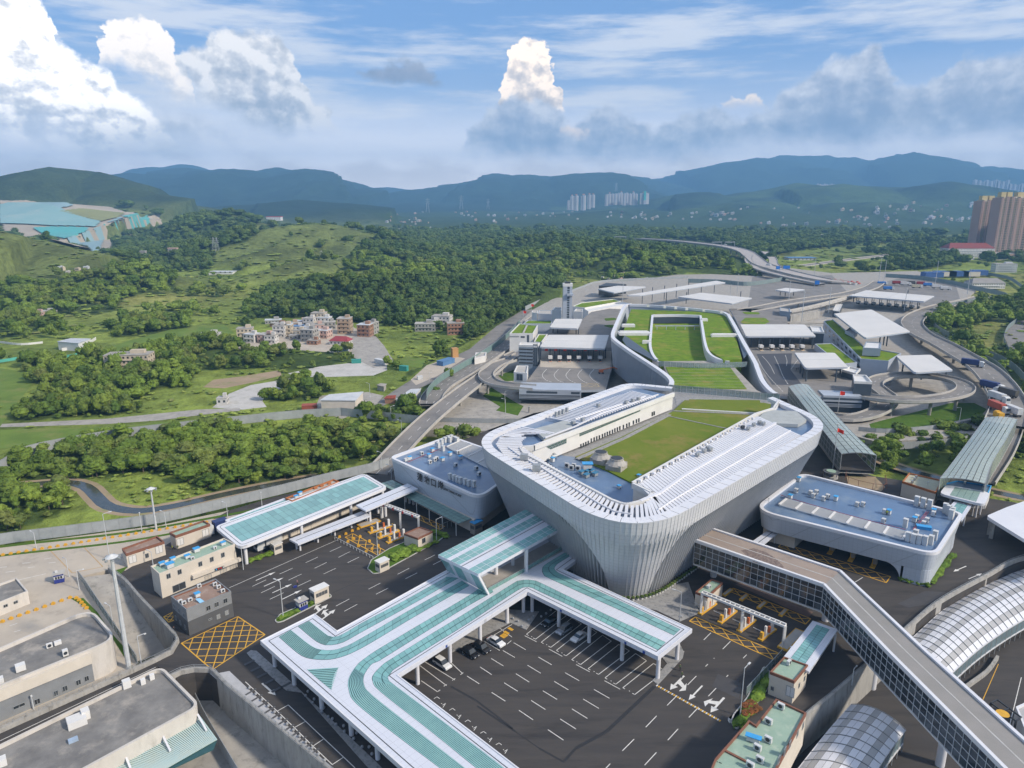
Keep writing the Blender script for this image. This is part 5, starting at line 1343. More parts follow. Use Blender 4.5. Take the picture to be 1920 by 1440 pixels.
# curved spandrel at the right end of the lane opening
WR=Wall(PR[0],PR[3],cR);a=PR[3].lerp(PR[0],.16);d=(PR[0]-PR[3]).normalized();sp=MB();nn=-WR.n*1.0
prev=None
for k in range(9):
 t=k/8*math.pi/2;x=4.2*(1-math.cos(t));z=4.4*math.sin(t);q=a+d*x+nn
 if prev:sp.face([(*prev[0],prev[1]),(*q,z),(*q,4.5),(*prev[0],4.5)])
 prev=(q,z)
sp.build('arch_spandrel',M_BAND,portR)
sl=[V2(at(*C8(*p),10.0)) for p in ((225,985),(275,945),(1110,1175),(1080,1225))]
for i in range(9):
 mb=MB();a,b=sl[0].lerp(sl[1],i/8),sl[3].lerp(sl[2],i/8);mb.beam((*a,10.05),(*b,10.05),.22,.3);mb.build('roof_slat',M_WHITEW,portR)
for i in range(8):
 mb=MB();a,b=sl[0].lerp(sl[3],i/7),sl[1].lerp(sl[2],i/7);mb.beam((*a,10.12),(*b,10.12),.6,.45);mb.build('slat_beam',M_WHITEW,portR)
zr=9.52
def r8(x,y,z=zr):return at(*C8(x,y),z)
WRS=['leftmost','second','third','fourth','fifth','sixth','seventh','rightmost']
for k,(x,y) in enumerate(((1173,990),(1217,1002),(1263,1015),(1370,1040),(1395,1055),(1418,1068),(1410,1085))):
 mb=MB();c=r8(x,y);mb.box(c,(1.2,1.2,3.0),A45);mb.box(c+Z3(3.0),(1.35,1.35,.1),A45);solo('duct_riser',mb,M_ACW,'tall white duct box at the back right of the right blue roof, %s'%WRS[k],'duct box','tall duct boxes at the back of the right blue roof')
for k,(x,y) in enumerate(((1113,1235),(1152,1248),(1190,1255),(1232,1262),(1272,1258),(1300,1225),(1165,1218),(1095,1140))):
 mb=MB();c=r8(x,y);mb.box(c,(1.1,1.1,2.6),A45);mb.box(c+Z3(2.6),(1.25,1.25,.1),A45);solo('duct_riser',mb,M_ACW,'white duct box at the near corner of the right blue roof, %s'%('leftmost','second from left','third from left','fourth from left','fifth from left','rightmost','behind the row','standing alone')[k],'duct box','duct boxes at the near corner of the right blue roof')
for k,(x,y,c_) in enumerate(((340,890,0),(440,905,0),(460,925,0),(480,900,0),(530,945,0),(558,930,0),(615,945,1),(762,985,0),(803,985,0),(952,1035,0),(983,1040,1),(945,1100,0),(1175,1075,0),(1160,1092,1),(1245,1095,0),(1222,1118,0),(1292,1035,1),(1290,1050,0),(360,812,1),(300,935,1))):
 unit('%s on the right blue roof, %s'%('white box with blue cap' if c_ else 'fan unit',('near the left end','left of the cluster','front of the cluster','right of the cluster','front of a pair','rear of a pair','alone in the middle','left of the twin units','right of the twin units','by a blue capped box','beside a worker','alone near the slats','above the red pipes','left of the red pipes','right of the red pipes','in front of the red pipes','at the back right','just in front of the back right box','at the far left corner','at the left slat end')[k]),r8(x,y+10),(1.2,1.0,1.3),cap=bool(c_),fan=not c_)
mb=MB();c=r8(1225,1150);mb.box(c,(3.6,1.5,.8),A45-1.2);mb.box(c+Z3(.8),(3.8,1.7,.15),A45-1.2);solo('blue_duct',mb,M_ACB,'long bright blue duct trunk near the front right of the right blue roof','duct')
for pts in ([(235,915),(290,935),(405,970),(650,1040),(875,1100),(1100,1155)],[(1150,1155),(1250,1025)],[(1165,1150),(1262,1030)]):
 mb=MB();Q=[r8(x,y,zr+.45) for x,y in pts]
 for a,b in zip(Q[:-1],Q[1:]):mb.beam(a,b,.12)
 mb.build('red_pipe',MATS['fire_pipe_red'],portR)
# lane islands under the right building with booths
for k,(x,y) in enumerate(((868,215),(980,255),(1100,290))):
 c=at(*C7(x,y),0);t_=thing('toll_island','yellow striped kiosk island in the lane opening of the right port building, %s'%('left','middle','right')[k],'toll island',c,'islands under the right port building')
 MB().box(c,(4.5,1.3,.2),A45+.1).build('kerb',M_YEL,t_);MB().box(c+Vector((.8,.8,.2)),(1.6,1.1,2.3),A45+.1).build('booth',mat('booth_beige',(.36,.31,.25),scale=1.,rough=.6),t_);MB().tube([c+Vector((-1,-1,.2)),c+Vector((-1,-1,2.4))],.1,8).build('post',M_YEL,t_)

# --- small buildings on the left
s1,fp,c=block('storage_shed','flat cream shed with brown coping and stained roof, nearer of the two sheds',[C3(878,722),C3(1130,632),C3(1182,672),C3(906,762)],0,4.3,M_CREAM,M_ROOFBR,'shed',copm=M_RUST,thick=.3)
W_=Wall(V2(at(*C3(906,762),4.3)),V2(at(*C3(1182,672),4.3)),c);W_.window(C3(955,800),1.9,2.2,s1,M_WHITEW,'door');W_.window(C3(1145,730),1.9,2.2,s1,M_WHITEW,'door');W_.window(C3(1058,775),.9,1.3,s1)
s2,fp,c=block('storage_shed','flat cream shed with pale green roof, farther of the two sheds',[C3(1220,606),C3(1465,520),C3(1512,546),C3(1262,632)],0,4.3,M_CREAM,M_ROOFG,'shed',copm=M_RUST,thick=.3)
W_=Wall(V2(at(*C3(1262,632),4.3)),V2(at(*C3(1512,546),4.3)),c);W_.window(C3(1298,675),1.9,2.2,s2,M_WHITEW,'door');W_.window(C3(1480,610),1.9,2.2,s2,M_WHITEW,'door')
off,fp,c=block('office_block','two storey cream office block with blue capped boxes on its pale green roof',[C3(1085,850),C3(1612,648),C3(1692,690),C3(1146,905)],0,7.1,M_CREAM,M_ROOFG,'office block',copm=M_CREAM,thick=.25)
W_=Wall(V2(at(*C3(1146,905),7.1)),V2(at(*C3(1692,690),7.1)),c)
for x,y in ((1213,922),(1293,892),(1442,835),(1524,802),(1604,770)):W_.window(C3(x,y),1.0,1.3,off)
W_.window(C3(1290,1000),3.4,1.9,off,M_DARK,'gateway');
for x,y in ((1500,940),(1610,895),(1680,860)):W_.window(C3(x,y),1.9,2.0,off,mat('shutter_beige',(.52,.47,.40),rough=.7,scale=1.),'shutter')
p0,p1=W_.hit(*C3(1376,925)),W_.hit(*C3(1722,795));mb=MB();q=W_.n3*.55;mb.beam(p0+q,p1+q,1.1,.9);mb.build('balcony',M_CREAM,off)
mb=MB();a,b=W_.hit(*C3(1530,868)),W_.hit(*C3(1598,846));mb.beam(a+W_.n3*1.15,b+W_.n3*1.15,.08,.6);mb.build('dark_sign',M_DARK,off)
for t,mm in ((.1,M_ACB),(.35,M_RED),(.6,M_RED),(.85,M_ACW)):
 mb=MB();e=a.lerp(b,t);e2=a.lerp(b,t+.12);mb.beam(e+W_.n3*1.2,e2+W_.n3*1.2,.05,.4);mb.build('sign_mark',mm,off)
for k,(x,y,cap_,s) in enumerate(((1168,848,1,1.2),(1225,862,1,1.7),(1246,812,1,1.1),(1350,795,1,1.2),(1386,802,0,.9),(1416,748,1,1.4),(1548,728,0,.9),(1607,700,1,1.2))):
 unit('%s on the cream office block roof, %s'%('blue capped white box' if cap_ else 'small fan unit',('leftmost','largest, second from left','behind the largest','middle of the roof','right of the middle box','right of centre','near the right end','rightmost')[k]),at(*C3(x,y),6.6),(s,s*.75,s*.7),cap=bool(cap_),fan=not cap_)
dk,fp,c=block('grey_guardhouse','two tone grey guardhouse with rusty brown flat roof beside the yellow box junction',[C3(1231,1066),C3(1550,940),C3(1662,1030),C3(1341,1162)],0,7.0,M_GREYM,M_ROOFBR,'guardhouse',copm=M_GREYM,thick=.25)
FPd=[V2(at(*C3(*p),7.0)) for p in ((1231,1066),(1550,940),(1662,1030),(1341,1162))]
MB().prism(inset(FPd,-.06),0,3.7,top=True,bottom=False).build('dark_base',M_GREYW,dk)
mb=MB();ring_wall(mb,inset(FPd,.25),.25,6.45,6.75);mb.build('inner_coping',M_RUST,dk)
WS=Wall(FPd[3],FPd[2],c);WW=Wall(FPd[0],FPd[3],c)
for x,y in ((1500,1152),(1560,1126),(1622,1100)):WS.window(C3(x,y),1.0,1.2,dk,out_=.1)
for x,y in ((1572,1213),(1632,1184)):WS.window(C3(x,y),.9,1.1,dk,M_STEEL,out_=.22)
WS.window(C3(1512,1232),.8,.4,dk,out_=.22)
for x,y in ((1255,1138),(1288,1170),(1325,1204)):WW.window(C3(x,y),.8,1.1,dk,out_=.1)
for x,y in ((1270,1222),(1302,1256),(1337,1290)):WW.window(C3(x,y),.8,1.1,dk,out_=.22)
for k,(x,y,cc) in enumerate(((1435,1005,0),(1548,992,0),(1575,1012,0),(1605,1040,0),(1370,1105,0),(1298,1118,0),(1325,1128,0),(1422,1072,1))):
 unit('%s on the rusty guardhouse roof, %s'%('blue capped box with blue sheet' if cc else 'air conditioner',('near the back edge','back right','second back right','at the right parapet','front middle','front left corner','next to the front left corner','in the middle')[k]),at(*C3(x,y),6.5),(1.0,.5,.8) if not cc else (1.1,.9,.9),cap=bool(cc),fan=not cc)
mb=MB();p=[at(*C3(x,y),6.5+h) for x,y,h in ((1405,1085,.9),(1440,1080,.9),(1475,1105,.15),(1440,1118,.15))];mb.face(p);mb.face([q-Z3(.05) for q in p][::-1]);solo('blue_sheet',mb,mat('pale_blue_sheet',(.25,.50,.75),scale=1.,rough=.5),'pale blue corrugated sheet sloping from the blue capped box on the guardhouse roof','sheet')
lw,fp,c=block('low_office','low white block with grey felt roof at the left edge of the concrete yard',[(31,1083),(52,1108),(-60,1153),(-95,1128)],0,3.6,M_WARM,M_ROOFGR,'office')
W_=Wall(V2(at(52,1108,3.6)),V2(at(-60,1153,3.6)),c);W_.window(C3(113,1110),.9,.7,lw);W_.window(C3(40,1136),.9,.7,lw)
b1px=[(-200,1301),(170,1140),(220,1197),(-160,1350)]
b1,fp,c=block('warehouse','big warehouse with weathered grey felt roof and rounded corner below the concrete yard',b1px,0,7.6,M_WARM,M_ROOFGR,'warehouse',r=[0,4,4,0][0:4],thick=.5,par=.8)
P1=[V2(at(*p,7.6)) for p in b1px];W_=Wall(P1[2],P1[3],c)
mb=MB();a=P1[2].lerp(P1[3],.16)+W_.n*.1;b=P1[3]+W_.n*.1;mb.prism([a,b,b-W_.n*.08,a-W_.n*.08],0,4.6);mb.build('grey_wall_band',M_GREYM,b1)
mb=MB();a=P1[2].lerp(P1[3],.16)+W_.n*.7;b=P1[3]+W_.n*.7;mb.prism([a,b,b-W_.n*.68,a-W_.n*.68],4.6,7.0);mb.build('fascia',M_CREAM,b1)
for x,y,w in ((677,718,.8),(612,748,.9),(507,795,.9),(436,832,.8),(290,897,1.0),(148,932,2.0)):W_.window(C4(x,y),w,1.2 if w<2 else .7,b1,out_=.3)
def b1p(x,y,z=6.85):return at(*C4(x,y),z)
for k,(x,y,d) in enumerate(((390,480,(1.1,.5,1.0)),(455,455,(1.3,.8,.8)),(515,540,(1.0,.9,1.3)),(165,655,(1.7,1.4,1.3)),(0,760,(1.4,1.2,1.2)))):
 unit('roof box on the rounded corner warehouse, %s'%('fan unit farthest right','flat topped','tall with dark opening','large on the left','cut by the left edge')[k],b1p(x,y),d,M_WHITEW,fan=k in (0,2),rz=A45-.1)
b2px=[(-220,1503),(302,1248),(376,1322),(-80,1572)]
b2,fp,c=block('depot_building','large depot with stained dark felt roof and pale rounded parapet at the lower left corner',b2px,-7,1.7,M_WARM,M_ROOFGR,'depot',r=2.5,thick=.55,par=.7)
for k,(x,y,d) in enumerate(((605,1080,(3.2,2.6,1.5)),(675,1030,(1.4,1.6,1.9)),(995,790,(1.5,1.3,1.7)),(1122,765,(.9,.8,1.2)),(1192,728,(.9,.8,1.2)),(575,1215,(1.6,.9,.6)),(15,1400,(1.6,1.5,1.4)))):
 unit('pale roof box on the depot roof, %s'%('largest in the middle','stepped behind the largest','by the long parapet','left of the two small vents','right of the two small vents','low and bluish','cut by the left edge')[k],at(*C4(x,y),.85),d,M_WHITEW if k != 5 else mat('bluish_box',(.35,.45,.58),scale=1.),name='roof_box',cat='roof box',rz=A45-.12)
lc=[C4(1540,985),C4(1640,1120),C4(1695,1195),C4(1670,1260),C4(1160,1500),C4(760,1440),C4(1000,1300)]
LQ=[at(*p,-1.6) for p in lc];lt=thing('louvred_canopy','green blue louvred canopy with rounded tip along the depot','canopy',LQ[0]-Z3(5.4))
MB().prism(LQ,-2.1,-1.9).build('frame',M_TEALK,lt)
P2=[V2(p) for p in LQ];da=(P2[0]-P2[5]).normalized();db=(P2[3]-P2[0]).normalized()
o_=P2[5]-da*3;mb=MB();L0=(P2[0]-P2[5]).length+8
for k in range(46):
 t=k/45;a=P2[5].lerp(P2[0],t);b=V2(LQ[4]).lerp(P2[3],t)-(Vector((0,0)));b=V2(LQ[4]).lerp(V2(LQ[2]),t);mb.beam((*a,-1.72),(*b,-1.72),.26,.12)
q=mb.build('louvres',mat('aqua_louvre',(.42,.58,.58),(.48,.56,.50),scale=.3,rough=.4),lt);q['kind']='stuff'
for k in range(3):
 a=at(*[C4(1545,1000),C4(1265,1150),C4(975,1310)][k],-.6);b=at(*[C4(1615,1125),C4(1332,1285),C4(1020,1419)][k],-1.4);MB().beam(a,b,.35).build('arm',M_WHITE,lt)

# --- retaining walls, parapets, overpass
def parapet(label,pts,z,h=1.05,t=.3,m=None,zb=-9,name='retaining_wall',rail=True,cat='wall'):
 P=resample([at(*p,z) for p in pts],2.2);t_=thing(name,label,cat,P[0]-Z3(0))
 L_,R_=offset(P,-t),offset(P,t);mb=MB();n=len(P)
 up=lambda q,zz:(q.x,q.y,zz)
 for i in range(n-1):
  a,b,c,d=L_[i],L_[i+1],R_[i+1],R_[i]
  mb.face([up(a,zb),up(b,zb),up(b,z+h),up(a,z+h)]);mb.face([up(c,zb),up(d,zb),up(d,z+h),up(c,z+h)]);mb.face([up(a,z+h),up(b,z+h),up(c,z+h),up(d,z+h)])
 for q,w in ((L_[0],R_[0]),(L_[-1],R_[-1])):mb.face([up(q,zb),up(w,zb),up(w,z+h),up(q,z+h)])
 mb.build('wall',m or M_CONCW,t_)
 if rail:
  mb=MB()
  for i in range(n):
   mb.beam(P[i]+Z3(h),P[i]+Z3(h+.75),.07)
   if i<n-1:
    for k in (.35,.75):mb.beam(P[i]+Z3(h+k),P[i+1]+Z3(h+k),.06)
  mb.build('railing',M_STEEL,t_)
 return t_
parapet('pale retaining wall with railing curving from the sunken lane to the left edge',[(205,1070),(236,1094),(262,1124),(296,1160),(322,1189),(334,1205),(322,1226),(292,1241),(200,1284),(100,1329),(0,1374),(-120,1430)],0)
parapet('pale retaining wall with railing over the arch and beside the bollard pavement',[(318,1275),(340,1264),(365,1259),(395,1260),(425,1290),(461,1320),(530,1377),(608,1441),(700,1516)],0)
parapet('grey retaining wall with railing along the curved edge of the right upper road',[(2060,1030),(1920,1050),(1850,1083),(1760,1133),(1700,1183),(1640,1238),(1560,1308),(1500,1358),(1440,1424),(1370,1510)],0)
ov=slab('overpass_road',px([(332,1210),(345,1225),(330,1268),(296,1250),(0,1396),(-150,1470),(-150,1445),(0,1375),(290,1243)]),-1.0,.02,M_ASPH)
mb=MB();L=[at(*p,.028) for p in ((292,1251),(0,1389))];mb.beam(L[0],L[1],.15,.01);mb.build('edge_line',M_LINE,ov)
# pavement with bollard balls beside the wall
pvp=px([(393,1262),(410,1262),(430,1258),(624,1441),(720,1530),(690,1530),(608,1441),(461,1321)],.05);pv_=MB();polyprism(pv_,pvp,-.05,.05);pv_=pv_.build('bollard_pavement',mat('pale_paving',(.46,.46,.47),(.38,.38,.39),scale=.5,rough=.8),None,kind='structure')
BALL=MB();BALL.tube([(0,0,0),(0,0,.1),(0,0,.3),(0,0,.5),(0,0,.6)],[.12,.24,.3,.24,.06],10)
mpb=BALL.build('stone_ball',mat('stone_ball',(.35,.36,.38),scale=2.,rough=.6),None,True)
tag(mpb,'round grey stone bollard on the pavement','bollard','stone ball bollards on the left pavement');firstb=[True]
def ball(p,label,group):
 if firstb[0]:o=mpb;firstb[0]=False
 else:o=mpb.copy();COL.objects.link(o)
 o.location=(p[0],p[1],.05);o['label']=label;o['group']=group
for k in range(13):
 p=at(*C5(30+k*44.5,880+k*43.0),0);ball(p,'round grey stone bollard in the row on the wall side pavement at the lower left','stone balls on the lower left pavement')
for k in range(11):
 q=at(*C5(40+k*44.5,900+k*43.0),0);MB().box((q.x,q.y,.056),(2.6,.5,.01),A45+.1).build('paving_stripe',M_PAVED,pv_)
# --- glazed footbridge on the right
ZF,ZG=12.0,5.2
fb=thing('footbridge','long elevated footbridge with dark gridded glass sides running to the lower right corner','footbridge',at(1560,1180,0))
Lp=[at(1303,1012,ZF),at(1545,1096,ZF),at(1666,1222,ZF),at(1885,1442,ZF),at(1960,1518,ZF)]
Rp=[at(1336,992,ZF),at(1575,1071,ZF),at(1734,1221,ZF),at(1922,1390,ZF),at(2020,1478,ZF)]
for i,(m,nm) in enumerate(((M_BROWNR,'roof_brown'),(M_TAUPE,'roof'),(M_TAUPE,'roof'),(M_TAUPE,'roof'))):
 MB().prism([Lp[i],Lp[i+1],Rp[i+1],Rp[i]],ZF-1.0,ZF-.1).build('roof_felt',m,fb)
 for P in (Lp,Rp):
  MB().beam(P[i]-Z3(.15),P[i+1]-Z3(.15),.7,.9).build('roof_edge',M_WHITE,fb)
 MB().beam(Lp[i].lerp(Rp[i],.5)-Z3(.085),Lp[i+1].lerp(Rp[i+1],.5)-Z3(.085),.3,.02).build('roof_joint',M_KERB,fb)
 MB().prism([Lp[i],Lp[i+1],Rp[i+1],Rp[i]],ZG-.6,ZG).build('floor',M_WHITEW,fb)
 for side,P in (('L',Lp),('R',Rp)):
  a,b=P[i],P[i+1];Q=Rp if side=='L' else Lp;inw=(Q[i].lerp(Q[i+1],.5)-a.lerp(b,.5));inw.z=0
  d=(b-a).normalized();n_=Vector((d.y,-d.x,0));n_=n_ if n_.dot(inw)<0 else-n_
  n=max(1,round((b-a).length/1.75));zs=[ZG-.2,ZG+1.6,ZG+3.2,ZG+4.8,ZF-.5]
  if side=='L':
   for k in range(n):
    s0,s1=k/n,(k+1)/n
    for j in range(4):
     mb=MB();p,q=a.lerp(b,s0),a.lerp(b,s1);mb.face([(p.x,p.y,zs[j]),(q.x,q.y,zs[j]),(q.x,q.y,zs[j+1]),(p.x,p.y,zs[j+1])]);mb.build('glass_pane',M_GLASSD,fb)
  else:
   mb=MB();mb.face([(a.x,a.y,zs[0]),(b.x,b.y,zs[0]),(b.x,b.y,zs[-1]),(a.x,a.y,zs[-1])]);mb.build('glass_side',M_GLASSD,fb)
  mb=MB()
  for k in range(n+1):p=a.lerp(b,k/n)+n_*.06;mb.beam((p.x,p.y,zs[0]),(p.x,p.y,zs[-1]),.09)
  for z in zs:mb.beam((a.x+n_.x*.07,a.y+n_.y*.07,z),(b.x+n_.x*.07,b.y+n_.y*.07,z),.09)
  mb.build('mullions',M_FIN,fb)
# burnt patch on the brown felt
bp=[at(1430+40*math.cos(k*.7)+random.uniform(-9,9),1048+13*math.sin(k*.7)+12*math.cos(k*.7)+random.uniform(-3,3),ZF-.08) for k in range(9)]
mb=MB();mb.face([(p.x,p.y,ZF-.09) for p in bp]);
m_=mat('scorched_felt',(.10,.075,.07),(.27,.21,.18),scale=1.6,rough=.95);mb.build('stain',m_,fb)
for p in (C7(225,350),C7(835,590),C7(1090,960),C7(1460,1380)):
 z0=0 if p[1]<1200 else-7.5;b=at(*p,z0);column(b,ZG-.5,.85,fb,z0=z0)

# --- arched road covers below
def tube_cover(label,Lpx,Rpx,z,rise,bays,group):
 Ls=[V2(p) for p in resample([at(*p,z) for p in Lpx],2)];Rs=[V2(p) for p in resample([at(*p,z) for p in Rpx],2)]
 A,B=lerp_path(Ls,bays+1),lerp_path(Rs,bays+1);t_=thing('road_cover',label,'arched road cover',(A[0].x,A[0].y,-7.5),group)
 m=9
 def P(a,b,k,off=0.):t=k/m;return (*a.lerp(b,t),z+rise*math.sin(math.pi*t)**.8+off)
 for k in range(m):
  band_m=[M_WHITE,M_TCG,M_WHITE,M_WHITE,M_TCG,M_WHITE,M_WHITE,M_TCG,M_WHITE][k]
  for i in range(bays):
   mb=MB();a0_,a1_=A[i].lerp(A[i+1],.02),A[i].lerp(A[i+1],.98);b0_,b1_=B[i].lerp(B[i+1],.02),B[i].lerp(B[i+1],.98)
   mb.face([P(a0_,b0_,k+.02),P(a1_,b1_,k+.02),P(a1_,b1_,k+.98),P(a0_,b0_,k+.98)]);mb.build('roof_panel',band_m,t_)
 for i in range(bays+1):
  mb=MB()
  for k in range(m):mb.beam(P(A[i],B[i],k,.12),P(A[i],B[i],k+1,.12),.09)
  for q in (A[i],B[i]):mb.beam((*q,-7.5),(*q,z+.1),.16)
  mb.build('rib_arch',M_STEEL,t_)
 for q in (A,B):
  for i in range(bays):
   mb=MB();mb.face([(*q[i],z-3.2),(*q[i+1],z-3.2),(*q[i+1],z-.1),(*q[i],z-.1)]);mb.build('side_panel',M_TCS,t_)
   mb=MB();mb.beam((*q[i],z-.15),(*q[i+1],z-.15),.3,.35);mb.beam((*q[i],z-3.3),(*q[i+1],z-3.3),.25,.3);mb.build('edge_beam',M_WHITE,t_)
 return t_
M_TCG=mat('smoked_panel',(.46,.45,.44),(.40,.395,.39),scale=.3,rough=.35);M_TCS=mat('side_glass',(.18,.25,.28),rough=.2,spec=.7,scale=.3)
tube_cover('arched white and grey striped road cover curving away behind the glazed footbridge on the right',[(1680,1222),(1710,1197),(1776,1139),(1844,1098),(1920,1068),(2080,1020)],[(1770,1275),(1786,1259),(1844,1209),(1920,1160),(1990,1128),(2120,1075)],-2.2,1.6,36,'arched road covers')
tube_cover('arched white and grey striped road cover in front of the glazed footbridge at the bottom',[(1597,1321),(1550,1375),(1500,1438),(1420,1540)],[(1697,1368),(1672,1400),(1645,1440),(1570,1560)],-2.2,1.6,13,'arched road covers')
# lower roads: parapet and pylon clutter
parapet('low kerb wall beside the sunken road under the footbridge',[(1760,1345),(1800,1300),(1850,1262),(1870,1235)],-7.4,h=.9,zb=-7.6,rail=False,name='kerb_wall')
pline_low=lambda a,b,m=M_LINE:line(at(*a,-7.49),at(*b,-7.49),.15,-7.492,m,None,'lane_line')
for a,b,m in (((1835,1330),(1872,1245),M_YEL),((1893,1360),(1915,1270),M_LINE)):
 o=pline_low(a,b,m);o['kind']='structure'
gt=thing('sign_gantry','dark steel gantry with a round yellow mark beside the lower right end of the footbridge','gantry',at(1880,1350,-7.5))
for a,b in (((1858,1318),(1905,1352)),((1870,1312),(1915,1345)),((1858,1318),(1870,1312)),((1905,1352),(1915,1345)),((1880,1334),(1892,1328))):
 MB().beam(at(*a,-1),at(*b,-1),.25).build('beam',M_DARK,gt)
for a in ((1858,1318),(1905,1352)):q=at(*a,-1);MB().beam((q.x,q.y,-7.5),q,.3).build('post',M_DARK,gt)
q=at(1880,1338,-.8);MB().tube([q,q+Z3(.08)],1.2,16).build('round_mark',M_YEL,gt)
# end building at the right of the bridge
block('bridge_house','pale block cut by the right edge at the end of the striped road cover',[(1905,1325),(1960,1300),(2010,1340),(1925,1375)],-7.5,-1.0,M_WHITE,M_TCG,'building')

# --- right foreground: green roofed buildings
g6px=[C7(235,1345),C7(420,1135),C7(457,1160),C7(568,1018),C7(733,1095),C7(560,1420),C7(480,1530),C7(180,1480)]
g6,fp,c=block('checkpoint_building','green roofed checkpoint building marked 6B with red brown copings at the bottom',g6px,0,7.2,M_CREAM,M_ROOFG,'checkpoint building',copm=M_RUST,thick=.3,par=.4)
W_=Wall(V2(at(*C7(235,1345),7.2)),V2(at(*C7(235+60,1345+23),7.2)),c);wall_text(W_,'6B',C7(256,1372),1.1,g6,M_GREYW)
W_=Wall(V2(at(*C7(733,1095),7.2)),V2(at(*C7(560,1420),7.2)),c)
for x,y in ((714,1165),(684,1208),(643,1268),(615,1305),(582,1352)):W_.window(C7(x,y),1.0,1.4,g6)
mb=MB();a,b=at(*C7(285,1300),6.9),at(*C7(410,1365),6.9);mb.beam(a,b,.4,.35);mb.build('roof_rib',M_RUST,g6)
for k,(x,y,cc) in enumerate(((592,1062,0),(525,1145,0),(523,1245,0),(478,1355,0),(425,1385,0),(465,1290,0),(442,1240,1))):
 unit('%s on the green roof marked 6B, %s'%('blue topped unit' if cc else 'outdoor fan unit',('farthest','second farthest','right of the blue topped unit','front middle','nearest','below the blue topped unit','in the middle')[k]),at(*C7(x,y+12),6.8),(1.3,.6,1.1) if not cc else (2.2,.9,.9),cap=bool(cc),fan=not cc,rz=A45-1.57 if not cc else A45-1.3)
gh,fp,c=block('gate_house','small cream gatehouse with green roof and red brown coping beside the short teal canopy',[C7(535,870),C7(612,788),C7(742,833),C7(668,922)],0,5.4,M_CREAM,M_ROOFG,'gatehouse',copm=M_RUST,thick=.28,par=.35)
W_=Wall(V2(at(*C7(535,870),5.4)),V2(at(*C7(668,922),5.4)),c);W_.window(C7(645,980),1.6,2.3,gh,M_WHITEW,'door');W_.window(C7(547,962),.6,.9,gh,M_GREYW)
W_=Wall(V2(at(*C7(668,922),5.4)),V2(at(*C7(742,833),5.4)),c);W_.window(C7(693,945),.7,1.1,gh);W_.window(C7(722,908),.7,1.1,gh)
unit('white fan unit on the gatehouse green roof',at(*C7(636,832),5.1),(1.2,.6,.9),fan=True)
t_,P=flat_canopy('lane_canopy','short white canopy with teal striped glazing tucked under the bend of the footbridge',[C7(607,792),C7(768,592),C7(905,640),C7(748,872)],5.0,[C7(700,900),C7(880,760),C7(640,830)],slot=False,glass=((.06,.94,.22,.74),16,2),colr=.25)
wc=flat_canopy('link_walk','narrow white covered walk between the terminal and the right port building',[C8(40,1235),C8(165,1148),C8(228,1170),C8(110,1265)],3.6,[C8(190,1250),C8(222,1240),C8(75,1290)],colr=.14,th=.25)
# right end: small plant buildings behind the right port building
pb_,fp,c=block('plant_house','beige plant house with cream roof and orange brown coping behind the right port building',[C8(1078,820),C8(1125,762),C8(1355,812),C8(1310,895)],0,5.5,M_CREAM,mat('cream_roof',(.45,.45,.34),scale=.4,rough=.8),'plant house',copm=MATS['orange_coping'],thick=.3)
for k,(x,y) in enumerate(((1145,835),(1162,815),(1172,800))):unit('dark fan unit on the cream roofed plant house, %s'%('nearest','middle','farthest')[k],at(*C8(x,y),5.0),(.9,.6,.8),M_STEEL,fan=True)
pb2,fp,c=block('gate_office','small blue roofed gate office at the right edge behind the oval canopy',[C8(1350,838),C8(1460,815),C8(1695,850),C8(1670,905),C8(1400,880)],0,5.6,M_WHITEW,M_ROOFBL,'gate office',copm=M_ACB,thick=.25)
for k,(x,y) in enumerate(((1510,840),(1640,870),(1632,888))):unit('unit on the small blue gate office roof, %s'%('left','right rear','right front')[k],at(*C8(x,y),5.1),(.9,.6,.9),fan=True)
def oval_canopy(label,pts,z,r,n,m,cols):
 P=[V2(at(*p,z)) for p in pts];F=ccw(rounded(P,r,6));t_=thing('oval_canopy',label,'canopy',(P[0].x,P[0].y,0));MB().prism(F,z-.8,z).build('deck',M_WHITE,t_)
 glass_grid(inq(P,.07,.93,.22,.8),z,n,m,t_,mat('pale_green_glass',(.30,.42,.37),rough=.3,scale=.4,spec=.6));
 for q in cols:column(at(*q,0),z-.75,.3,t_)
oval_canopy('white rounded canopy with pale green panes at the right end of the port building',[C8(1335,905),C8(1380,845),C8(1685,895),C8(1650,985)],6.5,2.5,8,4,[C8(1400,1020),C8(1582,1070),C8(1630,1010),C8(1612,1050)])
t_,P=flat_canopy('entry_canopy','small low canopy with green glass beside the right port building corner',[C8(1400,1000),C8(1440,955),C8(1560,985),C8(1490,1095)],5.0,[C8(1500,1130),C8(1560,1060)],slot=False,glass=((.1,.9,.2,.8),5,2),colr=.2)
rw=thing('truck_canopy','wide white truck canopy cut by the right edge of the view','canopy',at(1900,1010,0))
P=[V2(at(*p,7)) for p in (C8(1660,1060),C8(1800,1000),C8(1960,945),(2060,1000),(2000,1060))];F=rounded(P,[2,0,0,0,0],5);MB().prism(F,6.0,7.0).build('deck',M_WHITE,rw)
for q in (C8(1690,1215),C8(1675,1190),(1960,1065),(1985,1020)):b=at(*q,0);MB().box(b,(1.0,1.0,6.0),A45).build('column',M_CONCW,rw)
MB().prism([V2(at(*p,0)) for p in ((1880,985),(1990,960),(2050,990),(1960,1020))],0,5.9).build('inner_wall',M_DARK,rw)
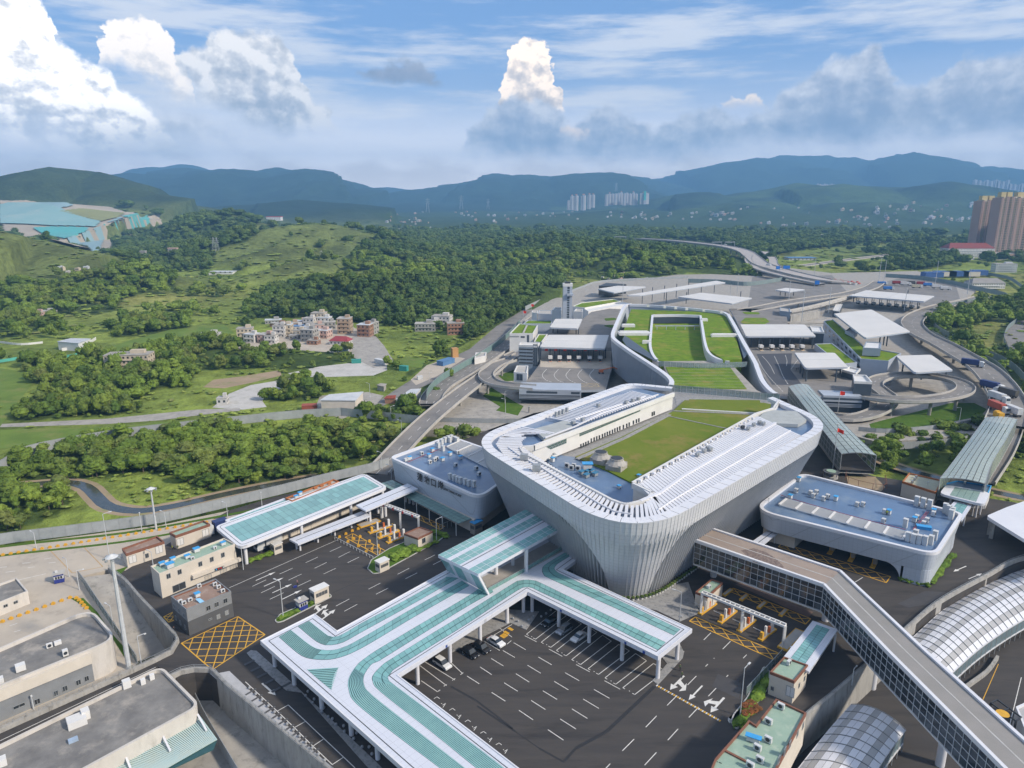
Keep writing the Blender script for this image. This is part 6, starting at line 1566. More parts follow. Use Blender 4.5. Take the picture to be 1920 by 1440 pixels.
# --- far side of the port
def E1(x,y):return (900+x/7.385,520+y/7.385)
def E2(x,y):return (1360+x/8,560+y/8)
def E3(x,y):return (1080+x/5.333,440+y/5.333)
def E4(x,y):return (1400+x/6.4,470+y/6.4)
def E5(x,y):return (1640+x/6.857,470+y/6.857)
def E7(x,y):return (1740+x/7.578,330+y/7.578)
M_ROOFW=mat('bright_roof',(.66,.64,.61),(.60,.585,.56),scale=.06,rough=.6)
M_BLUEG=mat('blue_grey_cladding',(.27,.32,.38),(.24,.29,.35),scale=.2,rough=.45)
M_SLATE=mat('dark_slate_panel',(.07,.09,.115),rough=.4,scale=.4)
M_SILV=mat('silver_cladding',(.42,.46,.52),(.37,.41,.47),scale=.15,rough=.4)
def viaduct(name,label,pts,w,th=1.1,m=None,piers=(),par=.9,cat='viaduct',pierw=1.3,zb=0,step=5,group=None,lanes=0):
 C=resample([at(u,v,z) for u,v,z in pts],step);L_,R_=offset(C,-w/2),offset(C,w/2)
 t_=thing(name,label,cat,(C[0].x,C[0].y,zb),group)
 mb=MB();mb.strip(L_,R_);mb.build('roadway',m or M_ROADW,t_)
 dn=Z3(th);mb=MB();mb.strip([p-dn for p in offset(C,w/2-1)],[p-dn for p in offset(C,-w/2+1)]);mb.strip([p for p in L_],[p-dn for p in offset(C,-w/2+1)]);mb.strip([p-dn for p in offset(C,w/2-1)],R_);mb.build('deck_underside',M_CONCW,t_)
 for s in (-1,1):
  O,I=offset(C,s*(w/2+.15)),offset(C,s*(w/2-.2));up=Z3(par);d5=Z3(.5);mb=MB()
  if s>0:O,I=I,O
  mb.strip([p-d5 for p in O],[p+up for p in O]);mb.strip([p+up for p in O],[p+up for p in I]);mb.strip([p+up for p in I],[p-d5 for p in I]);mb.build('parapet',M_CONCP,t_)
 for i in piers:
  p=C[min(len(C)-1,int(i*(len(C)-1)))];mb=MB();mb.tube([(p.x,p.y,zb-1),(p.x,p.y,p.z-th)],pierw/2,10);
  mb.build('pier',M_CONCW,t_)
 for k in range(lanes):
  off=-w/2+w*(k+1)/(lanes+1);O=offset(C,off);mb=MB()
  for i in range(0,len(O)-1,2):mb.beam(O[i]+Z3(.012),O[i].lerp(O[i+1],.7)+Z3(.012),.18,.01)
  o=mb.build('lane_marks',M_LINE,t_);o['kind']='stuff'
 return t_
M_CONCP=mat('pale_parapet',(.46,.44,.41),(.38,.36,.33),scale=.3,rough=.85)
# left ramps
viaduct('ramp','grey concrete ramp rising from the left lanes past the thicket towards the far port',[(706,888,0),(728,865,.8),(758,832,2.5),(800,790,4.2),(845,752,5.6),(880,725,6.6),(918,698,7.6),(945,676,8),(975,660,8)],9.5,piers=(.2,.35,.5,.62,.75),zb=-2,lanes=1)
viaduct('ramp','oval loop ramp on round piers hugging the left toll deck',[(978,664,8),(960,674,8),(935,682,8),(917,694,8),(911,705,8),(922,716,8),(945,722,8),(975,725,8),(1002,727,8)],8,piers=(.3,.52,.72,.95),zb=0,step=3)
viaduct('service_road','lower grey road with a glass noise barrier running beside the left ramp',[(806,757,1.0),(812,742,1.0),(832,722,1.0),(875,697,1.0),(925,664,1),(960,637,1),(985,612,1),(1010,592,1.0)],11,zb=-2,cat='road',lanes=2)
def barrier(label,pts,h,m,pm,step=3.2,name='noise_barrier',lean=.0,**k):return fence(name,label,[at(*p) for p in pts],None,h,m,pm,step,cat='barrier',**k)
M_BARR=mat('barrier_glass',(.20,.30,.28),(.15,.24,.23),rough=.3,scale=.3)
barrier('tall green glass noise barrier curving along the lower road left of the far port',[(800,750,1.4),(806,736,1.4),(828,715,1.4),(868,691,1.4),(900,672,1.4),(948,637,1.4),(975,608,1.4)],4.0,M_BARR,M_STEEL,3)
fence('border_fence','long grey boundary fence following the outer road behind the control tower',[at(*p,-1.5) for p in ((985,582),(1020,566),(1055,556),(1090,543),(1120,533),(1180,528),(1290,524))],None,4,M_FENCE,M_STEEL,5)
# left toll deck
def deck(label,pts,z,m=None,name='toll_deck',th=1.2,side=None,cat='deck'):
 P=[V2(at(*p,z)) for p in pts];c=sum(P,Vector((0,0)))/len(P);t_=thing(name,label,cat,(c.x,c.y,0));mb=MB();polyprism(mb,P,z-th,z-.01);mb.build('slab',side or M_SILV,t_)
 mb=MB();polyprism(mb,P,z-.01,z);mb.build('road_surface',m or M_ROADW,t_);return t_,P
dL,P=deck('raised toll plaza deck with curved lane lines left of the green roofed hall',[D5(348,1140),D5(420,1060),D5(490,965),D5(495,830),D5(560,720),D5(770,670),D5(850,605),D5(960,585),D5(1070,590),D5(1010,720),D5(1000,870),D5(990,980),D5(945,1145),D5(775,1150)],8)
mb=MB();polyprism(mb,[V2(at(*p,8)) for p in (D5(490,990),D5(500,880),D5(985,880),D5(975,1005))],8.004,8.012);mb.build('pale_apron',M_CONC,dL)
for k in range(5):
 x=505+k*82;pts=[D5(x+30,1005),D5(x,1045),D5(x+25,1080),D5(x+70,1095+k*3)];Q=resample([at(*p,8.02) for p in pts],2);mb=MB()
 for i in range(0,len(Q)-1):mb.beam(Q[i],Q[i].lerp(Q[i+1],.75),.3,.01)
 mb.build('lane_marks',M_LINE,dL)
def hz(poly,z,parent,n=10):
 Q=[V2(at(*p,z)) for p in poly];mb=MB()
 for i in range(4):mb.beam((*Q[i],z+.03),(*Q[(i+1)%4],z+.03),.4,.01)
 for i in range(n):
  a,b=Q[0].lerp(Q[1],i/n),Q[3].lerp(Q[2],(i+1)/n);mb.beam((*a,z+.03),(*b,z+.03),.3,.01);a,b=Q[0].lerp(Q[1],(i+1)/n),Q[3].lerp(Q[2],i/n);mb.beam((*a,z+.03),(*b,z+.03),.3,.012)
 mb.build('yellow_hatching',mat('faded_yellow',(.42,.34,.20),scale=.6,rough=.8),parent)
hz([D5(400,1100),D5(885,1105),D5(900,1128),D5(385,1125)],8.0,dL,9)
# block under the deck edge
ub=thing('deck_block','silver banded block on round columns under the front edge of the left toll deck','building',at(*D5(560,1260),0))
a,b=at(*D5(345,1143),8),at(*D5(775,1152),8);d=(b-a).normalized();n_=Vector((d.y,-d.x,0));n_=n_ if n_.y<0 else-n_
for z0,z1,m,off in ((5.4,8.05,M_SILV,.3),(3.9,5.3,M_SLATE,-1),(3.6,3.9,M_SILV,.1),(4.3,4.5,M_SILV,.1),(4.9,5.1,M_SILV,.1),(2.9,3.1,M_SILV,-.2),(1.8,3.0,M_SLATE,-2)):
 q0,q1=a+n_*off,b+n_*off;MB().prism([q0,q1,q1-n_*14,q0-n_*14],z0,z1).build('band',m,ub)
for (x0,x1) in ((395,610),(705,765)):
 q0,q1=a.lerp(b,(x0-345)/430),a.lerp(b,(x1-345)/430);mb=MB();mb.face([(q0+n_*.34).to_tuple()[:2]+(6.1,),(q1+n_*.34).to_tuple()[:2]+(6.1,),(q1+n_*.34).to_tuple()[:2]+(7.2,),(q0+n_*.34).to_tuple()[:2]+(7.2,)]);mb.build('window',M_SLATE,ub)
for x in (415,600,730):q=at(*D5(x,1305),0);column(q,3,.5,ub,m=M_CONCW)
# plate-roofed toll canopies with booths
def toll(label,roof,z,zd,booths,th=.9,sign=None,bm=None,colm=None,h=2.6,post=(),seam=True,back=None,bw=1.9,bl=3.2):
 P=[V2(at(*p,z)) for p in roof];F=ccw(rounded(P,1.2,3));c=sum(P,Vector((0,0)))/len(P);t_=thing('toll_canopy',label,'toll canopy',(c.x,c.y,zd))
 MB().prism(F,z-th,z).build('roof',M_ROOFW,t_);MB().prism(inset(F,-.12),z-th-.15,z-.25).build('fascia',M_SILV,t_)
 if seam:MB().beam((*P[0].lerp(P[1],.5).lerp(P[3].lerp(P[2],.5),0),z+.02),(*P[3].lerp(P[2],.5),z+.02),.2,.03).build('roof_seam',M_STEEL,t_)
 for k,(bx,by) in enumerate(booths):
  q=at(bx,by,zd);d=Vector((c.x-q.x,c.y-q.y,0));d=Vector((0.02,1,0))
  MB().box(q+Vector((0,3,0)),(bw+.6,bl*3,.25),0).build('island',M_CONCP,t_)
  MB().box(q+Vector((0,2.5,.25)),(bw*.55,bl,h*.55),0).build('booth_base',M_DARK,t_)
  MB().box(q+Vector((0,2.0,.25+h*.55)),(bw*1.25,bl,h*.62),0).build('booth',M_WHITEW,t_)
  MB().box(q+Vector((0,.1,0)),(bw,.9,.35),0).build('island_nose',bm or M_YEL,t_)
  if sign:MB().box((q.x-bw*1.2,q.y+4,z-th-1.9),(1.8,.2,1.6),0).build('lane_sign',sign,t_)
  mb=MB();mb.beam(q+Vector((0,6,0)),(q.x,q.y+6,z-th),.5);mb.beam(q+Vector((bw*1.5,8,0)),(q.x+bw*1.5,q.y+8,z-th),.35);mb.build('post',colm or M_SLATE,t_)
 for q in post:b=at(*q,zd);MB().beam(b,(b.x,b.y,z-th),.6).build('column',colm or M_SLATE,t_)
 if back:mb=MB();B=[V2(at(*p,zd)) for p in back];mb.prism(B,zd,z-th);mb.build('rear_wall',M_DARK,t_)
 return t_
toll('wide pale toll canopy with red lane signs over six booths on the left deck',[E1(828,960),E1(950,795),E1(1785,798),E1(1730,985)],16.5,8,[E1(x,1172) for x in (975,1105,1235,1370,1520,1668)],sign=M_RED,bm=mat('orange_bumper',(.60,.20,.08),scale=1.,rough=.6),post=[E1(838,1140),E1(1735,1120)],back=None)
toll('smaller pale canopy just in front of the control tower',[E1(965,690),E1(1045,575),E1(1415,575),E1(1355,705)],15.5,8,[],post=[E1(1330,785),E1(1362,790),E1(1075,775),E1(1010,765)])
# control tower
ct=thing('control_tower','tall slender grey control tower with dark window strip behind the left toll canopy','tower',at(*E1(1210,585),6))
q0,q1=at(*E1(1145,600),6),at(*E1(1270,600),6);w=(q1-q0).length
MB().prism([q0,q0.lerp(q1,.44),q0.lerp(q1,.44)+Vector((0,w,0)),q0+Vector((0,w,0))],0,33).build('shaft',M_SILV,ct)
MB().prism([q0.lerp(q1,.70),q1,q1+Vector((0,w,0)),q0.lerp(q1,.70)+Vector((0,w,0))],0,33).build('shaft',M_SILV,ct)
MB().prism([q0.lerp(q1,.44)+Vector((0,.4,0)),q0.lerp(q1,.70)+Vector((0,.4,0)),q0.lerp(q1,.70)+Vector((0,w,0)),q0.lerp(q1,.44)+Vector((0,w,0))],0,33).build('window_strip',M_GLASSD,ct)
for k in range(14):mb=MB();a_,b_=q0.lerp(q1,.44),q0.lerp(q1,.70);mb.beam((a_.x,a_.y+.3,6+k*1.9),(b_.x,b_.y+.3,6+k*1.9),.25,.9);mb.build('spandrel',M_BLUEG,ct)
MB().box(((q0.x+q1.x)/2,q0.y+w/2,33),(w*1.06,w*1.06,2.2)).build('cap',M_WHITEW,ct)
MB().box((q0.x+w*.75,q0.y+w*.1,26),(w*.7,w*.9,1.6)).build('balcony',M_SILV,ct)
MB().box(((q0.x+q1.x)/2,q0.y+w/2,35.2),(w*.55,w*.55,1.3)).build('roof_plant',M_DARK,ct)
for dx in (-.3,.3):MB().tube([((q0.x+q1.x)/2+dx*w,q0.y+w/2,35),((q0.x+q1.x)/2+dx*w,q0.y+w/2,38)],.12,6).build('antenna',M_STEEL,ct)
# left cluster of port buildings
def blk(label,pts,z,z0=0,m=None,rm=None,name='port_block',par=.6,cat='building',copm=None):
 return block(name,label,pts,z0,z,m or M_WHITEW,rm or M_CONCP,cat,par=par,thick=.5,copm=copm)
lb,fp,c=blk('white block with two green roof beds left of the toll canopy',[E1(410,775),E1(540,640),E1(800,660),E1(735,775)],14,rm=M_GREENROOF)
W_=Wall(V2(at(*E1(410,775),14)),V2(at(*E1(735,775),14)),c)
W_.window(E1(592,826),2.6,1.2,lb,M_SLATE);W_.window(E1(665,855),1.4,5.5,lb,M_SLATE);W_.window(E1(475,820),6,.8,lb,M_STEEL)
MB().beam(at(*E1(650,665),13.9),at(*E1(600,770),13.9),1.2,.4).build('roof_path',M_CONCP,lb)
blk('low block with a bright green roof between the white block and the toll canopy',[E1(745,890),E1(810,785),E1(935,785),E1(850,900)],11.5,rm=M_GREENROOF)
gt_,fp,c=blk('blue grey louvred stair block with pale cap at the corner of the left toll deck',[E1(535,935),E1(560,900),E1(828,902),E1(790,945)],17.5,m=M_BLUEG,rm=M_WHITEW,par=.9,copm=M_WHITEW)
W_=Wall(V2(at(*E1(535,935),17.5)),V2(at(*E1(790,945),17.5)),c)
for k in range(6):W_.window(E1(642,950+k*47),8.6,.9,gt_,M_DARK,'louvre_gap')
W_.window(E1(765,1080),2.8,13,gt_,M_SLATE,'glazed_strip')
blk('grey glazed block with a terrace in front of the control tower',[E1(800,500),E1(820,455),E1(1000,455),E1(1000,510)],14,m=M_SILV,par=.5)
blk('dark blue glazed lift block beside the control tower',[E1(998,450),E1(1030,415),E1(1130,415),E1(1125,455)],20,m=M_BLUEG,rm=M_SLATE)
blk('small white block with antennas at the left rear of the port',[E1(720,485),E1(725,460),E1(800,460),E1(790,495)],15)
blk('long flat podium with green terrace strip behind the white block',[E1(600,640),E1(660,590),E1(1000,595),E1(985,640)],11,rm=M_GREENROOF,m=M_SILV)
blk('small white cube house beside the control tower',[E1(1300,470),E1(1330,435),E1(1420,438),E1(1415,478)],12.5)
sh,fp,c=blk('small white lift house with a glazed front at the corner of the left deck',[E1(468,1310),E1(510,1220),E1(668,1222),E1(650,1325)],12.5,z0=2)
W_=Wall(V2(at(*E1(468,1310),12.5)),V2(at(*E1(650,1325),12.5)),c);W_.window(E1(548,1380),3.4,3.6,sh,M_SLATE)
blk('white low shelter on the lower road at the left ramp',[E1(-75,1120),E1(-60,1040),E1(90,1035),E1(75,1085)],5,z0=1)
for k,pp in enumerate(([E1(1280,400),E1(1400,350),E1(1850,300),E1(1950,330),E1(1450,420)],[E1(1420,420),E1(1900,330),E1(2100,360),E1(1500,470)])):
 blk('long low terrace building with thin green roof strips right of the control tower, %s'%('rear','front')[k],pp,10-k,rm=M_GREENROOF if k==0 else M_WHITEW,par=.5)
for lb_,E_,pts in (('oval green verge on the road left of the hall',5,(D5(935,655),D5(1000,650),D5(1030,662),D5(945,672))),('green verge nearer the hall on the left deck',5,(D5(930,705),D5(965,698),D5(1010,702),D5(990,722)))):
 P=[V2(at(*p,8.0)) for p in pts];MB().prism(rounded(P,2,3),8.0,8.2).build('verge',M_LAWN,dL)
# excavator-red machine on the deck
ex=thing('boom_lift','orange boom lift parked on the left toll deck','boom lift',at(*D5(912,1035),8));q=at(*D5(912,1035),8)
M_ORG=mat('machine_orange',(.62,.16,.05),scale=1.,rough=.5)
MB().box(q+Z3(.8),(2.4,1.6,1.3)).build('body',M_ORG,ex);mb=MB();mb.beam(q+Z3(2),q+Vector((7,2,3)),.4);mb.beam(q+Vector((7,2,3)),q+Vector((9,2,2)),.5);mb.build('boom',M_ORG,ex)
for dx in (-1,1):
 for dy in (-.8,.8):MB().tube([q+Vector((dx,dy-.15,.45)),q+Vector((dx,dy+.15,.45))],.45,10).build('wheel',M_DARK,ex)

# --- green roofed hall
ZH=23.0
hall=thing('inspection_hall','large hall with U shaped grass roof and sweeping ribbed white side wall behind the terminal','hall',at(1300,700,5))
def H(pts,z):return [V2(at(*p,z)) for p in pts]
outer=[D5(1120,590),D5(1085,690),D5(1060,760),D5(1090,800),D5(1180,850),D5(1310,945),D5(1345,948),D5(1255,840),D5(1268,632),D5(1600,632),D5(1608,700),D5(1645,860),D5(1760,940),D5(1888,935),D5(1850,800),D5(1775,640),D5(1700,610)]
mb=MB();polyprism(mb,H(outer,ZH),5,ZH);mb.build('grass_roof',M_GREENROOF,hall)
mb=MB();polyprism(mb,H([D5(1262,690),D5(1610,690),D5(1640,850),D5(1700,950),D5(1310,950),D5(1258,850)],18.5),4,18.5);mb.build('court_lawn',M_GREENROOF,hall)
mb=MB();polyprism(mb,H([D5(1360,990),D5(1800,985),D5(1920,1140),D5(1430,1135)],ZL+.1),4,ZL+.1);mb.build('lawn_terrace',M_GREENROOF,hall)
mb=MB();polyprism(mb,H([D5(1415,1165),D5(1900,1160),D5(2040,1190),D5(1960,1320),D5(1450,1330)],ZL-.4),4,ZL-.5);mb.build('bridge_deck',M_PAVE,hall)
mb=MB();polyprism(mb,H([D5(1330,950),D5(1780,945),D5(1830,985),D5(1990,1150),D5(2050,1180),D5(1340,1140),D5(1400,1100)],ZL-.2),4,ZL-.2);mb.build('grey_terrace',M_CONCG,hall)
mb=MB();polyprism(mb,H([C1(1165,195),C1(1538,200),C1(1550,268),C1(1125,250)],ZL+.05),ZL-.5,ZL+.17);mb.build('lawn_strip',MATS['mown_lawn'],hall)
for a,b in ((C1(1125,245),C1(1545,270)),):
 MB().beam(at(*a,ZL+.3),at(*b,ZL+.3),.7,.4).build('strip_kerb',M_WHITEW,hall)
for k in range(7):
 t=k/6;MB().beam(at(*D5(1375+t*50,1010+t*115),ZL+.14),at(*D5(1820+t*90,1005+t*125),ZL+.14),.18,.02).build('drain_line',M_CONCP,hall)
def ribbon_wall(name,pts,zb,w,m,parent,ribs=False,top=None,lean=0.0):
 "wall whose crest follows pts (u, v, z); optional ribs on the outer face"
 C=resample([at(*p) for p in pts],1.6);L_,R_=offset(C,-w/2),offset(C,w/2);mb=MB()
 dn=lambda P,out_:[Vector((p.x+o.x*lean,p.y+o.y*lean,zb)) for p,o in zip(P,out_)]
 nrm=[(l-r).normalized() for l,r in zip(L_,R_)]
 mb.strip(L_,R_);mb.strip(dn(L_,[-n for n in nrm]),L_);mb.strip(R_,dn(R_,[-n for n in nrm]));mb.build(name,m,parent)
 mb=MB();mb.strip([p+Z3(.05) for p in offset(C,-w/2-.25)],[p+Z3(.05) for p in offset(C,w/2+.25)]);mb.strip([p-Z3(1.6) for p in offset(C,-w/2-.25)],[p+Z3(.05) for p in offset(C,-w/2-.25)]);mb.strip([p+Z3(.05) for p in offset(C,w/2+.25)],[p-Z3(1.6) for p in offset(C,w/2+.25)]);mb.build(name+'_cap',M_WHITE,parent)
 if ribs:
  for i in range(1,len(C)-1):
   q=L_[i] if ribs<0 else R_[i];n_=nrm[i] if ribs<0 else-nrm[i];mb=MB();b_=Vector((q.x-nrm[i].x*lean,q.y-nrm[i].y*lean,zb));mb.beam(q+n_*.15-Z3(1.6),b_+n_*.15,.14,.5);mb.build('rib',M_FIN,parent)
ribbon_wall('side_wall',[(*D5(1110,552),25),(*D5(1075,565),25),(*D5(1035,650),25),(*D5(1000,735),24.5),(*D5(993,770),24.3),(*D5(1010,800),24),(*D5(1120,880),23.6),(*D5(1260,970),23),(*D5(1360,1040),22.4),(*D5(1400,1085),22),(*D5(1395,1118),21.5)],5,1.6,M_SILV,hall,ribs=1,lean=-2.0)
ribbon_wall('rear_wall',[(*D5(1110,555),25),(*D5(1300,563),25),(*D5(1550,583),25),(*D5(1740,605),25),(*D5(1790,625),25)],8,1.4,M_SILV,hall)
ribbon_wall('side_wall',[(*D5(1790,622),25),(*D5(1830,690),24.8),(*D5(1900,820),24.2),(*E2(440,940),23.4),(*E2(480,1040),22.8),(*E2(560,1230),22),(*E2(680,1370),21.5),(*E2(760,1420),21.5)],8,1.6,M_SILV,hall,ribs=0)
ribbon_wall('court_wall',[(*D5(1268,630),23.8),(*D5(1258,740),23.8),(*D5(1252,840),23.8),(*D5(1275,910),23.4),(*D5(1318,955),22.6)],18,.9,M_WHITEW,hall)
ribbon_wall('court_wall',[(*D5(1268,628),23.8),(*D5(1440,626),23.8),(*D5(1598,632),23.8)],18,.9,M_SLATE,hall)
ribbon_wall('court_wall',[(*D5(1600,632),23.8),(*D5(1612,700),23.8),(*D5(1632,820),23.6),(*D5(1660,890),23.2),(*D5(1720,930),22.8),(*D5(1800,950),22.4)],18,.9,M_WHITEW,hall)
mb=MB();mb.beam(at(*D5(1285,705),21),at(*D5(1590,705),21),.8,.5);
for k in range(5):a=at(*D5(1300+k*65,705),21);mb.beam((a.x,a.y,18),a,.4)
mb.build('walkway_frame',M_SILV,hall)
# dark gap walkways inside the right and left rims
for pts in ([D5(1075,770),D5(1120,800),D5(1310,935),D5(1290,950),D5(1090,845),D5(1060,800)],[D5(1795,640),D5(1820,650),D5(1925,900),D5(1900,930),D5(1860,800)]):
 mb=MB();polyprism(mb,H(pts,ZH+.02),ZH-.3,ZH+.02);mb.build('service_gap',M_SLATE,hall)
for k,(x,y,w,d) in enumerate(((1100,712,8,3),(1140,765,18,7),(1228,827,5,1.5),(1627,672,4,2),(1763,780,15,2.5))):
 q=at(*D5(x,y),ZH);mb=MB();mb.box(q,(w,d,1.5));mb.box(q+Vector((0,d*.2,1.5)),(w*.9,d*.5,.3));solo('roof_house',mb,M_WHITEW,'white plant housing on the hall grass roof, %s'%('upper left','largest on the left','lower left by the court wall','right of the court top','long one on the right arm')[k],'roof housing')
for k in range(6):q=at(*E3((720,885,995,1105,1275,1450)[k],(722,735,745,755,768,785)[k]),25);MB().box(q,(1.8,1.2,1.6)).build('rim_box',M_WHITEW,hall)

# --- right toll deck and buildings
dR,P=deck('raised toll plaza deck with dashed lane lines right of the green roofed hall',[E2(60,150),E2(900,150),E2(940,380),E2(1350,640),E2(1480,800),E2(1900,1100),E2(2100,1500),(1614,742),(1560,742),(1490,745),(1455,742),E2(500,1050),E2(300,600),E2(150,300)],8)
mb=MB();polyprism(mb,[V2(at(*p,8)) for p in (E2(470,830),E2(1000,820),E2(980,1070),E2(1150,1290),E2(950,1295),E2(700,1290),E2(540,1040))],8.004,8.012);mb.build('dark_lane_surface',mat('blue_black_asphalt',(.075,.08,.095),scale=.1,rough=.85),dR)
for pts in ([E2(555,860),E2(660,980),E2(740,1130)],[E2(735,860),E2(800,1000),E2(860,1150),E2(945,1290)],[E2(900,850),E2(925,930),E2(915,1010)],[E2(490,900),E2(560,1040),E2(680,1200),E2(870,1400)],[E2(985,1055),E2(1040,980),E2(1100,900)]):
 Q=resample([at(*p,8.02) for p in pts],3);mb=MB()
 for i in range(0,len(Q)-1):mb.beam(Q[i],Q[i].lerp(Q[i+1],.65),.3,.01)
 mb.build('lane_marks',M_LINE,dR)
for pts in ((E2(230,350),E2(300,290),E2(600,290),E2(660,350),E2(580,385),E2(260,380)),(E2(250,200),E2(500,205),E2(520,235),E2(300,235))):
 MB().prism(rounded([V2(at(*p,8.0)) for p in pts],3,3),8.0,8.2).build('verge',M_GREENROOF,dR)
toll('wide pale toll canopy over white booths on the right deck',[E2(310,560),E2(225,385),E2(1190,385),E2(1355,555)],16.5,8,[E2(x,780) for x in (545,710,860,1010,1165)],post=[E2(1300,745),E2(380,730)])
toll('smaller pale canopy in front of the right toll canopy on dark posts',[E2(1200,1035),E2(1040,810),E2(1640,810),E2(1840,1020)],15.5,8,[],post=[E2(1205,1240),E2(1155,1180),E2(1120,1120),E2(1650,1250),E2(1720,1130)])
toll('long pale truck toll canopy far back over dark booths',[(1733,565),(1592,554),(1624,544),(1752,555)],12,2,[(1611+i*14.4,571+i*1.25) for i in range(9)],post=[(1600,566)],bl=4)
toll('broad tilted white canopy behind the sloping green roof',[(1622,633),(1564,588),(1634,580),(1706,621)],20,8,[],post=[D6(1035,785),D6(1015,780),D6(990,770)],seam=False)
toll('pale canopy with cut corners left of the truck road',[(1715,698),(1680,667),(1746,665),(1786,693)],14,4,[],post=[(1690,708),(1727,712),(1773,708),(1757,700)],seam=False)
toll('huge slanting white canopy on dark struts at the back of the port',[E3(500,605),E3(640,605),E3(1495,478),E3(1400,460)],17,2,[],post=[E3(x,y) for x,y in ((660,690),(760,670),(880,650),(1000,630),(1120,612),(1250,595),(1380,580))],seam=False)
toll('flat white canopy left of the huge slanting one',[E3(380,580),E3(220,540),E3(420,510),E3(700,520)],13,2,[],post=[E3(230,600),E3(370,600)],seam=False,back=[E3(225,610),E3(370,610),E3(500,590),E3(300,575)])
toll('wide white canopy with slim edge in front of the huge slanting one',[E3(1560,688),E3(1020,620),E3(1250,580),E3(1760,632)],14,2,[],post=[E3(900,690),E3(1100,690),E3(1640,680),(1700,565)],seam=False)
toll('small square white shelter canopy on the far road island',[E4(510,492),E4(345,470),E4(470,445),E4(700,465)],9,2,[],post=[E4(400,540),E4(460,545),E4(560,540)],seam=False)
rb,fp,c=blk('long low building with sloping green roof and dark window bands on the right',[D6(632,625),D6(690,610),D6(900,790),D6(1130,830),D6(1050,880),D6(870,865)],14,m=M_SILV,rm=M_GREENROOF)
W_=Wall(V2(at(*D6(632,625),14)),V2(at(*D6(870,865),14)),c)
for k in range(9):t=(k+.5)/9;W_.window(D6(632+238*t,650+238*t),6.5,1.6,rb,M_GLASSD)
for k in range(9):t=(k+.5)/9;W_.window(D6(632+238*t,680+248*t),6.5,1.6,rb,M_GLASSD)
blk('grey plant house on the sloping green roof under the tilted canopy',[D6(885,795),D6(905,755),D6(1005,760),D6(1000,800)],18.5,z0=14,m=M_BLUEG,rm=M_WHITEW)
blk('long plant strip on the sloping green roof',[D6(770,685),D6(800,665),D6(850,700),D6(830,715)],16,z0=14,m=M_SILV,rm=M_SILV)
mg,fp,c=blk('middle block with patchy green roof behind the smaller right canopy',[D6(575,770),D6(685,765),D6(848,890),D6(740,900)],12,m=M_SILV,rm=M_GREENROOF,par=.4)
blk('pale cube with dark front right of the right toll canopy',[D6(560,690),D6(545,655),D6(620,660),D6(636,695)],17,m=M_SLATE,rm=M_WHITEW,par=.8,copm=M_WHITEW)
blk('white lift house with dark front at the loop ramp',[D6(830,1010),D6(820,965),D6(905,970),D6(945,1015)],15,m=M_SLATE,rm=M_WHITEW,par=.9,copm=M_WHITEW)
blk('lower white wing with dark slot behind the lift house',[D6(750,935),D6(800,915),D6(870,930),D6(840,960)],12,m=M_SLATE,rm=M_WHITEW,par=.9,copm=M_WHITEW)
blk('pale silver stair block beside the far covered walkway',[E4(400,720),E4(400,675),E4(520,690),E4(525,735)],12,m=M_BLUEG,rm=M_CONCP)
ub2=thing('deck_block','silver banded block under the right toll deck beside the loop ramp','building',at(*D6(760,1200),0))
a,b=at(*D6(630,1108),8),at(*D6(882,1118),8);d=(b-a).normalized();n_=Vector((d.y,-d.x,0));n_=n_ if n_.y<0 else-n_
for z0,z1,m,off in ((5.6,8.6,M_SILV,.3),(4.6,5.5,M_SLATE,-1),(4.2,4.5,M_SILV,.1),(3.6,3.8,M_SILV,.1),(3.0,3.2,M_SILV,.1),(0,4.5,M_SLATE,-2)):
 q0,q1=a+n_*off,b+n_*off;MB().prism([q0,q1,q1-n_*10,q0-n_*10],z0,z1).build('band',m,ub2)
mb=MB();q0,q1=a+n_*.34,b+n_*.34;mb.face([(q0.x,q0.y,6.6),(q1.x,q1.y,6.6),(q1.x,q1.y,7.6),(q0.x,q0.y,7.6)]);mb.build('window',M_SLATE,ub2)
# loops
viaduct('loop_ramp','big round concrete loop ramp on tall round piers right of the terminal',[(1614,742,8),(1660,748,8),(1715,750,8),(1765,746,8),(1800,738,8),(1811,727,8),(1795,715,8),(1755,706,8),(1710,703,8),(1665,706,8),(1642,714,8),(1640,724,7.5),(1652,733,6.5),(1664,742,5.5),(1666,755,4.2),(1650,769,3),(1618,781,2),(1580,784,1.4),(1540,776,1)],8.2,piers=(.07,.17,.27,.37,.52),pierw=1.6,step=3,lanes=1)
viaduct('truck_road','long curving raised truck road with blue railings on the right carrying lorries',[(1885,795,8),(1893,765,8),(1884,740,8),(1868,715,8),(1842,690,8),(1802,666,7.5),(1765,645,7),(1730,628,6.5),(1712,612,6),(1712,600,5),(1728,588,4),(1765,575,3),(1812,566,2),(1842,558,1.5)],15,par=1.2,piers=(.1,.2,.3,.42,.55),pierw=2,lanes=1)
viaduct('service_road','narrow parallel slip road on the outer side of the right truck road',[(1850,905,3),(1886,850,4),(1905,805,4),(1912,770,4)],5,zb=-2,cat='road')
M_RFEN=mat('green_grey_mesh_fence',(.22,.28,.27),(.17,.22,.22),scale=.4,rough=.6)
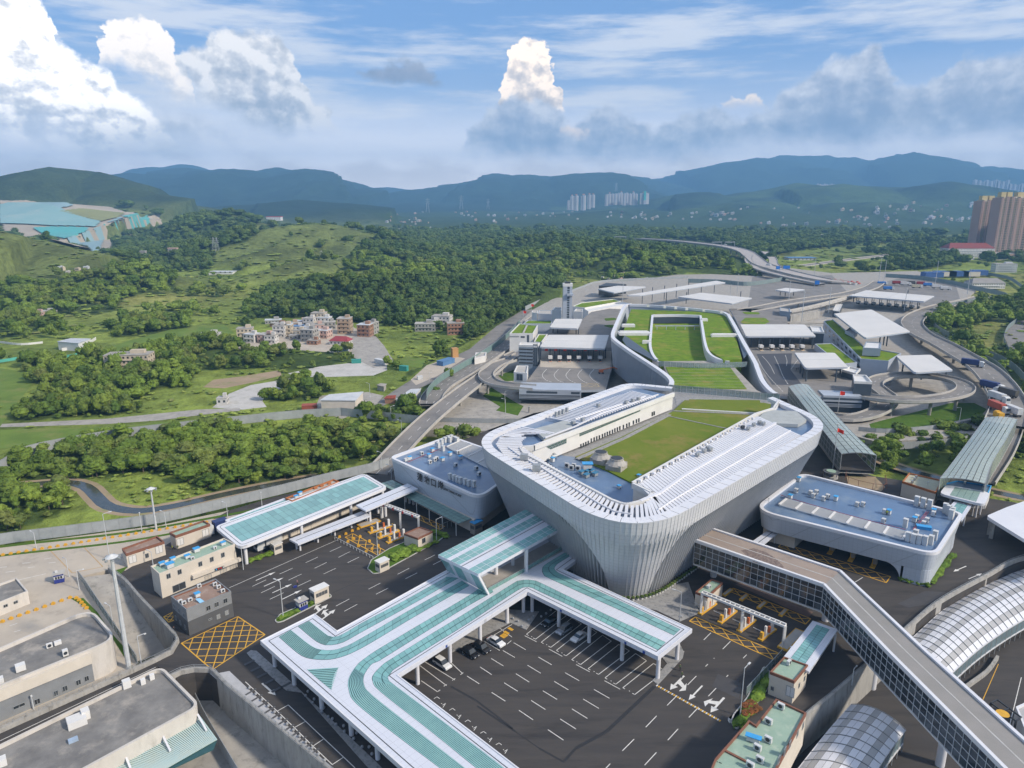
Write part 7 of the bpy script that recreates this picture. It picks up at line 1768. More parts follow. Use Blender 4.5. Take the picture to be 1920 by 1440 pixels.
for lb_,pts,h in (('tall mesh fence along the outer side of the truck road',[(1900,740,0),(1890,715,0),(1865,688,0),(1820,665,0),(1770,642,0),(1735,622,0),(1722,608,0),(1730,595,0),(1760,582,0),(1810,570,0),(1860,562,0)],4),
 ('second mesh fence beyond the truck road following the green bank',[(1930,730,-2),(1905,700,-2),(1880,682,-2),(1840,664,-2),(1790,640,-2),(1758,622,-2),(1750,610,-2),(1762,600,-2)],4.5),
 ('far curved mesh fence round the lorry park',[(1660,520,0),(1720,524,0),(1780,533,0),(1830,545,0),(1880,556,0),(1890,566,0)],5),
 ('far mesh fence at the right rim of the port',[(1850,516,-1),(1890,524,-1),(1915,540,-1),(1940,560,-1)],4),
 ('grey mesh fence behind the far canopies',[(1290,530,0),(1350,532,0),(1400,536,0),(1450,530,0),(1500,520,0)],5)):
 fence('mesh_fence',lb_,[at(*p) for p in pts],None,h,M_RFEN,M_STEEL,4)
slab('right_outer_road',[at(*p,-1.9) for p in ((1880,625),(1900,600),(1990,580),(2100,620),(2100,760),(1960,720),(1900,670))],-2.5,-1.8,M_ROADW)
fence('mesh_fence','mesh fence around the curved dark road at the right edge',[at(*p,-1.8) for p in ((1950,700),(1900,672),(1882,645),(1888,620),(1910,602))],None,4,M_RFEN,M_STEEL,4)
# covered ramps
def glass_ramp(label,Lp,Rp,h,nl,nc,deckm,sides=True,side_m=None,rise=.8,right_panel=None,group=None,zoff=0):
 L_=[Vector(p) for p in resample([at(*p) for p in Lp],3)];R_=[Vector(p) for p in resample([at(*p) for p in Rp],3)]
 def lp3(path,n):
  Ls=[0]
  for a,b in zip(path[:-1],path[1:]):Ls.append(Ls[-1]+(b-a).length)
  r=[]
  for k in range(n):
   s=Ls[-1]*k/(n-1);i=min(len(path)-2,max(j for j in range(len(Ls)) if Ls[j] <= s+1e-6));r.append(path[i].lerp(path[i+1],(s-Ls[i])/max(1e-6,Ls[i+1]-Ls[i])))
  return r
 A,B=lp3(L_,nl+1),lp3(R_,nl+1);t_=thing('covered_ramp',label,'covered ramp',(A[0].x,A[0].y,0),group)
 def P(i,t,off=0):q=A[i].lerp(B[i],t);return Vector((q.x,q.y,q.z+rise*4*t*(1-t)+off))
 few=nl*nc <= 300
 rest=MB()
 for i in range(nl):
  for k in range(nc):
   mb=MB() if few else rest;e=.06
   q=[P(i,(k+e)/nc),P(i,(k+1-e)/nc),P(i+1,(k+1-e)/nc),P(i+1,(k+e)/nc)]
   sh=(q[3]-q[0])*.05;mb.face([q[0]+sh,q[1]+sh,q[2]-sh,q[3]-sh])
   if few:mb.build('glass_pane',M_RAMPG,t_)
 if not few:o=rest.build('glass_panes',M_RAMPG,t_);o['kind']='stuff'
 mb=MB()
 for i in range(0,nl+1):
  for k in range(nc):mb.beam(P(i,k/nc,-.08),P(i,(k+1)/nc,-.08),.12,.12)
 o=mb.build('roof_frame',M_STEEL,t_);o['kind']='stuff'
 for S in (A,B):
  mb=MB()
  for i in range(nl+1):mb.beam(S[i],S[i]-Z3(h),.22)
  for i in range(nl):
   for f in (0,.33,.66,1):mb.beam(S[i]-Z3(h*f),S[i+1]-Z3(h*f),.16)
  mb.build('side_frame',M_STEEL,t_)
 mb=MB();dn=Z3(h);mb.strip([p-dn for p in A],[p-dn for p in B]);mb.build('roadway',deckm,t_)
 mb=MB();dn2=Z3(h+1.2);mb.strip([p-dn2 for p in B],[p-dn2 for p in A]);mb.strip([p-dn for p in A],[p-dn2 for p in A]);mb.strip([p-dn2 for p in B],[p-dn for p in B]);mb.build('deck_edge',M_CONCW,t_)
 if side_m is not None:
  for S in (A,B):
   for i in range(nl):
    mb=MB();p,q=S[i],S[i+1];mb.face([p-dn,q-dn,q-Z3(.3),p-Z3(.3)]);mb.build('side_panel',side_m,t_)
 for f in (.15,.45,.7):i=int(nl*f);c_=A[i].lerp(B[i],.5);MB().box((c_.x,c_.y,-2),(3,1.6,c_.z-h-1+2),0).build('pier',M_CONCW,t_)
 return t_
M_RAMPG=mat('ramp_glass',(.44,.51,.48),(.36,.43,.41),rough=.25,spec=.6,scale=.1,alpha=.8)
M_RAMPS=mat('ramp_side_mesh',(.16,.20,.19),rough=.5,scale=.3,alpha=.75)
glass_ramp('long glass roofed ramp sloping down from the right toll deck beside the terminal',[(*C8(292,165),13.5),(*C8(500,430),11.5),(*C8(658,632),9)],[(*C8(425,152),13.5),(*C8(690,440),11.5),(*C8(898,642),9)],6.2,26,5,M_ASPH,side_m=M_RAMPS)
glass_ramp('wide glass roofed truck ramp with pale green side panels on the far right',[(*C8(1340,800),10),(*C8(1430,685),12),(*C8(1560,510),13.5),(*C8(1655,380),14.5)],[(*C8(1650,838),9.5),(*C8(1700,690),11.5),(*C8(1790,540),13.5),(*C8(1872,392),14.5)],6.5,32,7,M_ROADW,side_m=mat('pale_green_panel',(.42,.50,.33),(.36,.44,.30),scale=.4,rough=.5))
# roads crossing the port
viaduct('flyover','pale double flyover sweeping across behind the hall towards the truck tolls',[(1395,583,8),(1430,577,8),(1480,567,8),(1540,558,8),(1590,551,7),(1630,540,5),(1650,528,3)],14,piers=(.25,.4,.55,.7),lanes=1)
viaduct('walkway_bridge','covered white walkway bridge with trusses in the right middle of the port',[(1480,585,7),(1520,577,7.5),(1560,567,8),(1592,558,8.5)],4.5,m=M_WHITEW,piers=(.2,.55,.85),cat='footbridge',par=1.5)
viaduct('flyover','straight pale service bridge behind the right toll canopy',[(1478,606,5),(1520,605,5),(1550,603,5)],4,cat='bridge',m=M_CONC)
blk('grey concrete retaining block under the far flyover',[E4(520,770),E4(880,700),E4(880,720),E4(530,790)],6,m=M_CONCW,rm=M_CONCG,cat='retaining block')
blk('white sloping plate roof beside the truck tolls',[E4(1035,715),E4(1070,640),E4(1150,640),E4(1110,725)],6,m=M_SLATE,rm=M_ROOFW,par=.3,copm=M_ROOFW)
# highway on stilts in the distance
M_HWY=mat('highway_surface',(.42,.385,.36),(.36,.33,.31),scale=.05,rough=.9)
viaduct('highway_viaduct','broad grey highway on stilts curving in from the far valley to the port',[(1196,447,14),(1260,451,14),(1320,457,13),(1365,463,12),(1395,471,11),(1412,483,10),(1430,496,9),(1470,508,7),(1520,520,4),(1560,527,2.5),(1600,530,1)],24,th=2,m=M_HWY,par=1.2,piers=[.04*k for k in range(1,18)],pierw=2.5,zb=-2,step=14,lanes=3)
viaduct('highway_viaduct','second carriageway hugging the left of the highway curve',[(1405,478,11),(1404,490,9),(1420,503,8),(1460,515,6),(1500,524,4),(1540,532,3)],11,th=1.6,m=M_HWY,piers=(.2,.4,.6,.8),pierw=2.2,zb=-2,step=8)
viaduct('highway_viaduct','third carriageway branching right at the highway curve',[(1432,470,11),(1448,484,9),(1452,496,8),(1470,505,7)],12,th=1.6,m=M_HWY,piers=(.3,.7),pierw=2.2,zb=-2,step=8)
viaduct('valley_road','straight grey road crossing the valley towards the apartment towers',[(1500,499,-1.2),(1600,486,-1.2),(1680,476,-1.2),(1760,462,-1.2),(1840,452,-1.2)],16,th=.5,m=M_ROADW,zb=-2,step=20,cat='road')
viaduct('valley_road','distant straight road left of the far highway end',[(1010,441,8),(1100,443,8),(1180,446,8)],14,th=1,m=M_ROADW,zb=-2,step=20,cat='road')
for k,(x,y) in enumerate(((1365,452),(1347,452),(1163,441))):
 g_=thing('road_gantry','pale sign gantry over the distant highway, %s'%('right','middle','far left')[k],'gantry',at(x,y+10,10));q=at(x,y+10,13)
 for dx in (-12,12):MB().beam(q+Vector((dx,0,0)),q+Vector((dx,0,9)),.7).build('post',M_STEEL,g_)
 MB().beam(q+Vector((-12,0,8)),q+Vector((12,0,8)),1,1.6).build('beam',M_STEEL,g_)
M_SIGNB=mat('road_sign_blue',(.02,.16,.55),rough=.4,scale=1.)
for k,(x,y,w) in enumerate(((1458,500,5),(1474,499,9),(1531,530,5))):
 g_=thing('road_sign','blue road sign over the highway end, %s'%('left smaller','wide with white letters','square by the far island')[k],'road sign',at(x,y+12,4));q=at(x,y+12,4);MB().box(q+Z3(5),(w,.3,4.2)).build('panel',M_SIGNB,g_)
 for dx in (-w/2,w/2):MB().beam(q+Vector((dx,.3,0)),q+Vector((dx,.3,9)),.4).build('post',M_STEEL,g_)
hp=[at(u,v,z) for u,v,z in ((1150,447,14),(1260,451,14),(1320,457,13),(1365,463,12),(1400,473,11),(1415,485,10),(1440,500,9))];KEEP.append([tuple(p.xy) for p in offset(hp,45)+offset(hp,-22)[::-1]])
# tall lamp masts of the port
M_POLE=mat('pole_white',(.55,.57,.58),rough=.45,scale=1.)
def mast(name,label,base,h,z0=0,head='lamp',r=.16,arm=1.6,adir=(1,0),group=None):
 b=at(*base,z0);t_=thing(name,label,'lamp post',b,group);MB().tube([b,b+Z3(h)],[r,r*.6],8).build('pole',M_POLE,t_)
 top=b+Z3(h);d=Vector((adir[0],adir[1],0)).normalized()
 if head=='lamp':
  MB().beam(top,top+d*arm+Z3(.15),.1).build('arm',M_POLE,t_);MB().box(top+d*(arm+.3)+Z3(.05),(.8,.35,.14),math.atan2(d.y,d.x)).build('lamp_head',M_ACW,t_)
 elif head=='high':
  MB().tube([top-Z3(.3),top+Z3(.1),top+Z3(.7)],[.4,1.3,.15],12).build('crown',M_ACW,t_)
  for k in range(7):a=k*math.pi*2/7;MB().box(top+Vector((math.cos(a)*1.5,math.sin(a)*1.5,-.35)),(.5,.4,.35),a).build('floodlight',M_STEEL,t_)
 elif head=='cam':
  MB().beam(top,top+d*arm,.1).build('arm',M_POLE,t_);MB().box(top+d*arm-Z3(.25),(.45,.2,.25),math.atan2(d.y,d.x)).build('camera_box',M_ACW,t_)
 elif head=='plain':
  MB().tube([top,top+Z3(.3)],r*1.6,8).build('finial',M_ACW,t_)
 return t_
for k,(x,y,h) in enumerate(((E4(660,850)+(24,)),(E4(980,750)+(22,)),(E4(505,590)+(18,)),(E4(810,300)+(20,)),(E4(1580,400)+(30,)),(E4(1645,380)+(26,)),(E5(775,450)+(28,)),(E5(1190,560)+(26,)),(E5(380,770)+(20,)),E3(1610,610)+(22,),E3(465,690)+(20,),E3(1535,690)+(18,))):
 mast('light_mast','tall thin light mast in the far port, %s'%('by the grey retaining block','right of the covered walkway bridge','beside the square shelter','beyond the highway end','left edge of the lorry park','inside the lorry park left','middle of the lorry park fence','right of the parked lorries','in front of the truck tolls','right behind the hall','left behind the hall','rising from the slim edged canopy')[k],(x,y),h,2,'plain',r=.35)
# lorries
def lorry(label,p,z,ang,cargo,cab=None,L=11.5,group='lorries at the far port'):
 q=at(*p,z);t_=thing('lorry',label,'lorry',q,group);co,si=math.cos(ang),math.sin(ang);d=Vector((co,si,0));n=Vector((-si,co,0))
 MB().box(q-d*1.4+Z3(1.3),(L-3.0,2.5,2.75),ang).build('container',cargo,t_)
 MB().box(q-d*.6+Z3(.8),(L-1,1.1,.45),ang).build('chassis',M_DARK,t_)
 c=q+d*(L/2-1.3);mb=MB();h=2.7
 pr=[(-1.15,.7),(1.15,.7),(1.25,1.6),(.95,3.0),(.2,3.45),(-1.15,3.45)]
 P=lambda x,z,s:c+d*x+n*s*1.22+Z3(z)
 mb.face([P(x,z,-1) for x,z in pr]);mb.face([P(x,z,1) for x,z in pr][::-1])
 for i in range(6):a,b=pr[i],pr[(i+1)%6];mb.face([P(*a,-1),P(*a,1),P(*b,1),P(*b,-1)])
 cb=mb.build('cab',cab or M_ACW,t_)
 mb=MB();mb.face([P(1.27,1.7,-.85)+d*.01,P(1.27,1.7,.85)+d*.01,P(1.0,2.9,.85),P(1.0,2.9,-.85)]);mb.build('windscreen',M_GLASSD,cb)
 for x in (-L/2+1.2,-L/2+2.4,L/2-3.2,L/2-1.2):
  for s in (-1,1):mb=MB();w=q+d*x+n*s*1.05+Z3(.5);mb.tube([w-n*.15,w+n*.15],.5,10);mb.build('wheel',M_DARK,t_)
 return t_
LC={k:mat('cargo_'+k,v,rough=.5,scale=.5) for k,v in dict(navy=(.03,.05,.16),blue=(.04,.18,.52),red=(.30,.03,.03),white=(.62,.62,.62),cream=(.50,.46,.34),dark=(.09,.085,.08),brick=(.48,.10,.06)).items()}
for x,y,c,lb_ in ((D6(1010,392)+('blue','leftmost lorry of the far lorry park, blue container')),(D6(1050,424)+('blue','short blue lorry nearest the truck tolls')),(D6(1105,388)+('red','dark red lorry second from the left in the far lorry park')),(D6(1160,394)+('white','long white lorry beside the dark red one in the lorry park')),(D6(1200,388)+('dark','dark grey lorry in the middle of the lorry park')),(D6(1232,412)+('cream','cream lorry in front of the parked row')),(D6(1262,392)+('red','dark red lorry right of the middle in the lorry park')),(D6(1306,401)+('blue','bright blue lorry third from the right in the lorry park')),(D6(1362,414)+('white','white lorry second from the right in the lorry park')),(D6(1416,424)+('white','rightmost white lorry of the lorry park'))):
 lorry(lb_,(x,y),1.5 if y>530 else 0,-.15,LC[c])
for x,y,z,a,c,lb_ in (D6(1588,915)+(8,-.75,'navy','navy container lorry highest up the right truck road')),(D6(1712,1065)+(8,-1.15,'navy','navy container lorry with white cab further down the truck road')),(D6(1797,1105)+(8,1.9,'dark','dark tractor with white cab in the right hand lane')),(D6(1755,1140)+(8,-1.45,'white','white box lorry in the queue above the covered truck ramp')),(D6(1755,1205)+(8,-1.5,'brick','brick red container lorry next to the covered truck ramp')),(D6(1832,1222)+(8,1.6,'white','silver white box lorry in the right lane by the covered truck ramp')):
 lorry(lb_,(x,y),z,a,LC[c],group='lorries on the truck road')
mb=MB();q=at(*D6(1755,1240),8);mb.box(q,(2.4,4,2.2),0);mb.box(q+Vector((0,1,2.2)),(2,1.6,.3),0);solo('yellow_lorry_cab',mb,M_YEL,'yellow lorry front just emerging from under the covered truck ramp','lorry')
# queue of small cars at the far toll, rows
carm=None
# --- apartment towers, right
def house(name,label,base,w,d,floors,col,z=GZ,rz=0,roof=None,cat='house',group=None,win=True,fh=3.0,sheds=True,pitched=None,wcol=None):
 q=at(*base,z) if not isinstance(base,Vector) else base;H_=floors*fh;t_=thing(name,label,cat,q,group);cen_=q+Vector((0,d/2,0))
 co,si=math.cos(rz),math.sin(rz)
 def P(x,y,zz):return Vector((cen_.x+x*co-y*si,cen_.y+x*si+y*co,q.z+zz))
 MB().box(cen_+Z3(-.3),(w,d,H_+.3),rz).build('wall',col,t_)
 if pitched is not None:
  mb=MB();o=.5;r=min(w,d)*.32
  A=[P(-w/2-o,-d/2-o,H_),P(w/2+o,-d/2-o,H_),P(w/2+o,d/2+o,H_),P(-w/2-o,d/2+o,H_)];R0,R1_=(P(-w/2+r,0,H_+r),P(w/2-r,0,H_+r))
  mb.face([A[0],A[1],R1_,R0]);mb.face([A[1],A[2],R1_]);mb.face([A[2],A[3],R0,R1_]);mb.face([A[3],A[0],R0]);mb.face(A[::-1]);mb.build('roof',pitched,t_)
 else:
  mb=MB();c0=P(0,0,H_);mb.box(c0,(w+.4,d+.4,.3),rz);mb.build('roof',roof or M_CONCG,t_)
  if sheds:MB().box(P(w*.2,d*.1,H_+.3),(w*.32,d*.35,2.0),rz).build('stair_head',col,t_)
 if win:
  nw=max(2,int(w/2.6));nd=max(2,int(d/2.8))
  for f in range(floors):
   for (n,fn) in ((nw,lambda k,x0,x1,zz,f_:[P(x0,-d/2-.04,zz),P(x1,-d/2-.04,zz),P(x1,-d/2-.04,zz+f_),P(x0,-d/2-.04,zz+f_)]),):
    for k in range(n):
     x=-w/2+w*(k+.5)/n;mb=MB();mb.face(fn(k,x-.55,x+.55,f*fh+1,1.2));mb.build('window',M_GLASSD,t_)
   for k in range(nd):
    y=-d/2+d*(k+.5)/nd
    for s in (-1,1):
     mb=MB();F=[P(s*(w/2+.04),y-.55*s,f*fh+1),P(s*(w/2+.04),y+.55*s,f*fh+1),P(s*(w/2+.04),y+.55*s,f*fh+2.2),P(s*(w/2+.04),y-.55*s,f*fh+2.2)];mb.face(F);mb.build('window',M_GLASSD,t_)
   if f:MB().box(P(0,-d/2-.35,f*fh-.1),(w*.7,.8,.12),rz).build('balcony',wcol or col,t_)
 return t_
M_PINK=mat('pink_tower_tile',(.43,.29,.245),(.39,.265,.22),scale=.05,rough=.8)
M_CREAMT=mat('cream_tower_tile',(.58,.50,.38),rough=.8,scale=.05);M_YELT=mat('yellow_crown',(.60,.50,.26),rough=.8,scale=.05)
M_WIN=mat('tower_window',(.07,.07,.075),(.14,.13,.12),scale=.3,rough=.3)
def tower(label,base,w,d,floors,D=None,crown=True,rz=0.0):
 q=at(*base,GZ);t_=thing('apartment_tower',label,'apartment tower',q,'pink apartment towers');n=7;H_=floors*3.0
 for k in range(n):
  x=-w/2+w*(k+.5)/n;dep=(0,3.0,0.6,4.2,.6,3.0,0)[k];m=(M_PINK,M_CREAMT,M_PINK,M_WIN,M_PINK,M_CREAMT,M_PINK)[k]
  MB().box(q+Vector((x,d/2+dep/2,0)),(w/n+.02*k,d-dep,H_-(2 if k in (0,6) else 0))).build('wall_bay',m,t_)
  if m is not M_PINK:
   mb=MB()
   for f in range(floors):mb.box(q+Vector((x,dep*.5+.2,f*3.0+.1)),(w/n*.94,dep*.9+.6,.9))
   o=mb.build('balconies',M_CREAMT,t_);o['kind']='stuff'
  else:
   mb=MB()
   for f in range(floors):mb.box(q+Vector((x-w/n*.2,dep-.06,f*3.0+1)),(w/n*.25,.1,1.4))
   o=mb.build('windows',M_WIN,t_);o['kind']='stuff'
 if crown:
  for s in (-.28,.05):MB().box(q+Vector((w*s,d*.5,H_)),(w*.26,d*.4,8)).build('crown',M_YELT,t_)
tower('leftmost pink and cream apartment tower at the right edge',(1846,474),40,26,33)
tower('middle pink and cream apartment tower, slightly in front',(1878,481),34,26,35)
tower('pink and cream apartment tower cut by the right edge',(1914,479),46,28,35)
tower('pink apartment tower just beyond the right edge',(1965,478),46,28,34)
house('podium','pink podium at the foot of the apartment towers',(1905,487),60,20,2,M_PINK,cat='podium',win=False,fh=5)
hc=house('clubhouse','white multi storey hall with a dark red hipped roof below the apartment towers',(1820,483),82,28,4,M_WHITEW,pitched=mat('dark_red_roof',(.23,.05,.045),rough=.7,scale=.2),cat='hall',fh=4)
house('annex','low white annex left of the red roofed hall',(1800,487),50,12,1,M_WHITEW,cat='annex',fh=5,sheds=False)
house('annex','beige and white annex right of the red roofed hall',(1866,488),36,18,2,M_CREAM,cat='annex',fh=5)
house('white_house','white four storey house with dark square windows at the right edge',(1887,511),28,14,4,M_ACW,cat='house',rz=-.12)
for k,(x,y,w,cm) in enumerate(((1752,520,24,0),(1775,518,26,1),(1798,518,26,0),(1822,518,22,1),(1840,516,18,0))):
 house('depot_shed','blue and beige depot shed in the row beyond the lorry park, %s'%('leftmost','second','middle','fourth','rightmost')[k],(x,y),w,12,2,mat('depot_blue',(.05,.12,.32),rough=.6,scale=.2) if cm==0 else M_CREAM,cat='shed',win=False,roof=MATS.get('depot_blue'),sheds=False,z=0)
house('pump_house','white pump house with twin pitched roofs right of the lorry park',(1853,541),38,16,2,M_WHITEW,cat='pump house',pitched=M_TAUPE,z=0)
# --- towers of the far new towns
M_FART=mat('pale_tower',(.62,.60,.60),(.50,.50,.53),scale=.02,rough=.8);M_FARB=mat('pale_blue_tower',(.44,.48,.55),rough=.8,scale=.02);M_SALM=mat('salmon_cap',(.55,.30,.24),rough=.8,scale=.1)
def fartower(label,u,v0,v1,wpx,dist,cap=None,m=None,group='far tower blocks'):
 b=atd(u,v0,dist);t=atd(u,v1,dist);w=wpx/FPX*dist*1.02;h=t.z-b.z;q=Vector((b.x,b.y,b.z-25));t_=thing('tower_block',label,'tower block',q,group)
 for k,(dx,dy,f) in enumerate(((-.32,0,.94),(0,-.12,1),(.32,0,.96))):
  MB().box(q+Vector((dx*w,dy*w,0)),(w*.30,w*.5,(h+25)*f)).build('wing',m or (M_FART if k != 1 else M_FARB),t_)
 if cap:MB().box((q.x,q.y,b.z+h),(w*.5,w*.4,h*.09)).build('cap',cap,t_)
 return t_
CC6=lambda x:1060+x/10.667
V6=lambda y:340+y/10.667
for k,(x,w,y0,y1,cap) in enumerate(((60,50,480,375,None),(130,70,475,285,M_SALM),(215,90,492,275,M_SALM),(360,100,485,270,M_SALM),(475,70,460,255,M_SALM),(550,80,430,258,M_SALM))):
 fartower('salmon capped white tower in the left far cluster, %s'%('lowest at its left','second from left','widest','standing apart','second from right','rightmost')[k],CC6(x),V6(y0),V6(y1),w/10.667,3900 if k else 4000,cap)
for k,(x,w,y0,y1) in enumerate(((820,60,400,250),(880,60,390,235),(940,60,385,240),(1000,60,380,235),(1065,60,380,225),(1115,60,380,215),(1175,60,390,235),(1225,60,385,220),(1290,60,385,235),(1355,60,385,215),(1415,55,385,240))):
 fartower('tall white tower in the long far cluster, %s'%['first','second','third','fourth','fifth','sixth','seventh','eighth','ninth','tenth','eleventh'][k]+' from the left',CC6(x),V6(y0),V6(y1),w/10.667,4050+(k%3)*40,M_SALM if k in (1,5,9) else None)
fartower('separate far tower with a turquoise centre strip',CC6(1580),V6(365),V6(225),16,4050,M_SALM)
o=bpy.context.scene.objects
q=atd(CC6(1585),V6(300),4030);mb=MB();mb.box((q.x,4020,q.z-20),(13,3,48));solo('turquoise_netting',mb,mat('turquoise_net',(.08,.48,.45),rough=.8,scale=.1),'turquoise netting down the centre of the separate far tower','netting')
for k in range(13):
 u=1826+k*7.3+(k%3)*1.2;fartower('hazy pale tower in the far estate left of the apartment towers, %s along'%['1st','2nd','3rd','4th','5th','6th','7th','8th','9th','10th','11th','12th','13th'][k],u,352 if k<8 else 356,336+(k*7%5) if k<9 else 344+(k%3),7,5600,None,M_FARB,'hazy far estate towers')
for k in range(8):
 fartower('tiny white block on the distant slope right of centre',1533+k*4.3,349,344+(k%3),3.5,5900,None,M_FART,'tiny blocks on the distant slope')
# --- village and valley buildings
HM=[mat('house_'+n,c,rough=.85,scale=.3) for n,c in (('white',(.60,.58,.55)),('cream',(.55,.47,.36)),('pink',(.52,.36,.31)),('grey',(.34,.33,.31)),('tan',(.42,.31,.22)),('brick',(.34,.19,.13)))]
M_REDR=mat('red_tin_roof',(.32,.05,.06),rough=.6,scale=.3);M_BLR=mat('blue_tin_roof',(.10,.22,.42),rough=.5,scale=.3);M_TIN=mat('white_tin_roof',(.58,.60,.62),(.48,.50,.52),scale=.2,rough=.5)
VH=[(172,838,11,9,3,1,'two tone cream block at the left end of the village'),(208,848,9,8,2,0,'small white house right of the left end block'),(290,850,10,9,2,2,'pinkish house with tiled front near the village left'),(320,855,8,7,2,0,'white house just behind the village front'),(330,742,13,8,1,3,'grey shed at the back left of the village'),(365,762,14,6,1,5,'long low brick house at the back'),(370,820,9,9,3,0,'white three storey house left of centre'),(405,815,9,8,3,1,'cream three storey house beside the white one'),(440,780,10,8,2,4,'tan house in the middle rear'),(470,800,9,8,2,0,'white house with blue roof sheet'),(490,770,9,8,2,2,'pink house in the rear row'),(540,775,9,8,3,0,'white narrow house at the village centre'),(592,765,11,9,4,1,'tallest cream house rising at the village centre'),(622,770,10,8,3,0,'white house right of the tallest one'),(650,775,9,8,2,3,'grey house near the woods'),(580,815,10,9,3,2,'pink three storey house in the middle'),(610,825,11,9,2,2,'salmon pink house by the red roof'),(535,845,10,9,3,3,'grey brown house at the front centre'),(560,860,8,6,1,5,'little brick shed at the front'),(712,862,14,9,1,0,'white bungalow with a dark red roof in the village'),(735,800,10,10,4,4,'unfinished tan tower house right of the village'),(760,790,6,6,2,3,'small grey house beside the tan tower house'),(850,815,10,9,3,5,'brick fronted house with a grey roof'),(885,800,9,8,3,3,'grey house leaning on the brick fronted one'),(480,825,8,7,2,1,'cream cottage in the village cluster'),(515,805,8,7,2,0,'white cottage in the cluster'),(450,830,7,6,1,3,'low grey shed in the village cluster'),(560,790,8,7,2,1,'cream house in the back row'),(425,770,7,6,1,5,'low brick shed at the back'),(560,835,7,7,2,0,'pale house at the front')]
for k,(x,y,w,d,f,c,lb_) in enumerate(VH):
 house('village_house',lb_,D4(x,y),w,d,f,HM[c],rz=random.uniform(-.35,.35),cat='house',roof=(M_CONCG,M_TIN,M_CONCP)[k%3] if k != 9 else M_BLR,pitched=M_REDR if k==19 else None,group='houses of the valley village')
HS=[(D4(1190,785),16,9,2,HM[3],'dark roofed old house in the trees right of the village'),(D4(1235,768),11,9,2,HM[0],'white house left of the villa with green railing'),(D4(1285,762),15,11,3,HM[0],'white villa with balconies at the wood edge'),(D4(1360,805),13,9,3,HM[5],'brown brick house at the wood edge'),(D3(710,1000),26,11,3,HM[1],'orange cream three storey block alone in the trees'),(D3(1172,822),14,8,1,HM[0],'white bungalow left of the village'),(D3(1245,1195),5,5,1,HM[0],'tiny white hut on the gravel yard'),(D3(255,690),14,7,1,HM[0],'white farm sheds on the left slope'),(D3(200,695),12,6,1,HM[2],'pinkish farm shed on the left slope')]
for p,w,d,f,m,lb_ in HS:house('rural_house',lb_,p,w,d,f,m,rz=random.uniform(-.2,.2),roof=M_CONCP if f<3 else M_CONCG,win=w<30)
def shed(label,pts,h,m,rm,name='shed',cat='shed',z=GZ,group=None,ribs=True):
 P=[V2(at(*p,z+h)) for p in pts];c=sum(P,Vector((0,0)))/len(P);t_=thing(name,label,cat,(c.x,c.y,z),group);MB().prism(inset(P,.3),z,z+h-.3).build('wall',m,t_)
 MB().prism(P,z+h-.3,z+h).build('roof',rm,t_)
 if ribs:
  for k in range(1,12):MB().beam((*P[0].lerp(P[1],k/12),z+h+.03),(*P[3].lerp(P[2],k/12),z+h+.03),.12,.08).build('roof_rib',rm,t_)
 return t_
shed('large white tin roofed factory shed with a yellow container beside the grey wall road',[D4(600,1170),D4(650,1138),D4(845,1122),D4(800,1172)],6,M_CREAM,M_TIN)
shed('white corrugated shed right of the factory road',[D4(1025,1165),D4(1110,1108),D4(1170,1105),D4(1110,1165)],4,M_WHITEW,M_TIN)
shed('rust red tin roof shed next to the white corrugated shed',[D4(960,1160),D4(975,1145),D4(1028,1142),D4(1022,1160)],3,HM[5],mat('rust_red_tin',(.34,.09,.06),rough=.7,scale=.4))
shed('white roofed barn in the fields on the far left',[D3(320,840),D3(400,822),D3(512,824),D3(440,850)],6,M_WHITEW,M_TIN)
shed('small shelter with grey roof by the factory road',[D4(918,1085),D4(940,1075),D4(975,1078),D4(960,1095)],3,M_CONCG,M_CONCG,ribs=False)
for lb_,p,s,m,a in (('yellow container beside the white factory shed',D4(705,1212),(6,2.4,2.4),M_YEL,.1),('rust red container in the factory yard',D4(542,1222),(7,4,2.4),MATS['rust_red_tin'],.15),('teal container at the village lane corner',D4(805,962),(6,2.4,2.4),mat('teal_box',(.05,.30,.26),scale=1.,rough=.6),.2),('teal container hut by the lay by',D4(1072,1005),(5,3,3),MATS['teal_box'],-.3),('long white cabin beside the sand yard',D4(945,965),(10,3,2.6),M_ACW,-.7),('orange tan box house on the border road lay by',D4(1358,928),(4,4,6),mat('orange_tan',(.55,.30,.12),scale=1.,rough=.7),.4),('blue roofed open shelter on the lay by',D4(1308,968),(12,5,3),M_BLR,1.0),('small white kiosk on the border road',D4(1162,1055),(3,2,2),M_ACW,.4),('bluish cabin at the village corner',D4(735,895),(6,3,3),MATS['bluish_box'],.1)):
 q=at(*p,GZ);mb=MB();mb.box(q,s,a);mb.box(q+Z3(s[2]),(s[0]*1.04,s[1]*1.06,.12),a);solo('container' if 'container' in lb_ else 'cabin',mb,m,lb_,'container' if 'container' in lb_ else 'cabin')
# white compound walls
for lb_,pts,z,h,m in (('low white wall curling round the white roofed barn on the left',[D3(350,895),D3(440,880),D3(510,850),D3(540,832)],GZ,2.2,M_WHITEW),('white wall running left of the barn',[D3(0,850),D3(120,862),D3(240,852)],GZ,1.6,M_WHITEW),('turquoise netting fence below the barn',[D3(0,960),D3(180,935),D3(400,930),D3(512,880)],GZ,2.0,mat('turquoise_mesh',(.10,.42,.34),scale=.4,rough=.7))):
 fence('boundary_wall',lb_,[at(*p,z) for p in pts],z,h,m,m,4,cat='wall',rail=False,post=.3,thick=.25)
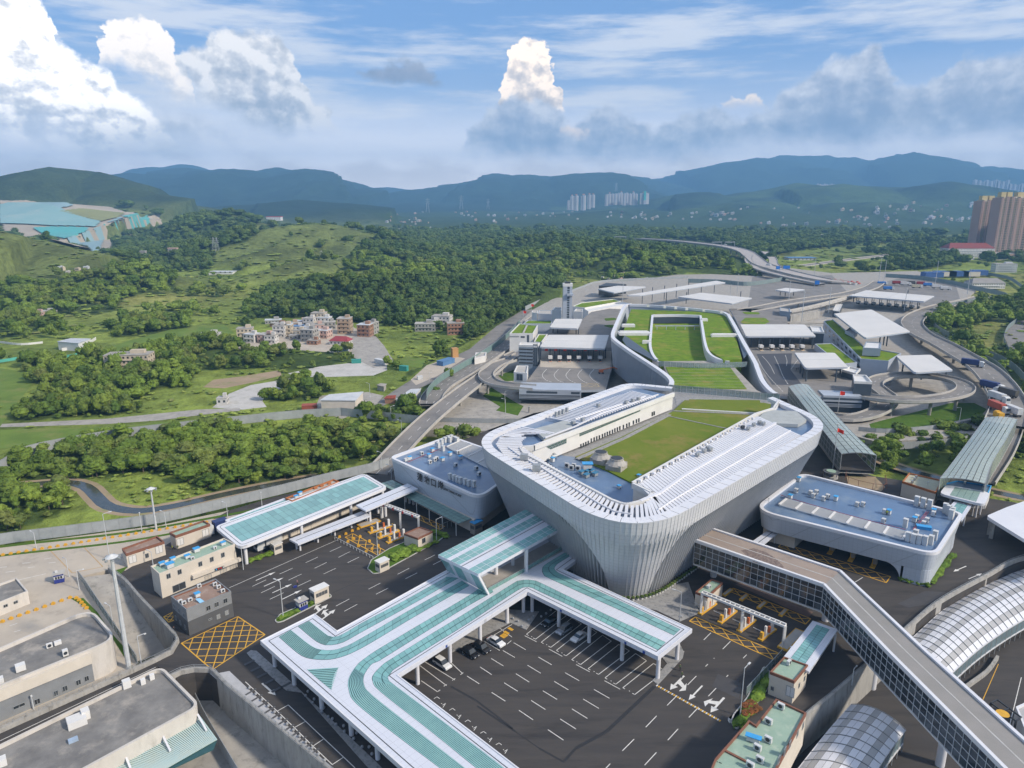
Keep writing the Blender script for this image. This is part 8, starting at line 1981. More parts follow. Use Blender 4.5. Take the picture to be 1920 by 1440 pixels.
# scattered distant dwellings, many alike
def specks(label,group,cx,cy,n,sx,sy,size,cols,name='distant_house',floors=1):
 for k in range(n):
  u=cx+random.gauss(0,1)*sx;v=cy+random.gauss(0,1)*sy;p=march(u,v)
  if p.y>6500:continue
  s=p.y/FPX*size*random.uniform(.6,1.3);mb=MB();h=s*random.uniform(.45,.8);mb.box((0,0,-2),(s,s*.7,h+2),0);mb.box((0,0,h),(s*1.06,s*.76,h*.08),0);mb.box((s*.2,0,h*1.08),(s*.3,s*.3,h*.25),0)
  mb.box((0,-s*.36,h*.3),(s*.7,.1,h*.3),0,1)
  o=mb.build(name,[random.choice(cols),M_WIN]);o.location=p;o.rotation_euler[2]=random.uniform(-.6,.6);tag(o,label,'house',group)
SP=[HM[0],HM[0],M_TIN,HM[1],M_FART,HM[2]]
for lb_,gr,cx,cy,n,sx,sy,sz in (
 ('tiny pale house in the far village left of centre','far village left of centre',790,431,34,25,2.2,4.2),('tiny house on the upper edge of the far village','upper edge of the far village',755,416,14,28,2.5,4.2),
 ('small pale roof by the wood behind the control tower','roofs behind the control tower',1160,522,9,26,3.5,7),('low terraced house on the knoll above the woods','terraced houses on the knoll',1030,470,12,26,1.8,5),
 ('pale shed left of the far highway','sheds left of the far highway',1050,457,5,14,2,7),('tiny house in the plain below the white tower clusters','houses below the tower clusters',1230,408,20,50,4,4),
 ('small house in the right middle of the plain','houses in the right middle plain',1340,402,18,40,5,5),('pale farmhouse on the right plain','farmhouses of the right plain',1600,415,40,85,9,5.2),('white shed of the hamlet beside the fields','hamlet beside the fields',1640,448,22,40,4,6.5),
 ('pale low roof on the far right plain','roofs of the far right plain',1700,395,26,90,6,4.6),('white hamlet roof near the apartment towers','hamlet near the apartment towers',1780,412,16,30,3,5),('lone white building in the left far plain','buildings of the left far plain',930,412,14,60,6,4),
 ('grey farm roof below the tarpaulin slope','farm roofs below the tarpaulin slope',140,510,6,22,3,8),('tiny far house along the foot of the mountains','houses at the mountain foot',1000,402,24,120,4,3.4)):
 specks(lb_,gr,cx,cy,n,sx,sy,sz,SP)
def lone(label,u,v,wpx,hpx,m,rm,name='valley_building',cat='building',dpx=None):
 p=march(u,v);k=p.y/FPX;w,h=wpx*k,hpx*k;t_=thing(name,label,cat,p);MB().box(p-Z3(3),(w,(dpx or wpx*.5)*k,h+3)).build('wall',m,t_);MB().box(p+Z3(h),(w*1.04,(dpx or wpx*.5)*k*1.06,h*.15)).build('roof',rm,t_)
 for r in range(max(1,int(h/4))):
  for c in range(max(2,int(w/6))):mb=MB();x=-w/2+w*(c+.5)/max(2,int(w/6));mb.box(p+Vector((x,-(dpx or wpx*.5)*k/2-.1,1.2+r*4)),(2.2,.12,1.6));mb.build('window',M_WIN,t_)
lone('white works building with bright red roof at the foot of the dark mountain',515,412,26,5,M_WHITEW,M_RED)
lone('ruined pale tower block standing in the wooded pass, left of the pair',269,490,13,17,HM[3],HM[3])
lone('pale stepped tower block in the wooded pass, right one',326,481,16,14,HM[3],HM[2])
lone('white flat greenhouse roof on the left meadow',418,512,44,3,M_WHITEW,M_TIN)
lone('orange roofed temple with green lower roof in the valley woods',795,492,20,4,mat('temple_green',(.10,.34,.25),scale=.3,rough=.7),mat('temple_orange',(.55,.16,.06),scale=.3,rough=.7))
lone('blue roofed low works in the middle distance',900,468,34,3,HM[0],M_BLR)
lone('row of grey terraced villas on the knoll',1020,473,56,6,HM[3],HM[0])
lone('blue roofed shed by the highway end',1500,487,50,4,HM[0],M_BLR)
lone('white block in the middle of the right plain',1535,448,24,7,HM[0],M_CONCP)
lone('long white barn near the knoll',1052,458,26,4,M_WHITEW,M_TIN)
lone('green netted building in the right fields',1637,468,18,3,MATS['temple_green'],MATS['temple_green'])
# --- tarpaulin slope
def drape(name,poly,m,lift,parent=None,step=6.0):
 "sheet laid on the slope between surveyed corner points"
 P=[tuple(march(*q).xy) for q in poly];xs=np.arange(min(p[0] for p in P),max(p[0] for p in P),step);ys=np.arange(min(p[1] for p in P),max(p[1] for p in P),step)
 X,Y=np.meshgrid(xs,ys);Z=terrain_h(X.ravel(),Y.ravel()).reshape(X.shape)+lift;I=inpoly((X+step/2).ravel(),(Y+step/2).ravel(),P).reshape(X.shape);mb=MB()
 for j in range(len(ys)-1):
  for i in range(len(xs)-1):
   if I[j,i]:mb.face([(X[a,b],Y[a,b],Z[a,b]) for a,b in ((j,i),(j,i+1),(j+1,i+1),(j+1,i))])
 if mb.v:return mb.build(name,m,parent,kind='structure' if parent is None else None)
M_TP1=mat('teal_tarpaulin',(.20,.37,.37),(.28,.42,.41),scale=.004,rough=.7,c3=(.33,.43,.41),s3=.012);M_TP2=mat('bright_teal_tarpaulin',(.09,.38,.37),(.12,.35,.34),scale=.01,rough=.7);M_TP3=mat('pale_blue_tarpaulin',(.26,.38,.40),(.22,.34,.38),scale=.01,rough=.7)
M_TPS=mat('tip_gravel',(.42,.37,.30),(.34,.29,.23),scale=.02,rough=.9);M_TPG=mat('tip_grass',(.26,.27,.11),(.20,.21,.09),scale=.01,rough=.9)
bz_=drape('tip_ground',[(0,378),(90,384),(150,386),(235,400),(300,408),(345,418),(300,430),(240,432),(215,445),(205,472),(160,470),(100,455),(60,443),(0,436)],M_TPS,4.0)
for nm,pp,m in (('tarpaulin',[(0,388),(55,383),(120,398),(150,410),(190,420),(180,430),(100,428),(0,424)],M_TP1),('tarpaulin',[(60,382),(140,390),(110,396),(75,386)],M_TP3),('tip_meadow',[(112,401),(150,396),(235,404),(222,412),(195,420),(160,413)],M_TPG),('tarpaulin',[(228,410),(275,408),(345,416),(330,428),(290,430),(240,428)],M_TP2),('tarpaulin',[(190,428),(225,412),(235,428),(215,430)],M_TP3),('tarpaulin',[(60,432),(100,430),(168,432),(160,442),(125,454),(85,446)],M_TP2),('tarpaulin',[(172,438),(228,432),(215,445),(185,448)],M_TP2),('tarpaulin',[(130,460),(160,448),(195,452),(190,468),(160,470)],M_TP3)):
 drape(nm,pp,m,7.0,bz_)
# pylons
M_PYL=mat('pylon_grey',(.40,.42,.44),scale=1.,rough=.6)
for k,(x,y,h,lb_) in enumerate(((402,472,26,'lattice pylon on the grassy hill left'),(408,470,24,'second lattice pylon beside the left hill one'),(802,398,25,'far pylon on the small cone hill'),(865,392,24,'far pylon left of centre'),(915,392,18,'faint far pylon near the centre'),(603,482,12,'small pylon on the low hill'),(1118,487,12,'pylon in the wood left of the highway'),(1345,497,16,'twin legged pylon in the wood below the highway'),(1155,360,16,'faint pylon above the white tower clusters'),(740,489,8,'small pylon above the village hill'))):
 p=march(x,y);s=p.y/FPX*h;t_=thing('pylon',lb_,'pylon',p,'power pylons');mb=MB();w=s*.12;g=max(.25,p.y/FPX*.35)
 for a in (-1,1):
  for b in (-1,1):mb.beam(p+Vector((a*w,b*w,-1)),p+Vector((a*w*.15,b*w*.15,s)),g)
 for f in (.2,.4,.6):mb.beam(p+Vector((-w*(1-f*.85),-w,s*f)),p+Vector((w*(1-f*.85),-w,s*(f+.18))),g*.7)
 mb.build('lattice',M_PYL,t_);mb=MB()
 for f in (.62,.76,.9):mb.beam(p+Vector((-w*1.6,0,s*f)),p+Vector((w*1.6,0,s*f)),g)
 mb.build('cross_arm',M_PYL,t_)
# --- painted marks on the plaza
def seg2(C,x0,y0,x1,y1,w=.16,m=None,**k):pline(C(x0,y0),C(x1,y1),w,m=m,**k)
seg2(C2,185,1115,930,785)
for q in ((345,1105,440,1060),(405,1150,500,1105),(465,1195,560,1150),(533,1020,623,980),(595,1062,685,1020),(658,1105,748,1062),(712,942,797,903),(775,980,858,940),(837,1020,922,980),(880,865,958,830),(940,905,1020,865),(1003,942,1083,903),(1350,1022,1430,980),(1403,1053,1485,1012),(1148,1125,1230,1083),(1200,1160,1285,1117),(922,1242,1015,1193),(980,1278,1070,1230),(1538,922,1608,888),(1595,955,1665,920)):seg2(C2,*q)
for q in ((368,1065,505,1005),(425,1105,560,1045),(483,1150,620,1088),(550,1195,685,1130)):arrow(C2(*q[:2]),C2(*q[2:]),1.1)
arrow(C2(775,1300),C2(866,1230),1.6,1);arrow(C2(825,1335),C2(918,1265),1.6,1);arrow(C5(120,838),C5(215,923),1.6)
for q in ((415,652,510,707),(338,710,432,767),(255,770,350,830),(172,835,268,895),(83,903,180,965),(605,763,705,820),(528,825,628,885),(447,892,548,953),(363,960,465,1025),(277,1030,377,1098),(810,882,920,945),(733,950,845,1017),(653,1020,763,1088),(570,1092,682,1163),(483,1168,593,1242),(240,550,325,600),(162,605,248,655),(80,662,166,715),(0,722,83,777),(-92,787,-5,842),(318,500,402,543),(490,595,585,647),(683,705,780,757),(885,820,995,880),(1255,1070,1178,1150),(1408,1162,1335,1242),(1400,925,1330,995),(1553,1008,1485,1080),(1537,787,1475,850),(1688,862,1623,930),(1665,658,1603,718),(1808,730,1752,792),(1640,480,1590,530),(1780,540,1725,595),(1095,1235,1012,1318),(1253,1330,1170,1420),(1895,635,1870,660),(925,1410,850,1490),(1260,848,1455,605)):seg2(C6,*q)
arrow(C6(1450,785),C6(1350,885),1.7,1);arrow(C6(1580,855),C6(1482,958),1.3);arrow(C6(1735,940),C6(1638,1046),1.7,-1)
arrow(C7(1605,295),C7(1535,325),1.1);arrow(C7(1618,365),C7(1690,335),1.1)
seg2(C7,998,383,1040,357)
for A,B in (((330,490),(395,525)),((435,547),(503,583)),((543,605),(612,643)),((652,670),(715,705)),((768,735),(843,775)),((888,800),(965,845)),((1015,870),(1100,918))):
 v=(218,-173);seg2(C6,A[0],A[1],A[0]+v[0],A[1]+v[1]);seg2(C6,B[0],B[1],B[0]+v[0],B[1]+v[1]+6);seg2(C6,A[0]+v[0],A[1]+v[1],B[0]+v[0],B[1]+v[1]+6)
 seg2(C6,A[0],A[1],A[0]+16,A[1]+9);seg2(C6,B[0],B[1],B[0]-18,B[1]-9);seg2(C6,(A[0]+B[0])/2+2,(A[1]+B[1])/2-3,(A[0]+B[0])/2+8,(A[1]+B[1])/2+1)
for q in ((1240,712,1430,855),(1275,685,1490,815),(1250,820,1365,898),(1460,690,1545,770),(1365,898,1385,885),(1410,860,1430,845),(1470,818,1492,803),(1528,778,1548,762),(1545,635,1630,580),(1700,540,1808,605),(1860,560,1890,535),(1765,497,1895,420),(1800,440,1895,510)):seg2(C5,*q)
for k in range(5):
 x,y=1340+k*110,948+k*82
 for q in ((0,0,22,-14),(22,-14,42,0),(52,32,58,37),(62,46,84,32),(64,62,84,32)):seg2(C5,x+q[0],y+q[1],x+q[2],y+q[3],.13)
for k in range(4):
 a,b=C5(*((0,827),(225,1035),(345,1150),(480,1285))[k]),C5(*((225,1035),(345,1150),(480,1285),(620,1418))[k]);pline(a,b)
for q in ((228,1035,305,992),(345,1155,425,1110),(480,1285,555,1235),(620,1415,695,1365),(305,992,780,1440)):seg2(C5,*q)
M_TAR=mat('tar_seam',(.03,.03,.033),rough=.7,scale=1.)
for pts in ([C6(-20,1000),C6(250,1180),C6(420,1300),C6(600,1400)],[C6(600,1390),C6(680,1300),C6(900,1180),C6(1240,860)],[C5(1460,860),C5(1640,960),C5(1900,1160)],[C6(1440,590),C6(1600,650),C6(1880,790)],[C2(180,1160),C2(420,1120),C2(600,1090)],[C2(900,1150),C2(1100,1060),C2(1340,1010)]):
 for a,b in zip(pts[:-1],pts[1:]):pline(a,b,random.uniform(.2,.8),.004,M_TAR,plaza,'tar_seam')
for k in range(34):
 a,b=C6(1258,855),C6(1718,1112);t=k/34;p=at(a[0]+(b[0]-a[0])*t,a[1]+(b[1]-a[1])*t,0);MB().box((p.x,p.y,.004),(.5,.3,.05),A45).build('road_stud',M_YEL if k%2 else M_LINE,plaza)
hatch([(340,1206),(446,1156),(497,1190),(398,1256)],3.0);hatch([C3(1178,1215),C3(1248,1180),C3(1256,1240),C3(1216,1256)],2.2)
hatch([C2(985,765),C2(1040,740),C2(1282,868),C2(1222,895)],3.4);hatch([C2(1388,588),C2(1412,573),C2(1674,690),C2(1642,712)],3.4)
hatch([C7(95,595),C7(128,572),C7(592,775),C7(556,806)],3.6);hatch([C7(305,428),C7(335,415),C7(757,582),C7(728,612)],3.6);hatch([C7(580,190),C7(602,170),C7(1192,352),C7(1168,386)],3.6)
sheet('brown_lane_surface',px([C7(345,395),C7(375,385),C7(770,545),C7(745,575)],.004),.004,mat('brown_asphalt',(.19,.13,.11),scale=.4,rough=.9),plaza)
for nm,pp,m in (('patch',[C6(1280,520),C6(1895,850),C6(1895,760),C6(1420,560)],MATS['asphalt']),('dark_patch',[C6(1690,770),C6(1860,840),C6(1840,950),C6(1650,860)],mat('dark_asphalt_patch',(.055,.055,.06),(.07,.068,.07),scale=.3,rough=.85)),('dark_lane',[C2(1330,1110),C2(1660,930),C2(1700,1000),C2(930,1400),C2(850,1370)],MATS['asphalt']),('pavement',[C5(10,625),C5(40,605),C5(80,610),C5(360,860),C5(930,1400),C5(1000,1470),C5(900,1470),C5(400,905),C5(290,890),C5(30,650)],M_PAVE),('pavement',[C6(-250,520),C6(140,310),C6(420,330),C6(330,460),C6(215,410),C6(-200,620)],M_PAVE),
 ('pavement',[C6(880,240),C6(1480,120),C6(1560,340),C6(1420,400),C6(1250,320),C6(1150,300),C6(1010,250)],M_PAVE),('pavement',[C6(1100,470),C6(1420,560),C6(1450,620),C6(1440,660),C6(1265,850),C6(1225,820),C6(1330,700),C6(1280,640)],M_PAVE),('dark_patch',[C7(1230,500),C7(1380,430),C7(1520,440),C7(1420,500),C7(1290,520)],MATS['dark_asphalt_patch'])):
 P=[at(*p,.01) for p in pp];mb=MB();polyprism(mb,P,.002,.012 if nm != 'pavement' else .12);mb.build(nm,m,plaza)
for x,y in ((30,690),(75,735),(120,780),(170,825),(225,880),(290,850)):
 q=at(*C5(x,y),.13);MB().box((q.x,q.y,.125),(2.4,.7,.01),A45).build('paving_stripe',M_PAVED,plaza)
for x,y in ((430,935),(480,985),(545,1050),(590,1085),(645,1140),(705,1190),(770,1240),(830,1300),(445,905),(490,960),(560,1020),(620,1100),(700,1150),(790,1200),(880,1300),(900,1350)):ball(at(*C5(x,y),0),'round grey stone bollard under the long canopy at the left pavement edge','stone balls under the long canopy')
for x,y in ((270,405),(345,395),(378,372),(435,372),(470,350),(503,325),(235,385),(300,440)):ball(at(*C6(x,y),0),'round grey stone bollard on the pavement in the inner corner under the canopy','stone balls in the inner canopy corner')
for x,y in ((1430,372),(1475,350),(1500,330),(1540,300)):ball(at(*C6(x,y),0),'round grey stone bollard on the pavement near the terminal prow lamp','stone balls near the terminal prow')

# --- kerbed islands, hedges
def isle(label,pts,hedge=None,name='traffic_island'):
 F=rounded([V2(at(*p,0)) for p in pts],.8,4);c=sum(F,Vector((0,0)))/len(F);t_=thing(name,label,'traffic island',(c.x,c.y,0));mb=MB();ring_wall(mb,F,.25,0,.18);mb.build('kerb',M_KERB,t_);MB().prism(inset(F,.2),0,.14).build('soil',M_LAWN,t_)
HEDGE=crown_mesh('hedge',61,lobes=5,leaves=110,flat=.9,m=leaf_mat('hedge_leaf',[(.09,.16,.02),(.14,.21,.03),(.07,.13,.02)]))
def hedge(label,a,b,w,h,n,group=None,m=None):
 a=at(*a,.1);b=at(*b,.1)
 for i in range(n):
  p=a.lerp(b,(i+.5)/n);o=bpy.data.objects.new('hedge',HEDGE);COL.objects.link(o);o.location=p-Z3(h*.35);o.scale=((b-a).length/n*1.75,w*1.5,h*1.35);o.rotation_euler[2]=math.atan2(b.y-a.y,b.x-a.x)+(math.pi if i%2 else 0);tag(o,label,'hedge',group or label[:40])
isle('long kerbed island with the blue kiosk and a lamp post in the left lanes',[C2(498,1345),C2(535,1300),C2(880,1155),C2(897,1178),C2(560,1350),C2(515,1362)])
isle('kerbed island behind the beige booth at the left toll lanes',[C2(1138,985),C2(1165,925),C2(1290,845),C2(1560,730),C2(1690,750),C2(1640,790),C2(1230,1015),C2(1180,1022)])
isle('kerbed bed with red leaved shrubs beside the green roofed checkpoint',[C6(1775,1120),C6(1800,1060),C6(1895,940),C7(500,840),C7(535,870),C7(530,960),C7(350,1200),C7(310,1130)])
hedge('low clipped green hedge on the island of the blue kiosk',C2(530,1335),C2(665,1275),1.0,.8,4);hedge('little green bush between kiosk and beige booth',C2(745,1228),C2(775,1218),.9,.8,1)
hedge('brown green hedge in front of the inspection hall truck bay',C2(320,940),C2(492,878),1.6,1.2,5);hedge('yellow green bushes behind the beige booth at the left tolls',C2(1305,925),C2(1470,850),3.4,1.8,4);hedge('low green hedge in front of the brown roofed toll office',C2(1490,860),C2(1620,800),1.2,.8,4);hedge('dark bushes right of the brown roofed toll office',C2(1590,740),C2(1690,765),1.6,1.6,2)
hedge('bright green hedge along the checkpoint lane fence',C7(365,1170),C7(520,925),1.8,1.0,6);hedge('hedge at the rounded corner of the right port building',C7(1240,370),C7(1400,405),1.3,1.1,6);hedge('hedge on the right side of the right port building',C7(1415,390),C7(1530,240),1.5,1.1,6)
RL=crown_mesh('shrub',62,lobes=4,leaves=90,flat=.8,m=leaf_mat('red_leaf',[(.14,.05,.02),(.20,.08,.03),(.10,.05,.02)]))
for k in range(5):
 p=at(*C7(400+k%3*28,1110-k*14),.1);o=bpy.data.objects.new('red_shrub',RL);COL.objects.link(o);o.location=p-Z3(.5);o.scale=(2.4,2.2,1.8);tag(o,'dark red leaved shrub in the kerbed bed beside the green roofed checkpoint','shrub','red leaved shrubs')
# --- kiosks and booths
def booth(label,c,w,d,h,rz,m=M_CREAM,rm=None,name='guard_booth'):
 q=at(*c,.1);t_=thing(name,label,'booth',q);MB().box(q,(w,d,h),rz).build('wall',m,t_);MB().box(q+Z3(h),(w+.3,d+.3,.18),rz).build('roof',rm or M_WHITEW,t_)
 co,si=math.cos(rz),math.sin(rz);ax=Vector((co,si,0));ay=Vector((-si,co,0))
 for s,(L_,W_) in ((-ay*d/2,(w,ax)),(-ax*w/2,(d,ay))):
  n=4 if L_>2.5 else 2;
  for k in range(n):
   c_=q+s*1.02+W_*(L_*.8*((k+.5)/n-.5))+Z3(h*.62);MB().beam(c_-W_*L_*.09*(4/n),c_+W_*L_*.09*(4/n),.06,h*.3).build('window',M_GREYW,t_)
booth('beige guard booth on the kerbed island next to the blue kiosk',C2(812,1195),4.2,2.2,3.4,A45);booth('beige guard booth at the tip of the left toll island',C2(1245,990),3.2,2.2,2.9,A45);booth('beige guard booth beside the truck bay of the inspection hall',C2(515,870),2.6,2.2,3.0,A45);booth('grey cabin with bright blue roof beside the striped canopy',DD(640,440),3.4,2.0,3.6,A45,MATS['booth_beige'],M_ACB,'blue_roofed_cabin')
def kiosk(label,c,rz):
 q=at(*c,.1);t_=thing('police_kiosk',label,'kiosk',q);
 for z,h,m,s,nm in ((0,1.1,M_NAVY,1,'blue_base'),(1.1,.9,M_ACW,.96,'window_band'),(2.0,.5,M_NAVY,1,'blue_fascia'),(2.5,.15,M_CONCP,1.25,'roof')):MB().box(q+Z3(z),(2.3*s,1.9*s,h),rz).build(nm,m,t_)
 ay=Vector((math.sin(rz),-math.cos(rz),0));ax=Vector((math.cos(rz),math.sin(rz),0))
 for k in (-.6,0,.6):mb=MB();p=q+ay*.96+ax*k+Z3(1.55);mb.beam(p-ax*.22,p+ax*.22,.04,.7);mb.build('window',M_GLASSD,t_)
 MB().box(q+Vector((-.5,0,2.65)),(.6,.4,.5),rz).build('air_unit',M_ACW,t_)
kiosk('small navy blue police kiosk on the kerbed island in the left lanes',C2(688,1258),A45);kiosk('small blue police kiosk on the concrete yard at the far left',C3(430,960),A45-.3)
to,fp,c=block('toll_office','small grey toll office with brown roof between the left toll lanes',[C2(1393,738),C2(1500,692),C2(1592,722),C2(1490,772)],0,3.9,M_CREAM,M_ROOFBR,'toll office',copm=M_RUST,thick=.25,par=.3)
Wall(V2(at(*C2(1490,772),3.9)),V2(at(*C2(1592,722),3.9)),c).window(C2(1530,788),1.3,1.6,to);Wall(V2(at(*C2(1393,738),3.9)),V2(at(*C2(1490,772),3.9)),c).window(C2(1462,830),1.0,2.0,to,M_WHITEW,'door')
to2,fp,c=block('toll_office','narrow toll office with dark red coping tucked beside the terminal prow',[C7(128,435),C7(215,365),C7(278,385),C7(195,460)],0,4.2,M_CREAM,M_ROOFG,'toll office',copm=M_RUST,thick=.3,par=.3);unit('white unit on the narrow toll office roof',at(*C7(200,415),3.9),(1.2,.7,.7),fan=True)
# --- toll lanes
def gantry(label,bases,z,w=.5,signs=()):
 B=[at(*b,0) for b in bases];t_=thing('lane_gantry',label,'gantry',B[0])
 for b in B:MB().beam(b,(b.x,b.y,z),w*1.1).build('post',M_WHITEW,t_)
 d=(B[-1]-B[0]).normalized();n=Vector((-d.y,d.x,0))*.55;up=Z3(z)
 for s in (-1,1):MB().beam(B[0]+up+n*s,B[-1]+up+n*s,.3,.5).build('beam',M_WHITEW,t_)
 k=int((B[-1]-B[0]).length/1.2)
 for i in range(k+1):p=B[0].lerp(B[-1],i/k)+up;MB().beam(p-n,p+n,.18,.3).build('cross_bar',M_WHITEW,t_)
 for s in signs:p=B[0].lerp(B[-1],s)+up-n*1.2;MB().box(p-Z3(.5),(.8,.15,.8),math.atan2(d.y,d.x)).build('signal',M_RED,t_)
gantry('white double beam gantry across the left toll lanes with red signals',[C2(1240,632),C2(1371,702),C2(1497,690+40)],5.2,signs=(.1,.37,.63,.88))
gantry('white double beam gantry on three posts across the right toll lanes',[C7(156,555),C7(376,652),C7(604,745)],6.0)
def island2(label,a,b,w=1.2,kit=True,group=None):
 A,B=at(*a,0),at(*b,0);t_=thing('toll_island',label,'toll island',A,group);d=(B-A).normalized();n=Vector((-d.y,d.x,0));L_=(B-A).length
 MB().beam(A+Z3(.2),B+Z3(.2),w,.4).build('kerb',M_YEL,t_)
 MB().beam(A+d*.4+Z3(.41),B-d*.4+Z3(.41),w-.4,.04).build('top',M_CONCP,t_)
 if kit:
  for f,h,m,s in ((.12,1.5,M_YEL,.7),(.35,2.4,M_WHITEW,.5),(.6,1.6,MATS['machine_orange'],.5),(.8,2.2,M_WHITEW,.6)):MB().box(A+d*L_*f+Z3(.4),(s,s,h),math.atan2(d.y,d.x)).build('cabinet',m,t_)
  mb=MB();p=A+d*L_*.25+Z3(1.4);mb.beam(p,p+n*2.8,.1);mb.build('barrier_arm',M_ACW,t_)
for k,q in enumerate(((1150,740,1322,682),(1212,775,1358,720),(1275,808,1420,752),(1080,695,1222,648))):island2('yellow kerbed toll island with white cabinets in the left lanes, %s'%('farthest but one','third','nearest','flat yellow one farthest back')[k],C2(*q[:2]),C2(*q[2:]),1.3 if k<3 else 2.6,k<3,'toll islands of the left lanes')
for k,q in enumerate(((150,560,235,500),(258,608,345,540),(362,655,450,590),(478,702,560,640),(600,752,700,650))):island2('yellow kerbed toll island under the three post gantry, %s'%('first from the prow','second from the prow','third from the prow','fourth from the prow','long one beside the teal canopy')[k],C7(*q[:2]),C7(*q[2:]),1.2 if k<4 else 2.4,k<4,'toll islands of the right lanes')
for k,q in enumerate(((280,460,325,425),(375,485,410,455),(470,530,510,495),(590,570,625,535))):island2('short yellow island on the far side of the right toll lanes, %s'%('nearest the prow','second','third','farthest right')[k],C7(*q[:2]),C7(*q[2:]),1.0,False,'short islands of the right lanes')
def blockrow(label,group,P,z=0):
 for p in P:q=at(*p,z);mb=MB();mb.box(q,(.85,.65,.42),.2);mb.box(q+Z3(.42),(.5,.4,.25),.2);solo('barrier_block',mb,M_YEL,label,'barrier block',group)
blockrow('yellow concrete barrier block among the left toll lanes','yellow blocks in the left toll lanes',[C2(*p) for p in ((948,768),(992,746),(1036,725),(1077,711),(1046,781),(1090,765),(1006,800),(1078,831),(1155,796),(1132,869),(1172,851),(1215,828))])
lerp2=lambda a,b,t:(a[0]+(b[0]-a[0])*t,a[1]+(b[1]-a[1])*t)
blockrow('yellow barrier block in the long row along the back edge of the concrete yard','yellow blocks along the yard fence',[lerp2(C3(22,774),C3(1600,520),k/28) for k in range(29)])
blockrow('yellow barrier block in the row behind the grey roofed warehouse','yellow blocks behind the warehouse',[lerp2(C3(20,1254),C3(505,1082),k/8) for k in range(9)]+[C3(550,1085),C3(570,1100),C3(588,1118),C3(605,1138),C3(625,1157)])
pts=[C3(0,700),C3(400,655),C3(900,600),C3(1400,515),C3(1900,420)]
for nm,off,w,m,z in (('grass_strip',0,1.6,M_LAWN,.03),('perimeter_path',-3.0,3.4,M_CONC,.02),('grass_strip',-6.4,1.4,M_LAWN,.03)):
 P=resample([at(*p,0) for p in [(-80,1040)]+[(x,y+3) for x,y in pts]],6);mb=MB();mb.strip([p+Z3(z) for p in offset(P,-w/2-off)],[p+Z3(z) for p in offset(P,w/2-off)]);mb.build(nm,m,yard)
mb=MB();polyprism(mb,[at(*p,.05) for p in (C3(505,1080),C3(600,1080),C3(700,1180),C3(800,1330),C3(900,1440),(252,1262),(238,1240),C3(760,1290),C3(640,1160))],.02,.05);mb.build('grass_strip',M_LAWN,yard)
mb=MB();polyprism(mb,[at(*p,.05) for p in (C3(818,885),C3(925,850),C3(850,925))],.02,.05);mb.build('grass_strip',M_LAWN,plaza)
for a,b in ((C3(360,735),C3(520,900)),(C3(590,700),C3(740,855)),(C3(520,900),C3(740,855))):pline(a,b,.3,m=mat('faded_orange_line',(.50,.34,.18),scale=.5,rough=.8),parent=yard)
for q in ((0,860,50,855),(160,830,220,825),(320,800,370,792),(40,895,110,885),(200,862,250,855),(350,828,400,822),(90,960,330,905),(100,1325,150,1310),(70,1280,125,1262)):pline(C3(*q[:2]),C3(*q[2:]),.2,parent=yard)
# --- fences and walls around the site
fence('border_fence','tall grey panel fence running along the whole left edge of the site above the stream',[at(*p) for p in ((-140,1052,0),(0,1022,0),(100,1009,0),(200,996,0),(300,981,0),(400,958,0),(520,929,0),(620,903,0),(700,884,0),(730,874,0))],None,3.6,M_FENCE,M_STEEL,3.0)
fence('grey_wall','long grey border wall with posts winding through the valley behind the thicket',[at(*p,GZ) for p in ((-60,905),(0,884),(60,852),(207,824),(300,812),(400,801),(513,789),(580,783),(640,780))],None,4.2,M_FENCE,M_STEEL,3.4,cat='wall')
fence('grey_wall','grey border wall crossing under the left ramp below the port',[at(*p,GZ) for p in ((640,780),(700,786),(790,796),(860,800),(980,801),(1060,795))],None,4.2,M_FENCE,M_STEEL,3.4,cat='wall')
fence('grey_wall','curved grey border wall behind the bushes right of the terminal',[at(*p,GZ) for p in ((1608,816),(1660,820),(1730,815),(1800,806),(1850,792),(1878,775))],None,4.0,M_FENCE,M_STEEL,3,cat='wall')
fence('grey_wall','lower grey wall in front of the bushes between the covered ramps',[at(*p,GZ) for p in ((1650,845),(1700,842),(1760,838),(1812,830))],None,3.2,M_FENCE,M_STEEL,3,cat='wall')
fence('lane_fence','see through steel fence between the lane gate and the guard cabin',[C2(1640,725),C2(1775,668)],0,2.2,M_GLF,M_STEEL,1.5,panels=False)
fence('lane_fence','steel mesh fence along the checkpoint hedge',[C7(405,1000),C7(600,790)],0,2.0,M_GLF,M_STEEL,2)
fence('lane_fence','steel fence down the left side of the sunken lane',[at(*p) for p in ((148,1085,0),(162,1103,0),(205,1168,0),(258,1246,0))],None,2.4,M_GLF,M_STEEL,3)
fence('trench_fence','grey panel fence along the left side of the sunken road behind the depot',[(369,1322),(392,1368),(440,1450),(470,1500)],-7,3.0,M_FENCE,M_STEEL,3)
fence('lane_railing','white and orange water barrier rail at the left toll lanes',[C2(915,780),C2(1180,918)],0,.9,M_ORG,M_ACW,1.6,panels=False)
